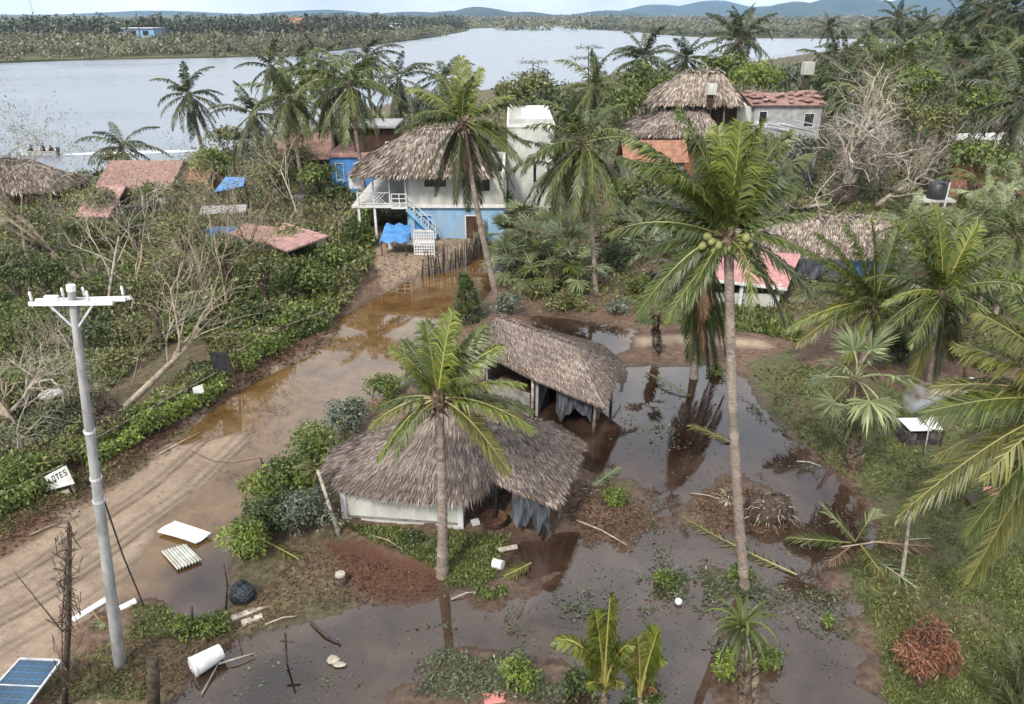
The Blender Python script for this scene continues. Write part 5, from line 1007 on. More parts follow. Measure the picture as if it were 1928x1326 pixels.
n_ = nt.nodes.new("ShaderNodeTexNoise"); n_.inputs['Scale'].default_value = 1.6; n_.inputs['Detail'].default_value = 4; tc_ = nt.nodes.new("ShaderNodeTexCoord"); nt.links.new(tc_.outputs['Object'], n_.inputs['Vector']); mr = nt.nodes.new("ShaderNodeMapRange"); mr.inputs[1].default_value = .42; mr.inputs[2].default_value = .75; mr.inputs[3].default_value = 0; mr.inputs[4].default_value = 3.2
nt.links.new(n_.outputs['Fac'], mr.inputs[0]); ln = nt.nodes.new('ShaderNodeVectorMath'); ln.operation = 'LENGTH'; nt.links.new(tc_.outputs['Object'], ln.inputs[0]); fo_ = nt.nodes.new('ShaderNodeMapRange'); fo_.inputs[1].default_value = .1; fo_.inputs[2].default_value = .72; fo_.inputs[3].default_value = 1; fo_.inputs[4].default_value = 0; nt.links.new(ln.outputs['Value'], fo_.inputs[0]); mu = nt.nodes.new('ShaderNodeMath'); mu.operation = 'MULTIPLY'; nt.links.new(fo_.outputs[0], mu.inputs[0]); nt.links.new(mr.outputs[0], mu.inputs[1]); nt.links.new(mu.outputs[0], v_.inputs['Density']); nt.links.new(v_.outputs[0], o_.inputs['Volume']); P2 = P + np.array([.0, .5, 1.9]); m = MB(); m.ball(P2, .8, 14, 10, .5, (.9, .8, 1.15)); solo('smoke', m, sm_m, loc=P2, kind='stuff', smooth=True)['label'] = 'blue cooking smoke above the stove'
Q0 = G(1697, 1100); m = MB(); T_ = PT(1717, 938, Q0[1]); m.tube([Q0 - Z3 * .2, Q0 + (T_ - Q0) * .35, T_], [.055, .05, .03], 7); lpz = solo('leaning_pole', m, M['bare_wood'], 'pale bare pole standing in the grass before the red-brown shrub', 'pole', Q0)
P = G(1832, 722, .6); m = MB(); m.tube([P, P + Z3 * .2], [.14, .2], 12); solo('basin', m, M['white'], 'small white basin among the fronds right of the smoke', 'basin', P)
P = G(95, 742, .9); m = MB(); m.tube([P - Z3 * .03, P, P + Z3 * .06, P + Z3 * .08], [.45, .47, .38, .1], 16); solo('basin', m, M['white'], 'upturned white basin on the bushes left of the utility pole', 'basin', P, True)
P = G(312, 742, .3); m = MB(); m.ball(P, .2, 10, 8, .5, (1.1, 1, .9), .2, 6); solo('sack', m, M['white'], 'small white sack on the bank beyond the fallen trunk', 'sack', P, True)
# signs
def board(root, px, Y, th, matkey, name='board', dy=(0, 0, 0, 0)):
    Q = np.array([PT(p[0], p[1], Y + d_) for p, d_ in zip(px, dy)]); N = nrm(np.cross(Q[1] - Q[0], Q[3] - Q[0])); N = N if N[1] < 0 else -N; m = MB(); V = np.vstack([Q, Q - N * th]); k = np.arange(4); m.add(V, [np.array([[0, 1, 2, 3], [7, 6, 5, 4]]), np.stack([k, (k + 1) % 4, 4 + (k + 1) % 4, 4 + k], 1)]); part(name, m, M[matkey], root); return Q, N
Bp = G(112, 952); ls = thing('sign_board', 'tilted white sign with black lettering on the roadside bank', 'sign', Bp); Q, N = board(ls, [(84, 898), (124, 877), (140, 911), (95, 923)], Bp[1], .03, 'white')
GL = {'L': [(0, 0, .2, 1), (0, 0, .8, .18)], 'O': [(0, 0, .2, 1), (.65, 0, .85, 1), (0, 0, .85, .17), (0, .83, .85, 1)], 'T': [(.32, 0, .55, 1), (0, .82, .87, 1)], 'E': [(0, 0, .2, 1), (0, 0, .8, .17), (0, .42, .7, .58), (0, .83, .8, 1)], 'S': [(0, 0, .85, .17), (0, .42, .85, .58), (0, .83, .85, 1), (0, .42, .2, 1), (.65, 0, .85, .58)]}
def lettering(txt, Q, N, u0, u1, v0, v1):
    m = MB(); n = len(txt); ex, ey = Q[1] - Q[0], Q[0] - Q[3]
    for i, ch in enumerate(txt):
        for (a, b, c, d_) in GL[ch]:
            ua, uc = u0 + (u1 - u0) * (i + a * .85) / n, u0 + (u1 - u0) * (i + c * .85) / n; va, vc = v0 + (v1 - v0) * b, v0 + (v1 - v0) * d_
            P4 = [Q[3] + ex * u_ + ey * w_ + N * .006 for u_, w_ in ((ua, va), (uc, va), (uc, vc), (ua, vc))]; m.add(P4, np.array([[0, 1, 2, 3]]))
    return m
part('lettering', lettering('LOTES', Q, N, .08, .97, .40, .82), M['ink'], ls)
board(ls, [(96, 934), (128, 921), (133, 930), (99, 942)], Bp[1] - .02, .03, 'bare_wood', 'lower_board'); post(ls, (Q[0][0] + .15, Bp[1] + .06, 0), Q[0] * .8 + Q[1] * .2 + np.array([0, .06, 0]), .035, 'wood', 'leg'); post(ls, (Q[2][0] - .05, Bp[1] + .06, 0), Q[1] * .8 + Q[0] * .2 + np.array([0, .06, 0]), .035, 'wood', 'leg')
Bp = G(377, 775); s2 = thing('sign_board', 'small plain white sign on a post above the hedge', 'sign', Bp); board(s2, [(362, 731), (381, 724), (384, 739), (365, 746)], Bp[1], .03, 'white'); post(s2, Bp, PT(373, 740, Bp[1] + .05), .035, 'wood')
Bp = G(452, 742); s3 = thing('sign_board', 'leaning blank black sign frame at the roadside', 'sign', Bp); board(s3, [(393, 662), (426, 665), (439, 703), (402, 694)], Bp[1] - .05, .03, 'black'); m = MB(); m.beam(Bp - Z3 * .1, PT(426, 663, Bp[1]), .07); m.beam(PT(392, 661, Bp[1] - .03), PT(427, 664, Bp[1] - .03), .05); part('frame', m, M['wood_dark'], s3); m = MB(); m.beam(PT(411, 722, Bp[1] + .4), PT(395, 664, Bp[1]), .06); part('leg', m, M['wood_dark'], s3)
# ---------------------------------------------------------------- palms
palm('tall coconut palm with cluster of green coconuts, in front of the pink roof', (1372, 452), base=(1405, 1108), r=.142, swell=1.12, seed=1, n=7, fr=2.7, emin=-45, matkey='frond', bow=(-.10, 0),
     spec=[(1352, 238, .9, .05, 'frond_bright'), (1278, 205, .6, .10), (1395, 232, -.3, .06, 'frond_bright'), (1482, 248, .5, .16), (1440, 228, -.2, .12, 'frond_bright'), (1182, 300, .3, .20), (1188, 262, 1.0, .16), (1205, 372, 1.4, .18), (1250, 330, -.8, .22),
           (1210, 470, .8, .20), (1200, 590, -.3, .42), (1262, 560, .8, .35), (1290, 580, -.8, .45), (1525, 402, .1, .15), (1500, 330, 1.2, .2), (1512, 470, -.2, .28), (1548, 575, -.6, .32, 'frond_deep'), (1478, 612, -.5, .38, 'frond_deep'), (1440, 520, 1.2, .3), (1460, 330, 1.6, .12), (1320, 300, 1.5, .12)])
P1 = bpy.data.objects['coconut_palm']; c1 = PT(1372, 452, G(1405, 1108)[1]); rng = rng_(51); cmb = MB(); cmb.ball((0, 0, 0), .125, 10, 8, .5, (1, 1, 1.18)); cme = mesh('coconut', cmb, M['coconut'], True)
for px, py in ((1322, 463), (1340, 455), (1344, 470), (1362, 473), (1330, 471), (1404, 448), (1420, 440), (1412, 462), (1352, 462), (1376, 470), (1332, 446), (1396, 464)):
    o = link('coconut', cme, P1, PT(px, py, c1[1] - rng.uniform(.1, .42)) - np.array(P1.location)); o.scale = [rng.uniform(.62, .92)] * 3; o.rotation_euler = (rng.normal(0, .4), rng.normal(0, .4), 0)
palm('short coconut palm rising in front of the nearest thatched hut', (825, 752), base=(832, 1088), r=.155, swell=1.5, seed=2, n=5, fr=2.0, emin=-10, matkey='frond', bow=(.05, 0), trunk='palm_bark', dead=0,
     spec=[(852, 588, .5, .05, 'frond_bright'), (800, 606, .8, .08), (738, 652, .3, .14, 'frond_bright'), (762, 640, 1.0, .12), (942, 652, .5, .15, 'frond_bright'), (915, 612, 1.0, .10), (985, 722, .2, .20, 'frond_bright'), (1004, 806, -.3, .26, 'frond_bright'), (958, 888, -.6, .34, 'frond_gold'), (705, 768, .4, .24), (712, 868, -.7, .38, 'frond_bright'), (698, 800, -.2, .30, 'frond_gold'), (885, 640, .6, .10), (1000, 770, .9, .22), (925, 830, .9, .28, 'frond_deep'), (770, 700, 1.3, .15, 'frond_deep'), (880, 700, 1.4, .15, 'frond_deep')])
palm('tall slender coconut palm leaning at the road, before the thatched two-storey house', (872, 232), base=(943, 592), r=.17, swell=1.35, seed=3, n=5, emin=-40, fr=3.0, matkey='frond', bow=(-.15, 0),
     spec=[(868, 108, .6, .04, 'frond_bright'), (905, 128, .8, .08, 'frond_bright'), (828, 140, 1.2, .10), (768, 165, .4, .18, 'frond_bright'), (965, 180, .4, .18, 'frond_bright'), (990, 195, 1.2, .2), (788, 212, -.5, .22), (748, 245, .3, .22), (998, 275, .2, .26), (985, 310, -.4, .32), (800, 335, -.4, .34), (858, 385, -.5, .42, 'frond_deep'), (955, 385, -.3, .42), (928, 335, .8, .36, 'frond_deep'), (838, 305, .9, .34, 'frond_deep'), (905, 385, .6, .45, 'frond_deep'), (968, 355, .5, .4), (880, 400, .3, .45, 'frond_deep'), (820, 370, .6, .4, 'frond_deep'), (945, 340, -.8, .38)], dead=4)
palm('coconut palm with drooping crown and thin trunk, right of the road end', (1098, 272), base=(1122, 562), fr=4.0, n=30, r=.13, dead=4, seed=4, emin=-86, bow=(.1, 0))
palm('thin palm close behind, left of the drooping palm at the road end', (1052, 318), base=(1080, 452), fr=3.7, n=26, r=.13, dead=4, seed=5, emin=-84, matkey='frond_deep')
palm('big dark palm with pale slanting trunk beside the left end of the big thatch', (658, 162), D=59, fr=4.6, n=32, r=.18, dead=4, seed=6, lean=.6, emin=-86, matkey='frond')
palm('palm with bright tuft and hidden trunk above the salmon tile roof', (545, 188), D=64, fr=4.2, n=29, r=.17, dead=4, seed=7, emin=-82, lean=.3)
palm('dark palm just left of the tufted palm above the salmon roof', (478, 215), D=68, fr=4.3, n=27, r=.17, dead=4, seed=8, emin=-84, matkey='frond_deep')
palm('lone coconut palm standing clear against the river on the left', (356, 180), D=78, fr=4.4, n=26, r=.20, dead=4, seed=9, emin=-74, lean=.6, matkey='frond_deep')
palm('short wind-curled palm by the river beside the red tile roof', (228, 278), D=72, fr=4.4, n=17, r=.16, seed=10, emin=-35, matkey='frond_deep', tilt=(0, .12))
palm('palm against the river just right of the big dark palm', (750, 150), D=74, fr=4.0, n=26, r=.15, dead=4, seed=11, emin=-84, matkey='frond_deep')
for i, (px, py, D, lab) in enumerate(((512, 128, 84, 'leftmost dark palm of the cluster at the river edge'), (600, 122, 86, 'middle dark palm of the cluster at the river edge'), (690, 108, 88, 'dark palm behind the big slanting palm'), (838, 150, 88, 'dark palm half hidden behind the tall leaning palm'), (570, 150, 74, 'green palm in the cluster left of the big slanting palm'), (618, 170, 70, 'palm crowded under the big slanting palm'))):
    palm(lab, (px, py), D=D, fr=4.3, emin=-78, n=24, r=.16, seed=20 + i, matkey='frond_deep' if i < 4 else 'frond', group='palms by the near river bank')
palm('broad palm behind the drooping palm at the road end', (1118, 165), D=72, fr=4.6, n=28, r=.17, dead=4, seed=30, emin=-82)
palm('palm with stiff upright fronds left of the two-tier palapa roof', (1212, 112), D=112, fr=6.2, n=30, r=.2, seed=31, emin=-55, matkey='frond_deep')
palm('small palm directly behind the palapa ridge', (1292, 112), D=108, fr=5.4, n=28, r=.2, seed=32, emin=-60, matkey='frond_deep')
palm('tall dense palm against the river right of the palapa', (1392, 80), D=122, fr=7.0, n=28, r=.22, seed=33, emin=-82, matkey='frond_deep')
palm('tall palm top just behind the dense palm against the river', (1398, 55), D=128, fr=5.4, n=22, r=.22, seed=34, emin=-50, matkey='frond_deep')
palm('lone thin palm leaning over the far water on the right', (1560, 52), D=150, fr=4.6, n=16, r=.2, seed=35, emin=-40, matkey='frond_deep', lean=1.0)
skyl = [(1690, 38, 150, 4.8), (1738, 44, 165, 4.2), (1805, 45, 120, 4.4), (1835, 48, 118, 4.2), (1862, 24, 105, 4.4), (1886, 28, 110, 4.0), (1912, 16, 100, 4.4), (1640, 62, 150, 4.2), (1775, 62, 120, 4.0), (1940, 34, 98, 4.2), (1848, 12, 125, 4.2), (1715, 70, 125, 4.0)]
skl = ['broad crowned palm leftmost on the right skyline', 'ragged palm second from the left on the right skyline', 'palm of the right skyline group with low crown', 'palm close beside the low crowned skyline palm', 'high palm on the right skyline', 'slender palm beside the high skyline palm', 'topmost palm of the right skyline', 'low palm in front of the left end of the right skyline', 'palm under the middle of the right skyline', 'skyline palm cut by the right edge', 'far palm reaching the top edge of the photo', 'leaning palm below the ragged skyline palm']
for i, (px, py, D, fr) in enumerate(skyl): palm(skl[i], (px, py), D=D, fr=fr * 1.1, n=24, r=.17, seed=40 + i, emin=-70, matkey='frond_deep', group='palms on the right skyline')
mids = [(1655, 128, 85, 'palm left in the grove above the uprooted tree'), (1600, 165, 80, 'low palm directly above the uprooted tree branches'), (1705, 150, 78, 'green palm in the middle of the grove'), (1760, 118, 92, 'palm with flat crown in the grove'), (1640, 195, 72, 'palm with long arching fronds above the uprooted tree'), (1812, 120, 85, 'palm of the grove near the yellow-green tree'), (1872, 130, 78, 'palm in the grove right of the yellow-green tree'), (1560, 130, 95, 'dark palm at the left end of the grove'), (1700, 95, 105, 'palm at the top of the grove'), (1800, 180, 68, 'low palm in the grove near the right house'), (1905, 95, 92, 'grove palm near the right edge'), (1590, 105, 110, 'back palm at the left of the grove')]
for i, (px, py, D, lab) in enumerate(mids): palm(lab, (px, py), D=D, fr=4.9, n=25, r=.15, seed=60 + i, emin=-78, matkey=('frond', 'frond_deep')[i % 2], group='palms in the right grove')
palm('big dark palm with hanging fronds at the right edge above the thatched house', (1926, 192), D=52, fr=5.2, n=30, r=.18, seed=80, emin=-84, matkey='frond_deep')
palm('palm behind the tall coconut palm with long skirt of hanging dead fronds', (1312, 472), base=(1308, 712), fr=3.0, n=4, r=.15, seed=81, emin=20, matkey='frond_deep', dead=5, fibre=False,
     spec=[(1330, 700, -.3, .25, 'frond_dry'), (1345, 690, -.5, .2, 'frond_deep'), (1355, 650, .2, .25, 'frond_deep'), (1340, 640, -.6, .22, 'frond_deep'), (1322, 660, -.7, .2, 'frond_dry'), (1310, 620, -.5, .2, 'frond_deep'), (1362, 620, -.2, .3, 'frond_deep'), (1335, 715, -.2, .15, 'frond_deep'), (1328, 600, -.9, .2, 'frond_dry'), (1348, 710, .3, .2, 'frond_deep'), (1296, 680, -.4, .3, 'frond_deep'), (1306, 700, .1, .2, 'frond_deep'), (1370, 690, -.3, .3, 'frond_deep'), (1364, 560, -.3, .3, 'frond_deep'), (1298, 570, -.3, .3, 'frond_deep'), (1376, 640, .1, .35, 'frond_deep'), (1288, 630, .1, .35, 'frond_deep'), (1345, 570, -.5, .3, 'frond_dry'), (1318, 690, -.6, .2, 'frond_deep')])
palm('dense bright palm right of the cooking smoke, arching fronds reaching low', (1775, 556), base=(1748, 745), r=.16, seed=82, n=18, fr=3.3, emin=-20, matkey='frond',
     spec=[(1692, 420, .5, .10, 'frond_bright'), (1760, 385, .8, .06, 'frond_bright'), (1842, 420, .4, .12, 'frond_bright'), (1900, 452, .8, .15), (1662, 572, .2, .36, 'frond_bright'), (1652, 625, -.4, .40), (1712, 735, -.8, .45, 'frond_gold'), (1815, 722, -.7, .45, 'frond_gold'), (1915, 548, 0, .28, 'frond_bright'), (1926, 602, -.5, .34), (1880, 645, .4, .36), (1690, 520, 1.2, .3), (1720, 400, 1.3, .12), (1810, 395, 1.2, .1), (1760, 720, -.4, .5, 'frond_deep'), (1735, 650, -1.0, .5, 'frond_deep'), (1790, 680, .8, .45, 'frond_deep')])
palm('low spreading palm left of the dense bright palm, in front of the grey thatch', (1646, 578), D=31, r=.15, seed=83, n=17, fr=3.0, emin=-20, matkey='frond',
     spec=[(1508, 470, .3, .15), (1538, 438, .8, .12), (1592, 420, 1.2, .1), (1640, 412, .4, .05, 'frond_bright'), (1690, 430, .8, .1), (1482, 622, -.2, .30, 'frond_bright'), (1500, 650, -.7, .34, 'frond_gold'), (1526, 535, .6, .26), (1720, 500, 1.0, .2), (1745, 600, .8, .3), (1588, 690, -.6, .4, 'frond_bright'), (1668, 700, -.6, .42, 'frond_bright'), (1490, 560, .9, .25), (1700, 660, .1, .4)])
palm('golden-green foreground palm whose fronds reach in from the right edge', (2035, 770), D=14.2, lean=3.2, r=.17, seed=84, n=6, fr=3.4, emin=-20, matkey='frond_gold',
     spec=[(1688, 975, -.9, .30, 'frond_gold'), (1735, 778, .2, .20, 'frond'), (1800, 650, .8, .14, 'frond_gold'), (1838, 588, .5, .12, 'frond_gold'), (1895, 545, 1.0, .10, 'frond'), (1818, 1012, -.5, .36, 'frond'), (1822, 1100, -1.0, .44, 'frond_gold'), (1935, 1010, -.8, .4, 'frond'), (1750, 728, 1.0, .2, 'frond_gold'), (1760, 860, .6, .28, 'frond_gold'), (1860, 900, 1.0, .35, 'frond')])
palm('low young palm at the bottom right corner, only its frond tips showing', (1935, 1420), D=11.8, r=.12, seed=85, n=0, matkey='frond_pale', spec=[(1893, 1205, .1, .04, 'frond_pale'), (1925, 1215, .3, .05, 'frond_pale'), (1868, 1260, -.1, .08), (1975, 1230, .2, .1)])
palm('yellow-green wind-broken young palm with thick pale stalks at the bottom edge', (1138, 1302), base=(1140, 1345), rach=.055, t0=.30, r=.10, seed=86, n=0, matkey='frond_bright', trunk='boot_bark', fibre=False,
     spec=[(1148, 1126, .15, .03, 'frond_bright'), (1046, 1206, .1, .55, 'frond_bright'), (1085, 1215, .3, .5, 'frond_gold'), (1188, 1215, .1, .55, 'frond_bright'), (1120, 1150, .3, .08, 'frond_bright'), (1105, 1290, -.2, .5, 'frond_bright'), (1175, 1290, -.2, .6, 'frond_gold')])
palm('smaller yellow-green palm shoot with hanging torn leaves right of the broken young palm', (1205, 1310), base=(1208, 1345), rach=.045, t0=.32, r=.08, seed=87, n=0, matkey='frond_bright', trunk='boot_bark', fibre=False,
     spec=[(1240, 1185, .1, .08, 'frond_bright'), (1252, 1245, -.1, .6, 'frond_bright'), (1200, 1200, .2, .2, 'frond_gold'), (1170, 1250, .1, .5, 'frond_bright'), (1235, 1300, -.2, .6, 'frond_dry')])
fan_palm('boot-barked fan palm with wind-bent leaves beside the cooking stove', (1612, 715), base=(1606, 892), n=17, sc=1.35, seed=1, r=.23, emin=-65, matkey='frond_pale', wind=.3)
fan_palm('small stubby palm standing at the far edge of the flood', (1234, 590), base=(1236, 674), n=8, sc=.75, seed=2, r=.17, emin=5, matkey='frond')
strap_plant('young strappy palm with shaggy boots in the foreground water', (1398, 1180), (1406, 1325), 44, 1.15, .075, 'frond', 3, r=.17)
fans = [(952, 450, 46), (985, 420, 49), (1010, 462, 44), (1045, 440, 46.5), (1070, 472, 43.5), (1000, 500, 42), (1040, 500, 41.5), (1085, 510, 41), (960, 500, 43), (1180, 420, 52), (1215, 455, 48), (1235, 410, 54), (1160, 440, 50), (1270, 500, 42)]
fl = ['silvery fan palm nearest the tall leaning trunk', 'silvery fan palm by the road end', 'full silvery fan palm in the clump middle', 'windblown fan palm in front of the thin palm', 'fan palm at the foot of the thin palms', 'low fan palm at the clump front', 'low fan palm beside the clump front', 'fan palm by the drooping palm trunk', 'fan palm half behind the leaning trunk', 'fan palm in the brush behind the drooping palm', 'fan palm left of the palm with dead skirt', 'far fan palm below the orange tiled roof', 'pale fan palm among brush right of the drooping trunk', 'white-leaved fan palm beside the pink roof']
for i, (px, py, D) in enumerate(fans): fan_palm(fl[i], (px, py), D=D, n=14, sc=1.45, seed=10 + i, r=.12, emin=-60, boots=False, matkey='leaf_grey' if i in (13,) else ('frond_pale' if i % 3 else 'frond'), group='windblown fan palms', wind=.5)
fr2 = [(1860, 395, 39), (1808, 432, 36), (1885, 425, 35), (1850, 350, 45), (1912, 365, 41), (1915, 450, 33), (1705, 425, 41), (1765, 450, 36)]
fl2 = ['pale leafed palm below the thatched house at the right edge', 'pale leafed palm under the black water tank', 'pale leafed palm above the dense bright palm', 'pale leafed palm right of the water tank', 'pale leafed palm near the right edge', 'yellowish leafed palm at the right edge', 'leafed palm left below the water tank', 'leafed palm just behind the dense bright palm']
for i, (px, py, D) in enumerate(fr2): palm(fl2[i], (px, py), D=D, fr=2.7, n=18, r=.12, seed=110 + i, emin=-45, matkey='frond_pale' if i % 2 == 0 else 'frond', group='pale leafed palms on the right', name='young_palm')

# ---------------------------------------------------------------- bare and fallen trees
bare_tree('huge uprooted bare tree with pale sprawling branches below the grove', None, 4.9, .34, d=(.05, -.15, 1), seed=5, maxl=5, spread=1.0, up=.16, f0=.06, nchild=(17, 4, 4, 3, 2), B=np.array([PT(1590, 350, 62)[0], 62, 1.2]), rootball=1.0)
bare_tree('fallen bare tree crown with twigs to the right of the uprooted tree', None, 4.2, .22, d=(.8, -.1, .6), seed=6, maxl=5, spread=1.0, up=.15, nchild=(6, 5, 4, 3, 2), B=np.array([PT(1660, 350, 60)[0], 60, .8]), f0=.15, leaves=900, leafmat_='leaf_olive')
bare_tree('fallen grey branches spreading left from the uprooted tree', None, 4.5, .2, d=(-.9, -.2, .35), seed=7, maxl=5, spread=1.0, up=.1, nchild=(6, 5, 4, 3, 2), B=np.array([PT(1560, 355, 60)[0], 60, .8]), f0=.15, leaves=500, leafmat_='leaf_grey')
bt_spec = [((185, 560), 11.5, .27, (-.75, .15, 1), 11, 'tall bare tree leaning left behind the utility pole top', 'bare_brown', 0), ((205, 600), 6.0, .13, (.30, .3, 1), 12, 'pale forked bare tree behind the utility pole', 'bare_wood', 0), ((362, 620), 5.8, .12, (.02, .1, 1), 13, 'slim bare tree with curved pale stem left of the road', 'bare_brown', 500),
           ((430, 600), 6.0, .12, (-.05, .1, 1), 14, 'bare tree with crooked limbs in the thicket by the hedge', 'bare_brown', 300), ((510, 560), 5.2, .12, (.25, .1, 1), 15, 'bare tree leaning toward the pink patio roof', 'bare_brown', 400), ((250, 600), 5.5, .11, (.15, .2, 1), 16, 'thin bare tree between the pole and the slim bare tree', 'bare_brown', 700),
           ((60, 520), 7.0, .18, (-.25, .1, 1), 17, 'big bare brown tree at the left edge by the thatched house', 'bare_brown', 900), ((20, 640), 5.5, .14, (-.3, .1, 1), 18, 'bare brown tree low at the left edge', 'bare_brown', 600), ((560, 420), 5.5, .12, (.1, 0, 1), 19, 'bare tree with grey twigs below the salmon tile roof', 'bare_wood', 500), ((430, 430), 5.0, .11, (-.1, 0, 1), 20, 'bare tree beside the bright blue tarp', 'bare_brown', 500),
           ((290, 480), 5.5, .13, (.05, .1, 1), 21, 'bare pale tree spreading in front of the grey-green wall', 'bare_wood', 0), ((640, 480), 3.2, .07, (.05, .1, 1), 22, 'small bare tree in the bushes right of the pink patio roof', 'bare_brown', 300), ((320, 700), 3.4, .08, (.2, .1, 1), 23, 'small pale bare tree above the fallen trunk', 'bare_wood', 0), ((115, 420), 5.5, .10, (0, 0, 1), 24, 'wispy leafless tree standing against the river', 'bare_wood', 1500)]
for px, h_, r_, d_, sd, lab, mk_, lv in bt_spec: bare_tree(lab, px, h_ * .72, r_ * .66, d_, sd, 5, .75, .35, (6, 4, 3, 3, 2), mk_, leaves=lv, lsize=.13, leafmat_='leaf_grey' if sd == 24 else 'leaf_olive', group='bare trees left of the road')
# fallen trunk with root plate, left bank
a, b = G(205, 792, .75), G(366, 652, 1.5); d_ = b - a; bare_tree('long fallen trunk with torn root plate on the bank left of the road', None, float(np.linalg.norm(d_)) * .95, .17, d_, 31, 3, .6, .1, (5, 4, 3), 'bare_brown', 'fallen_tree', B=a, rootball=.8, leaves=350, wob=.12, f0=.7)
bare_tree('tangle of torn roots and dead branches beside the lettered sign', (55, 850), 2.8, .13, (-.5, .2, .5), 32, 4, 1.0, .0, (6, 5, 4, 3), 'bare_brown', 'fallen_tree', rootball=.7)
bare_tree('second heap of dead branches at the left edge above the hedge', (10, 800), 2.4, .10, (.6, .2, .4), 33, 4, 1.0, .0, (6, 5, 4, 3), 'bare_wood', 'fallen_tree')

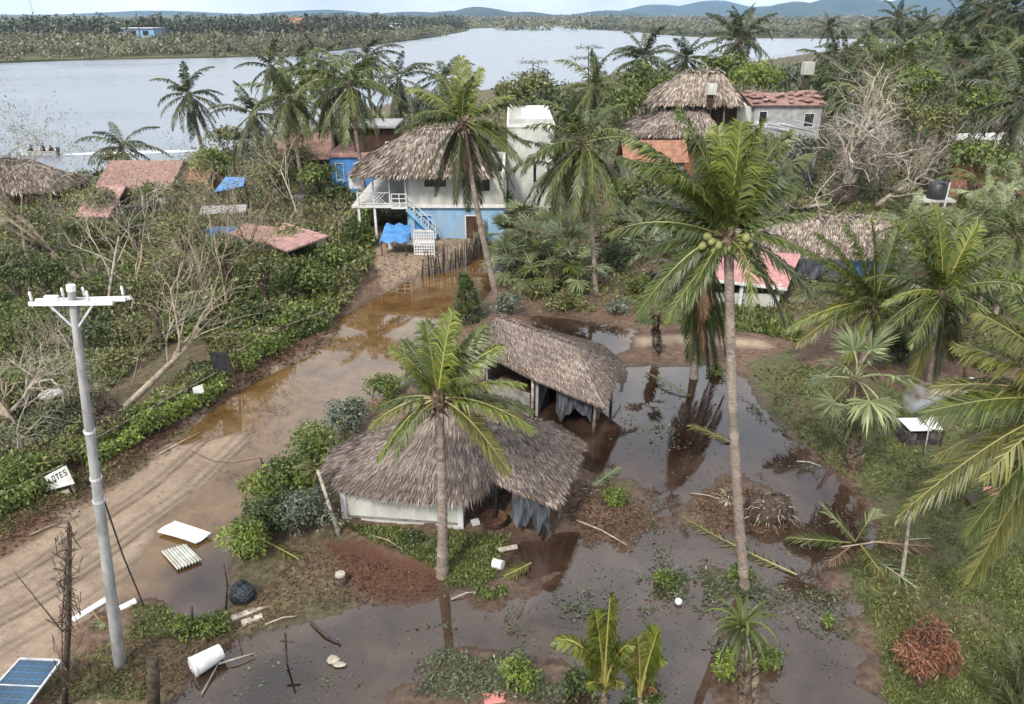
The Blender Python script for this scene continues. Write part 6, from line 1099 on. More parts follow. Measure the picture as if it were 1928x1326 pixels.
# ---------------------------------------------------------------- bushes and trees in leaf
SH = [((590, 560), (1.9, 1.5, 1.5), 2200, .24, 'leaf', 'dark leafy bush overhanging the flooded road from the left', 1), ((640, 520), (1.7, 1.5, 1.3), 1800, .24, 'leaf', 'leafy bush beside the track to the blue house', 2), ((560, 500), (1.5, 1.4, 1.9), 1800, .26, 'leaf_bright', 'tall bright green bush right below the pink patio roof', 3), ((675, 470), (1.5, 1.3, 1.3), 1500, .26, 'leaf', 'round bush left of the picket fence yard', 4), ((630, 400), (2.2, 2.0, 1.7), 1900, .32, 'leaf', 'bush in front of the balcony of the white and blue house', 5), ((700, 430), (1.1, 1.0, 1.2), 900, .28, 'leaf_bright', 'bright bush beside the blue awning', 6),
      ((330, 640), (2.2, 1.8, 1.0), 2600, .17, 'leaf_bright', 'yellow-green bush in the thicket behind the fallen trunk', 7), ((255, 660), (1.8, 1.6, 1.0), 1800, .17, 'leaf_olive', 'olive bush left of the yellow-green bush', 8), ((70, 650), (2.2, 1.8, 1.3), 2300, .2, 'leaf', 'green bush left of the utility pole crossarm', 9), ((40, 760), (1.9, 1.5, 1.0), 2200, .16, 'leaf_bright', 'light green bush at the left edge under the white basin', 10), ((130, 790), (1.4, 1.1, .7), 1300, .15, 'leaf_olive', 'low scrub between white basin and pole', 11), ((500, 620), (1.5, 1.2, 1.0), 1500, .2, 'leaf_dark', 'dark bush by the road opposite the dark conical tree', 12), ((450, 560), (2.0, 1.6, 1.2), 1900, .19, 'leaf_olive', 'olive scrub around the crooked bare tree', 13),
      ((540, 960), (1.5, 1.2, 1.5), 4200, .15, 'leaf', 'lush bush at the left corner of the nearest hut', 14), ((585, 1010), (1.0, .9, 1.3), 2600, .13, 'leaf_grey', 'grey-green bush in front of the lush bush by the hut', 15), ((465, 1060), (.85, .8, 1.25), 2400, .12, 'leaf_bright', 'bright bush at the near end of the hut hedge', 16), ((595, 885), (1.2, 1.1, 1.3), 2600, .15, 'leaf', 'bush squeezed against the back left of the nearest hut', 17), ((655, 815), (1.1, .9, 1.1), 2200, .15, 'leaf_grey', 'pale bush behind the nearest hut roof', 18), ((730, 745), (.9, .8, .9), 1500, .15, 'leaf', 'small bush by the road between the two huts', 19), ((510, 1020), (.95, .85, 1.2), 2200, .13, 'leaf_dark', 'dark bush low in the hut hedge', 20),
      ((960, 600), (1.0, .9, 1.0), 1000, .18, 'leaf_grey', 'grey-green bush behind the sagging shelter', 21), ((1060, 590), (1.3, 1.0, .8), 1200, .15, 'leaf_olive', 'dry olive scrub at the back of the dark pool', 22), ((1000, 570), (1.2, .9, .8), 1100, .15, 'leaf_olive', 'brown scrub under the silvery fan palms', 23), ((1165, 600), (.8, .7, .7), 800, .14, 'leaf_grey', 'white-grey bush by the sand strip', 24), ((1200, 560), (1.3, 1.0, .9), 1100, .17, 'leaf', 'bush behind the stubby palm', 25), ((1275, 560), (.9, .8, .9), 700, .2, 'leaf_grey', 'pale leaved bush left of the pink roof house', 26), ((1160, 510), (1.7, 1.3, 1.2), 1300, .2, 'leaf_dark', 'dark brush behind the white-grey bush', 27), ((1260, 455), (1.8, 1.5, 1.2), 1300, .24, 'leaf', 'brush left of the pink sheet roof, at the back', 28),
      ((355, 1195), (.5, .4, .35), 700, .10, 'leaf_bright', 'low green clump beside the pond stake', 29), ((405, 1195), (.45, .4, .4), 600, .10, 'leaf', 'low green clump next to the planks', 30), ((975, 1290), (.6, .5, .5), 1100, .11, 'leaf_bright', 'bright leafy weed clump at the bottom edge', 31), ((1210, 1330), (.5, .45, .6), 800, .12, 'leaf', 'dark leafy plant at the foot of the yellow-green palm', 32), ((1090, 1310), (.55, .5, .6), 800, .12, 'leaf_dark', 'dark plant left of the yellow-green palm', 33), ((1370, 1270), (.5, .45, .5), 800, .13, 'leaf_bright', 'leafy clump around the young strappy palm', 34), ((1440, 1250), (.4, .4, .5), 500, .13, 'leaf', 'leafy clump right of the young strappy palm', 35), ((1158, 955), (.5, .4, .4), 700, .12, 'leaf_bright', 'round green weed clump on the mud spit', 36), ((1350, 705), (.5, .4, .4), 500, .14, 'leaf', 'green clump at the foot of the palm with dead skirt', 37), ((775, 1030), (.6, .45, .2), 500, .1, 'leaf_dark', 'low weeds in front of the white half wall', 38), ((920, 1120), (.7, .4, .2), 500, .1, 'leaf', 'low weeds at the water edge right of the short palm', 39), ((1255, 1100), (.5, .35, .3), 500, .12, 'leaf', 'drowned green weed clump in the flood', 40), ((1390, 1090), (.5, .3, .25), 500, .12, 'leaf', 'weed clump at the foot of the tall coconut palm', 41),
      ((1560, 1175), (.18, .15, .3), 120, .13, 'leaf_bright', 'tiny green sprout alone in the dark water', 42), ((1490, 420), (2.0, 1.6, .8), 1400, .22, 'leaf_dark', 'brush below the uprooted tree', 43), ((1850, 700), (1.4, 1.1, 1.0), 1200, .2, 'leaf', 'bush behind the golden fronds at the right', 44), ((1690, 690), (1.0, .9, 1.1), 900, .2, 'leaf_dark', 'dark bush under the dense bright palm', 45), ((1870, 560), (2.2, 1.8, 1.3), 1700, .24, 'leaf_bright', 'bright bush behind the dense palm at the right', 46)]
for px, r_, n, sz, mk_, lab, sd in SH: shrub(lab, px, r_, n, sz, mk_, sd)
shrub('leafy bush at the right corner of the white and blue house by the fence end', (945, 405), (1.5, 1.3, 1.4), 1500, .28, 'leaf', 93); shrub('small bush in front of the blue ground floor wall', (880, 448), (.9, .8, .8), 900, .24, 'leaf_olive', 94)
shrub('red-brown dried shrub standing in the grass at the lower right', (1722, 1300), (.62, .58, 1.65), 3400, .16, 'leaf_brown', 90, z0=.15, asp=.22)
ct_ = G(878, 602); root = thing('conifer', 'small dark conical tree at the road edge by the sagging shelter', 'tree', ct_); rng = rng_(91); m = MB(); n = 1500; zz = rng.random(n) ** 1.1; a = rng.uniform(0, 6.28, n); rr = (.75 * (1 - zz) + .10) * rng.uniform(.6, 1.05, n) * (1 + .25 * np.sin(zz * 25)); Pn = ct_ + np.stack([rr * np.cos(a) + .12 * np.sin(zz * 4), rr * np.sin(a), .2 + zz * 2.5], 1); D_ = nrm(np.stack([np.cos(a), np.sin(a), .3 - .9 * rng.random(n)], 1)); m.leaves(Pn, D_, nrm(np.cross(D_, Z3)), .24, .11, rng.random(n)); part('crown', m, M['leaf_dark'], root); m = MB(); m.tube([ct_, ct_ + Z3 * 2.4], [.08, .02], 6); part('trunk', m, M['bark_dark'], root)
TR = [((185, 372), 54, (1.6, 1.4, 1.0), 1100, .26, 'leaf_olive', 'low olive tree before the left end of the wide red tile roof'), ((285, 368), 55, (1.7, 1.4, 1.1), 1200, .26, 'leaf', 'low leafy tree before the right end of the wide red tile roof'), ((560, 300), 66, (1.8, 1.5, 1.3), 1000, .32, 'leaf_olive', 'olive tree partly hiding the salmon tile roof'), ((1440, 278), 66, (2.2, 1.8, 1.5), 1300, .32, 'leaf_olive', 'olive tree under the bent metal sheets'), ((1512, 282), 67, (2.2, 1.8, 1.5), 1300, .32, 'leaf_grey', 'grey-green tree right of the bent metal sheets'), ((160, 440), 48, (1.8, 1.5, 1.3), 1500, .26, 'leaf', 'leafy tree in front of the pinkish annex roof'), ((250, 430), 46, (1.9, 1.5, 1.2), 1500, .24, 'leaf_dark', 'dark leafy tree in front of the grey-green wall'), ((340, 430), 44, (1.9, 1.5, 1.3), 1600, .24, 'leaf_olive', 'olive leafy tree below the ochre annex'), ((410, 470), 40, (1.6, 1.3, 1.1), 1400, .2, 'leaf', 'leafy tree below the dull blue shelter wall'), ((490, 500), 38, (1.4, 1.2, 1.2), 1300, .2, 'leaf_olive', 'olive leafy tree in front of the rust brown sheet roof'), ((60, 430), 46, (2.0, 1.6, 1.3), 1500, .26, 'leaf_olive', 'olive tree in front of the brown thatched house'), ((90, 520), 36, (1.6, 1.4, 1.3), 1500, .2, 'leaf_dark', 'dark leafy tree above the pole crossarm'), ((20, 500), 38, (1.8, 1.5, 1.3), 1500, .22, 'leaf_dark', 'dark leafy tree at the left edge'), ((280, 545), 33, (1.4, 1.2, .9), 1400, .17, 'leaf_olive', 'olive thicket tree right of the pole crossarm'), ((600, 330), 60, (1.8, 1.5, 1.2), 1100, .3, 'leaf', 'leafy tree left of the white balcony'),
      ((990, 175), 92, (4.5, 3, 3.0), 2200, .5, 'leaf_olive', 'olive tree mass by the river right of the tall leaning palm'), ((1040, 205), 82, (3.5, 3, 2.6), 1800, .45, 'leaf_dark', 'dark tree behind the white flat-roofed building'), ((1220, 165), 88, (4.0, 3, 3.6), 2400, .42, 'leaf', 'broad green tree left of the two-tier palapa'), ((1175, 195), 78, (2.6, 2.4, 2.8), 1600, .4, 'leaf', 'green tree nearer, left of the palapa'), ((1362, 135), 98, (3.6, 3, 2.6), 1700, .48, 'leaf', 'green tree directly behind the palapa'), ((1425, 150), 92, (3.8, 3, 2.2), 1900, .44, 'leaf_bright', 'yellow-green tree right of the palapa ridge'), ((1480, 150), 96, (3, 2.6, 2.3), 1400, .46, 'leaf_grey', 'grey-green tree behind the wrecked tile roof'), ((1570, 160), 90, (3.2, 2.6, 3.0), 1500, .44, 'leaf_dark', 'dark tree at the left end of the right grove'), ((1730, 160), 74, (2.4, 2.2, 2.2), 1400, .38, 'leaf_bright', 'yellow-green tree in the right grove'), ((1640, 110), 118, (5, 4, 3.2), 1800, .6, 'leaf_olive', 'olive tree behind the right grove'), ((1790, 100), 108, (5, 4, 3.4), 1800, .58, 'leaf', 'green tree behind the right grove near the skyline palms'), ((1870, 75), 120, (5.5, 4, 3.6), 1900, .6, 'leaf_olive', 'olive tree under the skyline palms'), ((1690, 210), 68, (2.6, 2.2, 2.0), 1300, .36, 'leaf_olive', 'olive tree above the fallen bare crown'), ((1780, 225), 62, (2.6, 2.2, 1.8), 1400, .34, 'leaf_olive', 'dull green tree right of the fallen bare crown'), ((1850, 200), 66, (2.6, 2.2, 2.4), 1400, .36, 'leaf', 'green tree behind the pale thatched house at the right'), ((1500, 200), 86, (2.2, 2, 2.0), 900, .42, 'leaf_dark', 'dark tree at the side of the grey cement house'), ((1610, 240), 66, (2.8, 2.4, 1.7), 1300, .36, 'leaf_grey', 'grey leafy mass behind the uprooted tree'), ((1850, 300), 50, (2.8, 2.4, 1.6), 1500, .3, 'leaf', 'green tree in front of the pale thatched house at the right'),
      ((395, 310), 64, (2.0, 1.8, 1.9), 1500, .34, 'leaf_bright', 'leafy bush tree right of the red tile roof against the river'), ((360, 365), 58, (1.9, 1.6, 1.5), 1200, .30, 'leaf_olive', 'leafy tree over the ochre annex'), ((220, 300), 66, (1.3, 1.2, .8), 600, .28, 'leaf_olive', 'vine mass growing on the red tile roof'), ((430, 260), 72, (2.4, 2, 1.4), 1000, .34, 'leaf_olive', 'thin leafed tree below the lone palm'), ((520, 330), 62, (2.4, 2, 1.6), 1100, .32, 'leaf_olive', 'dull tree below the salmon tile roof'), ((790, 200), 80, (2.6, 2.2, 1.9), 1200, .42, 'leaf_grey', 'grey tree behind the ridge of the big thatch'), ((680, 240), 72, (2, 1.8, 1.4), 900, .4, 'leaf', 'tree beside the blue house'), ((1360, 290), 62, (2.2, 2, 1.5), 1100, .32, 'leaf', 'green tree below the palapa, behind the coconut palm'), ((1230, 340), 58, (2.4, 2, 1.3), 1200, .3, 'leaf_olive', 'olive tree below the orange tiled roof'), ((1440, 330), 60, (2.6, 2, 1.4), 1200, .3, 'leaf_olive', 'olive brush tree left of the uprooted tree'), ((1180, 360), 58, (2, 1.7, 1.2), 900, .3, 'leaf', 'green tree right of the drooping palm crown')]
for i, (tp, D, r_, n, sz, mk_, lab) in enumerate(TR): tree(lab, None, tp, D, r_, n, sz, mk_, i)
rng = rng_(92)
for i, (tp, D, lab) in enumerate((((1003, 120), 104, 'flat-topped tree with tiered branches against the river'), ((1108, 92), 118, 'small flat-topped tree standing out against the far river'))):
    c = PT(*tp, D); B = np.array([c[0], D, 0]); B[2] = gz(*B[:2]); root = thing('umbrella_tree', lab, 'tree', B); m = MB(); m.tube([B, (B + c) / 2 + np.array([.2, 0, 0]), c + Z3 * .3], [.16, .12, .05], 6); part('trunk', m, M['bark_dark'], root); m = MB()
    for z, r_, n in ((.2, 1.7, 320), (-1.3, 2.3, 420), (-2.6, 2.0, 300)):
        a = rng.uniform(0, 6.28, n); rr = r_ * np.sqrt(rng.random(n)); Pn = c + np.stack([rr * np.cos(a) * 1.3, rr * np.sin(a), z + rng.normal(0, .12, n)], 1); D_ = nrm(rng.normal(size=(n, 3)) * np.array([1, 1, .2])); m.leaves(Pn, D_, nrm(np.cross(D_, Z3)), .42, .2, rng.random(n))
    part('crown', m, M['leaf_dark'], root)
# creeper hedges along the left roadside
def hedge(label, a, b, hgt, n, mk_, seed, w_=.45, rail=True):
    rng = rng_(seed); A, B_ = G(*a), G(*b); A[2] = gz(*A[:2]); B_[2] = gz(*B_[:2]); r = thing('hedge', label, 'hedge', A); d = B_ - A; Ln = np.linalg.norm(d); d = d / Ln; s = np.array([-d[1], d[0], 0]); u_ = rng.random(n); hq = hgt * (1 + .75 * fbm(u_ * Ln * .7, u_ * 0, seed)); an = rng.uniform(0, math.pi, n); bulge = np.sin(an)
    P = A + d * (u_ * Ln)[:, None] + s * (np.cos(an) * w_ * (1 + .25 * rng.normal(size=n)))[:, None] + Z3 * (hq * (.15 + .85 * rng.random(n) ** .7))[:, None]
    N = nrm(s * np.cos(an)[:, None] + Z3 * bulge[:, None] + rng.normal(0, .35, (n, 3))); D_ = nrm(rng.normal(size=(n, 3)) - Z3 * .7); S = nrm(np.cross(D_, N)); sz = .13 * rng.uniform(.6, 1.4, n); m = MB(); m.leaves(P, D_, S, sz, sz * .6, np.clip(.5 + .35 * fbm(u_ * Ln * 1.6, P[:, 2] * 2, seed) + rng.normal(0, .12, n), 0, 1), .15); part('foliage', m, M[mk_], r)
    m = MB(); m.tube([A + Z3 * hgt, (A + B_) / 2 + Z3 * (hgt + .02), B_ + Z3 * hgt], .025, 6); part('rail', m, M['wood'], r)
    for k in range(max(2, int(Ln / 1.6)) + 1): f = k / max(2, int(Ln / 1.6)); m = MB(); p = A + d * Ln * f; m.tube([p - Z3 * .1, p + Z3 * (hgt + .12)], .045, 6); part('post', m, M['wood_dark'], r)
hedge('long creeper hedge along the road between lettered sign and black sign', (165, 903), (418, 742), .85, 6200, 'leaf_bright', 3)
hedge('creeper hedge beyond the leaning black sign', (452, 712), (535, 662), 1.05, 1900, 'leaf_bright', 4)
hedge('darker creeper hedge at the left edge below the lettered sign', (-60, 1022), (135, 922), .55, 2600, 'leaf', 5)
hedge('short creeper hedge under the dark roadside bush', (540, 655), (615, 618), .9, 1300, 'leaf', 6)
SHL = ['leafless brown shrub below the brown thatched house', 'pale leafless shrub right of the brown thatched house', 'leafless brown shrub in front of the grey-green wall', 'pale leafless shrub in the middle of the left thicket', 'leafless brown shrub in the thicket below the dull blue shelter', 'pale leafless shrub before the rust brown sheet roof', 'leafless brown shrub under the red tile roof edge', 'pale leafless shrub right of the pink patio roof foot', 'brown twiggy shrub just above the pole crossarm', 'pale twiggy shrub right above the pole crossarm', 'brown twiggy shrub right of the pole crossarm tip', 'pale twiggy shrub behind the creeper hedge end', 'brown twiggy shrub beside the tall road bushes', 'pale twiggy shrub at the left edge level with the crossarm', 'brown twiggy shrub near the white basin', 'pale twiggy shrub between white basin and pole shaft', 'brown twiggy shrub beside the fallen trunk', 'pale twiggy shrub at the torn root plate', 'brown twiggy shrub below the white basin', 'pale twiggy shrub at the left edge above the lettered sign', 'brown leafless shrub below the salmon tile roof', 'pale leafless shrub right of the bright blue tarp', 'brown leafless shrub under the ochre annex', "pale leafless shrub under the salmon roof's left end", 'brown leafless shrub beside the white board of the balcony', 'pale leafless shrub left of the bright blue tarp shelter']
rng = rng_(97)
for i in range(26):
    px, py = ((70, 470), (150, 500), (240, 440), (310, 520), (390, 500), (470, 480), (350, 450), (540, 450), (110, 590), (200, 560), (300, 590), (400, 570), (480, 530), (30, 560), (60, 700), (140, 690), (250, 740), (160, 780), (90, 830), (30, 880), (580, 380), (480, 380), (340, 410), (560, 340), (620, 350), (450, 340))[i]
    bare_tree(SHL[i], (px, py), 1.5 + .9 * rng.random(), .035, (rng.normal(0, .4), rng.normal(0, .3), 1), 140 + i, 4, .9, .2, (7, 5, 4, 3), ('bare_brown', 'bare_wood')[i % 2], 'bare_shrub', leaves=160, lsize=.12, leafmat_='leaf_olive', group='leafless shrubs in the thicket', f0=.05)
# leaning banana-like stem by the hut, fallen fronds and root lumps
ls_ = thing('broken_palm', 'pale leaning palm stem with torn yellow-green leaves at the left end of the nearest hut', 'palm', G(643, 1022)); a = G(643, 1022); b = PT(598, 885, a[1] + .5); m = MB(); m.tube([a, (a + b) / 2, b], [.075, .06, .05], 8); part('stem', m, M['bare_wood'], ls_, True); rng = rng_(95)
for i, t_ in enumerate(((560, 905), (575, 870), (612, 860), (590, 930), (552, 880))):
    tip = PT(*t_, b[1] + rng.normal(0, .2)); q = np.linspace(0, 1, 8)[:, None]; C = (1 - q) ** 2 * b + 2 * q * (1 - q) * ((b + tip) / 2 + Z3 * .25) + q ** 2 * tip; m = MB(); v = nrm((tip - b) * np.array([1, 1, 0])); frond_geo(m, C, np.array([-v[1], v[0], 0]), 22, .22, .05, .6, rng, .015); part('frond', m, M['frond_gold'], ls_)
def fallen(label, px, w_, matkey, seed, z=.06, rag=.15):
    rng = rng_(seed); C = np.array([G(p[0], p[1], z + (p[2] if len(p) > 2 else 0)) for p in px]); q = np.linspace(0, len(C) - 1, 14); C = np.stack([np.interp(q, range(len(C)), C[:, k]) for k in range(3)], 1); v = nrm((C[-1] - C[0]) * np.array([1, 1, 0])); m = MB(); frond_geo(m, C, np.array([-v[1], v[0], 0]), 46, w_, .05, .35, rng, .035, rag, .12); return solo('fallen_frond', m, M[matkey], label, 'frond', C[0], group='fallen palm fronds')
fallen('yellow fallen frond lying across the foot of the tall coconut palm', [(1500, 1082), (1420, 1045), (1350, 1010), (1288, 975)], .45, 'frond_gold', 1); fallen('pale fallen frond floating on the flood left of the tall trunk', [(1388, 838), (1340, 815), (1298, 800)], .5, 'frond_gold', 2); fallen('yellow broken frond hanging from the hut hedge onto the red mud', [(498, 1018, .35), (550, 1045, .25), (605, 1082)], .35, 'frond_gold', 3)
for i, (a, b, lab, mk_) in enumerate((((1610, 1020), (1548, 948), 'upright fallen frond at the left of the broken palm top', 'frond_pale'), ((1612, 1018), (1648, 958), 'upright pale fallen frond at the right of the broken palm top', 'frond_pale'), ((1602, 1022), (1482, 1012), 'fallen frond pointing left into the dark water', 'frond'), ((1620, 1025), (1665, 1085), 'yellow fallen frond pointing down from the broken palm top', 'frond_gold'), ((1640, 1020), (1760, 1030), 'brown fallen frond pointing right across the grass', 'frond_dry'), ((1600, 1030), (1560, 1060), 'short brown fallen frond under the broken palm top', 'frond_dry'), ((1630, 1040), (1760, 1130), 'long pale fallen frond toward the red-brown shrub', 'frond_pale'))):
    up = 1.1 if i < 2 else .3; fallen(lab, [(*a, .1), ((a[0] + b[0]) / 2, (a[1] + b[1]) / 2, up), (*b, .12 if i > 1 else 1.3)], .48, mk_, 10 + i)
fallen('straw coloured dry frond beside the utility pole foot', [(205, 1180), (180, 1165), (155, 1150)], .4, 'frond_dry', 30); fallen('yellow dry frond fanned out at the bottom edge below the pole', [(245, 1330), (243, 1300), (238, 1262, .15)], .35, 'frond_gold', 31); fallen('grey dry frond lying in the grass right of the red-brown shrub', [(1800, 1250), (1770, 1235), (1735, 1225)], .3, 'frond_dry', 32)
fallen('thin pale fallen frond in grass by the fan palm trunk', [(1480, 800), (1530, 770), (1570, 745)], .35, 'frond_pale', 33)
for i, (a, b, lab, mk_) in enumerate((((215, 1165), (165, 1190), 'pale dry frond heaped left of the utility pole foot', 'frond_pale'), ((175, 1150), (205, 1195), 'crossed dry frond in the heap by the utility pole foot', 'frond_dry'), ((225, 1215), (170, 1225), 'dry frond lying beneath the heap by the pole foot', 'frond_dry'), ((520, 1030), (585, 1085), 'limp green frond on the mud below the hut hedge', 'frond'), ((1095, 930), (1165, 880), 'grey frond stuck in the mud spit beside the nearest hut', 'frond_pale'), ((1215, 700), (1300, 745), 'half sunk dark frond in the flood by the stubby palm', 'frond_deep'), ((1000, 1060), (950, 1085), 'straw frond lying in the dark pool edge', 'frond_gold'))): fallen(lab, [(*a, .05), ((a[0] + b[0]) / 2, (a[1] + b[1]) / 2, .16), (*b, .03)], .36, mk_, 50 + i)
for i, (a, b, lab) in enumerate((((1085, 985), (1180, 1030), 'thin grey branch on the mud spit'), ((1300, 930), (1365, 950), 'thin branch on the debris islet'), ((1560, 1035), (1750, 1025), 'long brown stick by the broken palm top'), ((1660, 1060), (1650, 1090), 'short pale stick under the broken palm top'), ((500, 1180), (560, 1165), 'wet stick at the mud edge near the planks'), ((700, 1020), (760, 1050), 'pale stick on the red mud'), ((1500, 870), (1545, 880), 'small branch floating by the grass edge'), ((60, 1020), (150, 975), 'broken branch on the dirt bank at the left edge'), ((300, 860), (380, 815), 'dead branch along the dirt bank'), ((420, 1235), (380, 1310), 'dark stick beside the white bucket'), ((850, 1130), (900, 1118), 'dark branch at the water edge under the short palm'))): A, B_ = G(*a), G(*b); A[2] = max(0, gz(*A[:2])) + .03; B_[2] = max(0, gz(*B_[:2])) + .05; stick(lab, [A, (A + B_) / 2 + np.array([.03, .05, .04]), B_], .028, 'fallen_branch', 'bare_brown' if i % 2 else 'bare_wood', 'branch')
def lump(label, px, r, seed, sc=(1.2, .9, .75)):
    rng = rng_(seed); P = G(*px); root = thing('root_clump', label, 'root clump', P); m = MB(); m.ball(P + Z3 * r * .45, r, 12, 9, .4, sc, .35, seed); part('soil_ball', m, M['wood_dark'], root, True); m = MB(); n = 240; q = nrm(rng.normal(size=(n, 3))); q[:, 2] = np.abs(q[:, 2]); S0 = P + Z3 * r * .35 + q * np.array(sc) * r * .95; D_ = nrm(q * .6 + rng.normal(size=(n, 3)) * .5 - Z3 * .5); m.leaves(S0, D_, nrm(np.cross(D_, q + .01)), .34 * rng.uniform(.5, 1.3, n), .035, rng.random(n), .2); part('root', m, M['bare_brown'], root, kind='stuff')
lump('shaggy uprooted palm root clump on the debris islet', (1447, 975), .60, 1, (1.3, .9, 1.0)); lump('smaller root clump left of the tall coconut trunk', (1375, 945), .30, 2); lump('grassy root clump at the edge of the right hut water', (1110, 930), .22, 3)

# ---------------------------------------------------------------- uncountable ground cover
def stuff(name, mb, matkey, label): o = solo(name, mb, M[matkey], kind='stuff'); o['label'] = label; return o
def outside(P, *polys):
    k = np.ones(len(P), bool)
    for q in polys: k &= ~inside(P[:, 0], P[:, 1], q)
    return P[k]
TH1 = [(-60, 1010), (-60, 400), (120, 385), (300, 395), (480, 470), (520, 480), (600, 465), (700, 450), (705, 520), (640, 600), (590, 640), (480, 690), (400, 745), (200, 880)]
CLEAR = Gs([(150, 880), (190, 760), (330, 650), (385, 640), (400, 690), (300, 770), (240, 850)]); rng = rng_(200); P = outside(sample_poly(rng, TH1, 90000), ROAD, CLEAR); n = len(P); hh = np.clip(.65 + 1.3 * fbm(P[:, 0] * .35, P[:, 1] * .35, 41, 4), .08, 2.1) * np.clip((P[:, 1] - 12) / 12, .5, 1); z = height(P[:, 0], P[:, 1]) + hh * rng.uniform(.55, 1.05, n)
tone = fbm(P[:, 0] * .28, P[:, 1] * .28, 77, 3); D_ = nrm(rng.normal(size=(n, 3)) + np.array([0, 0, .15])); S = nrm(np.cross(D_, rng.normal(size=(n, 3)) * .5 + Z3)); sz = np.clip(.0062 * P[:, 1], .10, .34) * rng.uniform(.6, 1.45, n); V = np.column_stack([P, z])
for q, mk_, nm in ((tone > .02, 'leaf', 'undergrowth'), ((tone <= .02) & (tone > -.28), 'leaf_olive', 'undergrowth'), (tone <= -.28, 'leaf_dark', 'undergrowth')):
    m = MB(); m.leaves(V[q], D_[q], S[q], sz[q], sz[q] * .5, np.clip(.5 + .3 * fbm(V[q][:, 0] * 1.2, V[q][:, 1] * 1.2, 5) + rng.normal(0, .16, q.sum()), 0, 1), .1); stuff(nm, m, mk_, 'tangled undergrowth left of the road')
TH2 = [(940, 560), (960, 430), (1010, 380), (1180, 340), (1300, 330), (1480, 380), (1700, 380), (1928, 300), (2300, 300), (2300, 660), (1860, 690), (1640, 640), (1520, 620), (1480, 590), (1200, 580), (1100, 600)]
TH5 = [(940, 185), (1080, 165), (1240, 133), (1450, 113), (1570, 95), (1680, 82), (1928, 60), (1990, 110), (1700, 200), (1500, 240), (1150, 260), (960, 260)]
TH3 = [(1130, 360), (1180, 300), (1400, 250), (1560, 180), (1650, 120), (2250, 90), (2250, 320), (1700, 390), (1480, 390), (1300, 340)]
TH4 = [(-40, 400), (0, 345), (300, 330), (520, 270), (640, 240), (800, 215), (960, 190), (1080, 178), (1180, 165), (1160, 300), (1000, 330), (940, 380), (700, 440), (600, 460), (300, 390), (120, 380)]
for TH, n, hk, sk, mk_, sd in ((TH5, 16000, 2.4, .0058, ('leaf_dark', 'leaf_olive'), 330), (TH2, 26000, 1.0, .0062, ('leaf', 'leaf_olive'), 300), (TH3, 22000, 2.2, .0058, ('leaf_dark', 'leaf_olive'), 310), (TH4, 22000, 1.3, .0060, ('leaf_olive', 'leaf_dark'), 320)):
    rng = rng_(sd); P = outside(sample_poly(rng, TH, n), ROAD, CAMPTRK); n = len(P); hh = np.clip(.6 + .9 * fbm(P[:, 0] * .25, P[:, 1] * .25, sd, 4), .1, 1.8) * hk * .8; hz2 = height(P[:, 0], P[:, 1]); q = hz2 > -.1; z = hz2 + hh * rng.uniform(.4, 1.05, n)
    D_ = nrm(rng.normal(size=(n, 3))); S = nrm(np.cross(D_, rng.normal(size=(n, 3)) * .5 + Z3)); sz = np.clip(sk * P[:, 1], .12, .6) * rng.uniform(.7, 1.35, n); V = np.column_stack([P, z]); tone = fbm(P[:, 0] * .2, P[:, 1] * .2, sd + 3, 3)
    for j, qq in enumerate((tone > -.05, tone <= -.05)): qq = qq & q; m = MB(); m.leaves(V[qq], D_[qq], S[qq], sz[qq], sz[qq] * .5, np.clip(.5 + rng.normal(0, .2, qq.sum()), 0, 1), .1); stuff('undergrowth', m, mk_[j], 'low brush between the palms and houses')
# grass blades
for GP, n, hgt, sd in (([(1640, 1100), (1928, 1060), (2150, 1080), (2200, 1340), (1665, 1340), (1655, 1230)], 16000, .15, 407), ([(1445, 770), (1500, 700), (1600, 700), (1740, 780), (1928, 780), (2300, 780), (2250, 1340), (1670, 1340), (1650, 1230), (1610, 1140), (1600, 1060), (1660, 1010), (1645, 950), (1575, 895), (1530, 850)], 60000, .115, 400), ([(640, 1000), (870, 1010), (960, 1012), (930, 1095), (850, 1120), (820, 1080), (680, 1020)], 7000, .13, 401), ([(1190, 570), (1480, 595), (1520, 660), (1440, 640), (1330, 630), (1200, 612)], 6000, .16, 402), ([(250, 1140), (430, 1150), (440, 1200), (250, 1215)], 2600, .13, 403), ([(100, 1260), (280, 1200), (290, 1330), (60, 1330)], 2500, .12, 404), ([(0, 985), (200, 900), (430, 760), (420, 790), (230, 915), (0, 1040)], 2500, .12, 405)):
    rng = rng_(sd); P = sample_poly(rng, GP, n); P = P[fbm(P[:, 0] * .7, P[:, 1] * .7, 21, 4) + .25 > rng.random(len(P)) * .5 - .1]; z = height(P[:, 0], P[:, 1]); k = z > .0; P, z = P[k], z[k]; n = len(P)
    D_ = nrm(np.column_stack([rng.normal(0, .7, (n, 2)), rng.uniform(.35, 1.1, n)])); S = nrm(np.cross(D_, rng.normal(size=(n, 3)))); sz = hgt * rng.uniform(.6, 1.5, n) * np.clip(P[:, 1] / 18, .8, 2); m = MB(); m.leaves(np.column_stack([P, z]), D_, S, sz, sz * .26, np.clip(.5 + .35 * fbm(P[:, 0], P[:, 1], 12) + rng.normal(0, .16, n), 0, 1), .1); stuff('grass', m, 'grass', 'short trampled grass')
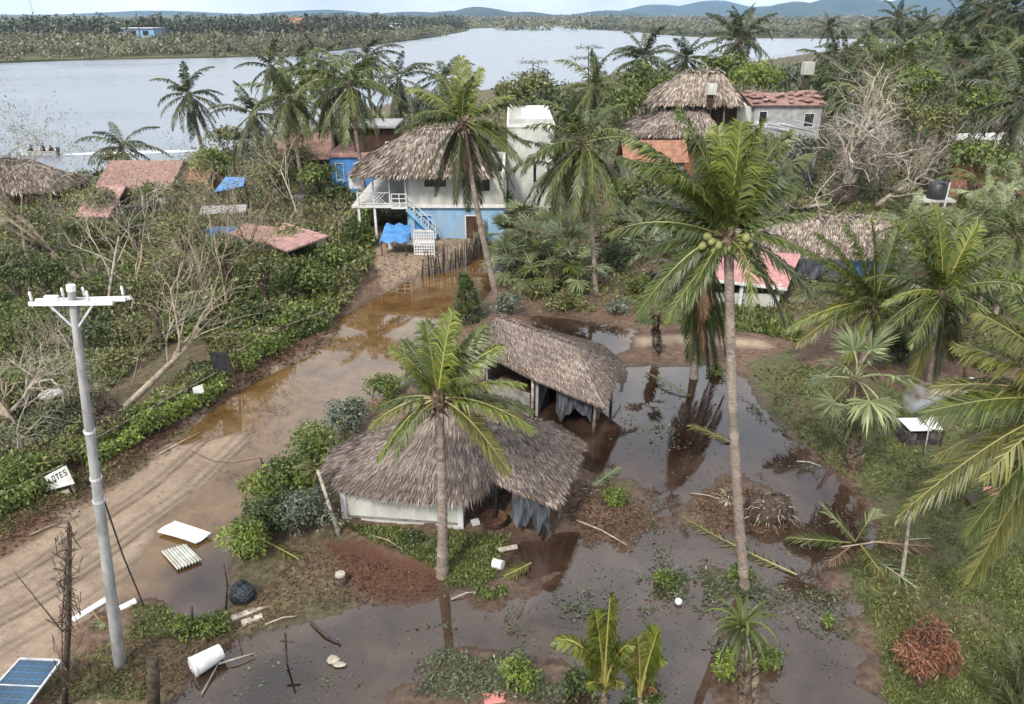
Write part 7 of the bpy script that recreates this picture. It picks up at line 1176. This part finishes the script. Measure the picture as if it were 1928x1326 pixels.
# leaf litter and twigs on mud and banks
LIT = [([(-20, 1075), (-20, 960), (150, 870), (400, 735), (620, 620), (650, 625), (600, 665), (480, 725), (400, 775), (230, 920)], 9000, .10, 500), ([(560, 1030), (830, 1085), (850, 1130), (600, 1160), (440, 1220), (330, 1326), (100, 1326), (240, 1200), (430, 1180), (460, 1140)], 7000, .075, 501), ([(1290, 960), (1370, 900), (1500, 960), (1490, 1015), (1340, 1010)], 3500, .10, 502), ([(1050, 960), (1130, 890), (1260, 985), (1180, 1045), (1100, 1040)], 2600, .09, 503), ([(690, 560), (880, 500), (870, 440), (720, 480)], 2200, .045, 504), ([(1410, 700), (1500, 690), (1600, 880), (1700, 1020), (1900, 1250), (1700, 1320), (1600, 1060), (1500, 830)], 5000, .085, 505), ([(0, 1060), (230, 910), (400, 770), (560, 690), (480, 830), (330, 960), (120, 1240), (0, 1260)], 300, .045, 506)]
for GP, n, s_, sd in LIT:
    rng = rng_(sd); P = sample_poly(rng, GP, n); P = P[rng.random(len(P)) < np.clip(sdp(P[:, 0], P[:, 1], Gs(GP)) / .6 + .1, 0, 1)]; z = height(P[:, 0], P[:, 1]); k = z > -.02; P, z = P[k], z[k]; n = len(P); tw = rng.random(n) < .3
    D_ = nrm(np.column_stack([rng.normal(size=(n, 2)), rng.normal(0, .18, n)])); S = nrm(np.cross(D_, Z3 + rng.normal(0, .3, (n, 3)))); sz = s_ * rng.uniform(.5, 1.6, n) * np.where(tw, 2.6, 1) * np.clip(P[:, 1] / 20, .8, 2); m = MB(); m.leaves(np.column_stack([P, np.maximum(z, 0) + rng.uniform(.01, .05, n)]), D_, S, sz, np.where(tw, .02 * np.clip(P[:, 1] / 20, 1, 2), sz * .5), np.clip(rng.beta(1.6, 2.2, n), 0, 1)); stuff('leaf_litter', m, 'litter', 'storm litter of leaves and twigs')
# weeds and specks floating on the flood
FW = [([(1100, 950), (1200, 900), (1300, 940), (1330, 1010), (1290, 1060), (1500, 1090), (1640, 1090), (1650, 1230), (1560, 1240), (1380, 1180), (1080, 1190), (960, 1170), (1090, 1090), (1180, 1010)], 9000, .085, 600, .10), ([(720, 1190), (860, 1130), (1000, 1110), (1090, 1090), (1060, 1200), (1000, 1240), (860, 1220)], 5000, .08, 601, .0), ([(760, 1326), (760, 1250), (850, 1215), (990, 1215), (1060, 1250), (1060, 1326)], 5000, .085, 602, -.3), ([(1150, 770), (1250, 770), (1330, 850), (1260, 870), (1150, 830)], 1600, .10, 603, .05), ([(1360, 720), (1440, 760), (1530, 860), (1600, 940), (1560, 940), (1450, 840)], 3800, .09, 604, .05), ([(420, 1326), (560, 1200), (760, 1170), (720, 1326)], 500, .06, 605, .1), ([(1230, 1060), (1300, 1060), (1310, 1130), (1220, 1130)], 1800, .1, 606, -.3), ([(1320, 1050), (1440, 1050), (1450, 1130), (1320, 1140)], 2200, .1, 607, -.3), ([(1330, 1180), (1450, 1180), (1460, 1326), (1330, 1326)], 1500, .09, 608, -.2), ([(1060, 1080), (1640, 1080), (1660, 1326), (1060, 1326)], 1600, .06, 609, .12)]
for GP, n, s_, sd, thr in FW:
    rng = rng_(sd); P = sample_poly(rng, GP, n); P = P[fbm(P[:, 0] * 1.1, P[:, 1] * 1.1, sd, 4) > thr + rng.normal(0, .12, len(P)) + .75 * np.clip(1 - sdp(P[:, 0], P[:, 1], Gs(GP)) / .7, 0, 1)]; n = len(P); z = np.maximum(height(P[:, 0], P[:, 1]), 0) + rng.uniform(.006, .05, n); D_ = nrm(np.column_stack([rng.normal(size=(n, 2)), np.abs(rng.normal(0, .3, n))])); S = nrm(np.cross(D_, Z3 + rng.normal(0, .3, (n, 3)))); sz = s_ * rng.uniform(.5, 1.7, n)
    m = MB(); m.leaves(np.column_stack([P, z]), D_, S, sz, sz * .4, np.clip(rng.normal(.5, .22, n), 0, 1)); stuff('floating_weed', m, 'weed', 'weeds and leaves floating on the flood')
for GP, n, sd in (([(1090, 760), (1240, 690), (1400, 720), (1560, 890), (1640, 980), (1660, 1326), (1060, 1326), (960, 1200), (1090, 1060), (1250, 950)], 6000, 640), ([(330, 1326), (450, 1220), (650, 1160), (860, 1120), (1090, 1080), (1060, 1326)], 1100, 641)):
    rng = rng_(sd); P = sample_poly(rng, GP, n); P = P[height(P[:, 0], P[:, 1]) < .02]; P = P[fbm(P[:, 0] * .6, P[:, 1] * .6, sd, 4) > rng.normal(-.05, .22, len(P))]; n = len(P); D_ = nrm(np.column_stack([rng.normal(size=(n, 2)), np.abs(rng.normal(0, .15, n))])); S = nrm(np.cross(D_, Z3 + rng.normal(0, .2, (n, 3)))); sz = .05 * rng.lognormal(0, .45, n); m = MB(); m.leaves(np.column_stack([P, np.full(n, .008)]), D_, S, sz, sz * .5, np.clip(rng.normal(.6, .28, n), 0, 1)); stuff('floating_speck', m, 'weed', 'specks of leaf and foam floating on the flood')
# far bank woods: crowns made of many leaf clumps
def wood(poly, n, rk, seed, matkey, hbase, hvar, name, label, leaf_n=26, flat=.7):
    rng = rng_(seed); lo, hi = poly.min(0), poly.max(0); P = rng.uniform(lo, hi, (n * 3, 2)); P = P[inside(P[:, 0], P[:, 1], poly)][:n]; nn = len(P); r = rk(P[:, 1]) * rng.uniform(.7, 1.3, nn); r = r * np.exp(.35 * rng.normal(size=nn)); hz3 = np.maximum(hbase(P[:, 0], P[:, 1]) + hvar * rng.normal(size=nn) + 2.2 * hvar * fbm(P[:, 0] * .02, P[:, 1] * .008, seed + 9, 4), 1.0); tone = rng.normal(0, .12, nn) + .25 * fbm(P[:, 0] * .012, P[:, 1] * .012, seed, 3)
    k = np.repeat(np.arange(nn), leaf_n); o = nrm(rng.normal(size=(len(k), 3))); o[:, 2] = o[:, 2] * flat; C = np.column_stack([P, hz3 - r * .5])[k] + o * r[k][:, None] * rng.uniform(.6, 1.05, (len(k), 1)); C[:, 2] = np.maximum(C[:, 2], .2); D_ = nrm(o * .3 + rng.normal(size=o.shape)); S = nrm(np.cross(D_, o)); sz = r[k] * rng.uniform(.22, .5, len(k)); m = MB(); m.leaves(C, D_, S, sz, sz * .55, np.clip(.5 + 1.2 * tone[k] + rng.normal(0, .07, len(k)), 0, 1), .1); return stuff(name, m, matkey, label)
def strip(bank, d0, d1): b = bank; return np.vstack([np.column_stack([b[:, 0], b[:, 1] + d0]), np.column_stack([b[:, 0] * (1 + d1 / 900), b[:, 1] + d1])[::-1]])
LBK = LEFTBANK[(LEFTBANK[:, 1] < 760)]; LBK = np.vstack([[[-330, LBK[0][1] - 2]], LBK[1:]])
wood(strip(LBK, .5, 14), 900, lambda y: 1.3 + y * .0025, 701, 'far_leaf', lambda x, y: 3.0 + 0 * x, .8, 'mangrove', 'mangrove edge along the far river bank', 75)
wood(strip(LBK, 10, 150), 2400, lambda y: 1.6 + y * .003, 702, 'far_leaf', lambda x, y: 4.2 + 0 * x, 1.2, 'far_woodland', 'scrub woodland across the river', 60)
wood(strip(LBK, 130, 420), 1700, lambda y: 2.6 + y * .003, 703, 'far_dark', lambda x, y: 8.5 - np.clip((y - 500) / 120, 0, 3) * 1.0 + 0 * x, 1.6, 'far_woodland', 'dark palm woodland at the back of the far bank', 60)
wood(np.array([[-150, 640], [60, 760], [120, 1250], [300, 2400], [-900, 2400], [-500, 900]]), 1700, lambda y: 3 + y * .004, 704, 'far_leaf', lambda x, y: 5 + 0 * x, 1.0, 'mangrove', 'flat mangrove across the river bend', 34)
RBF = np.array([[75, 1010], [70, 700], [130, 590], [230, 545], [420, 540], [700, 560], [1200, 900], [1900, 2500], [300, 2500]])
wood(RBF, 3200, lambda y: 2.4 + y * .004, 705, 'far_leaf', lambda x, y: 4.2 + 0 * x, .8, 'mangrove', 'wide flat mangrove on the right far bank', 34)
RBE = Gs([(1092, 47), (1088, 50), (1120, 54.5), (1200, 59.5), (1290, 67.5), (1400, 70.5), (1600, 71.5), (1900, 71.5), (1900, 68), (1600, 68.5), (1400, 67.5), (1290, 64), (1200, 57), (1120, 52)])
wood(RBE, 900, lambda y: 1.5 + y * .002, 706, 'far_dark', lambda x, y: 3.2 + 0 * x, .6, 'mangrove', 'dark mangrove edge along the right far bank', 44)
# palms standing out of the far treeline
rng = rng_(720); m = MB(); tm = MB()
for i in range(230):
    j = rng.integers(0, len(LBK) - 1); f = rng.random(); b_ = LBK[j] * (1 - f) + LBK[j + 1] * f; dd = rng.uniform(60, 330); x_, y_ = b_[0] * (1 + dd / 900), b_[1] + dd; hz4 = rng.uniform(9.5, 14.5) * (1 if b_[1] < 420 else .85); c = np.array([x_, y_, hz4]); tm.tube([(x_ - .5, y_, 0), (x_, y_, hz4)], [.3, .22], 4, cap=False); k = 11; a = rng.uniform(0, 6.28, k); L_ = rng.uniform(2.2, 3.6, k); e = rng.uniform(-.5, .9, k); d0 = np.stack([np.cos(a) * np.cos(e), np.sin(a) * np.cos(e), np.sin(e)], 1); mid = c + d0 * L_[:, None] * .55; tip = mid + nrm(d0 - Z3 * 1.0) * L_[:, None] * .5; s = np.stack([-np.sin(a), np.cos(a), 0 * a], 1) * .42; V = np.stack([c + 0 * mid, mid + s, tip, mid - s], 1).reshape(-1, 3); m.add(V, np.arange(k * 4).reshape(k, 4), np.repeat(rng.random(k), 4))
stuff('far_palm_crown', m, 'far_dark', 'crowds of palm crowns on the far bank'); stuff('far_palm_trunk', tm, 'bark_dark', 'palm trunks on the far bank')
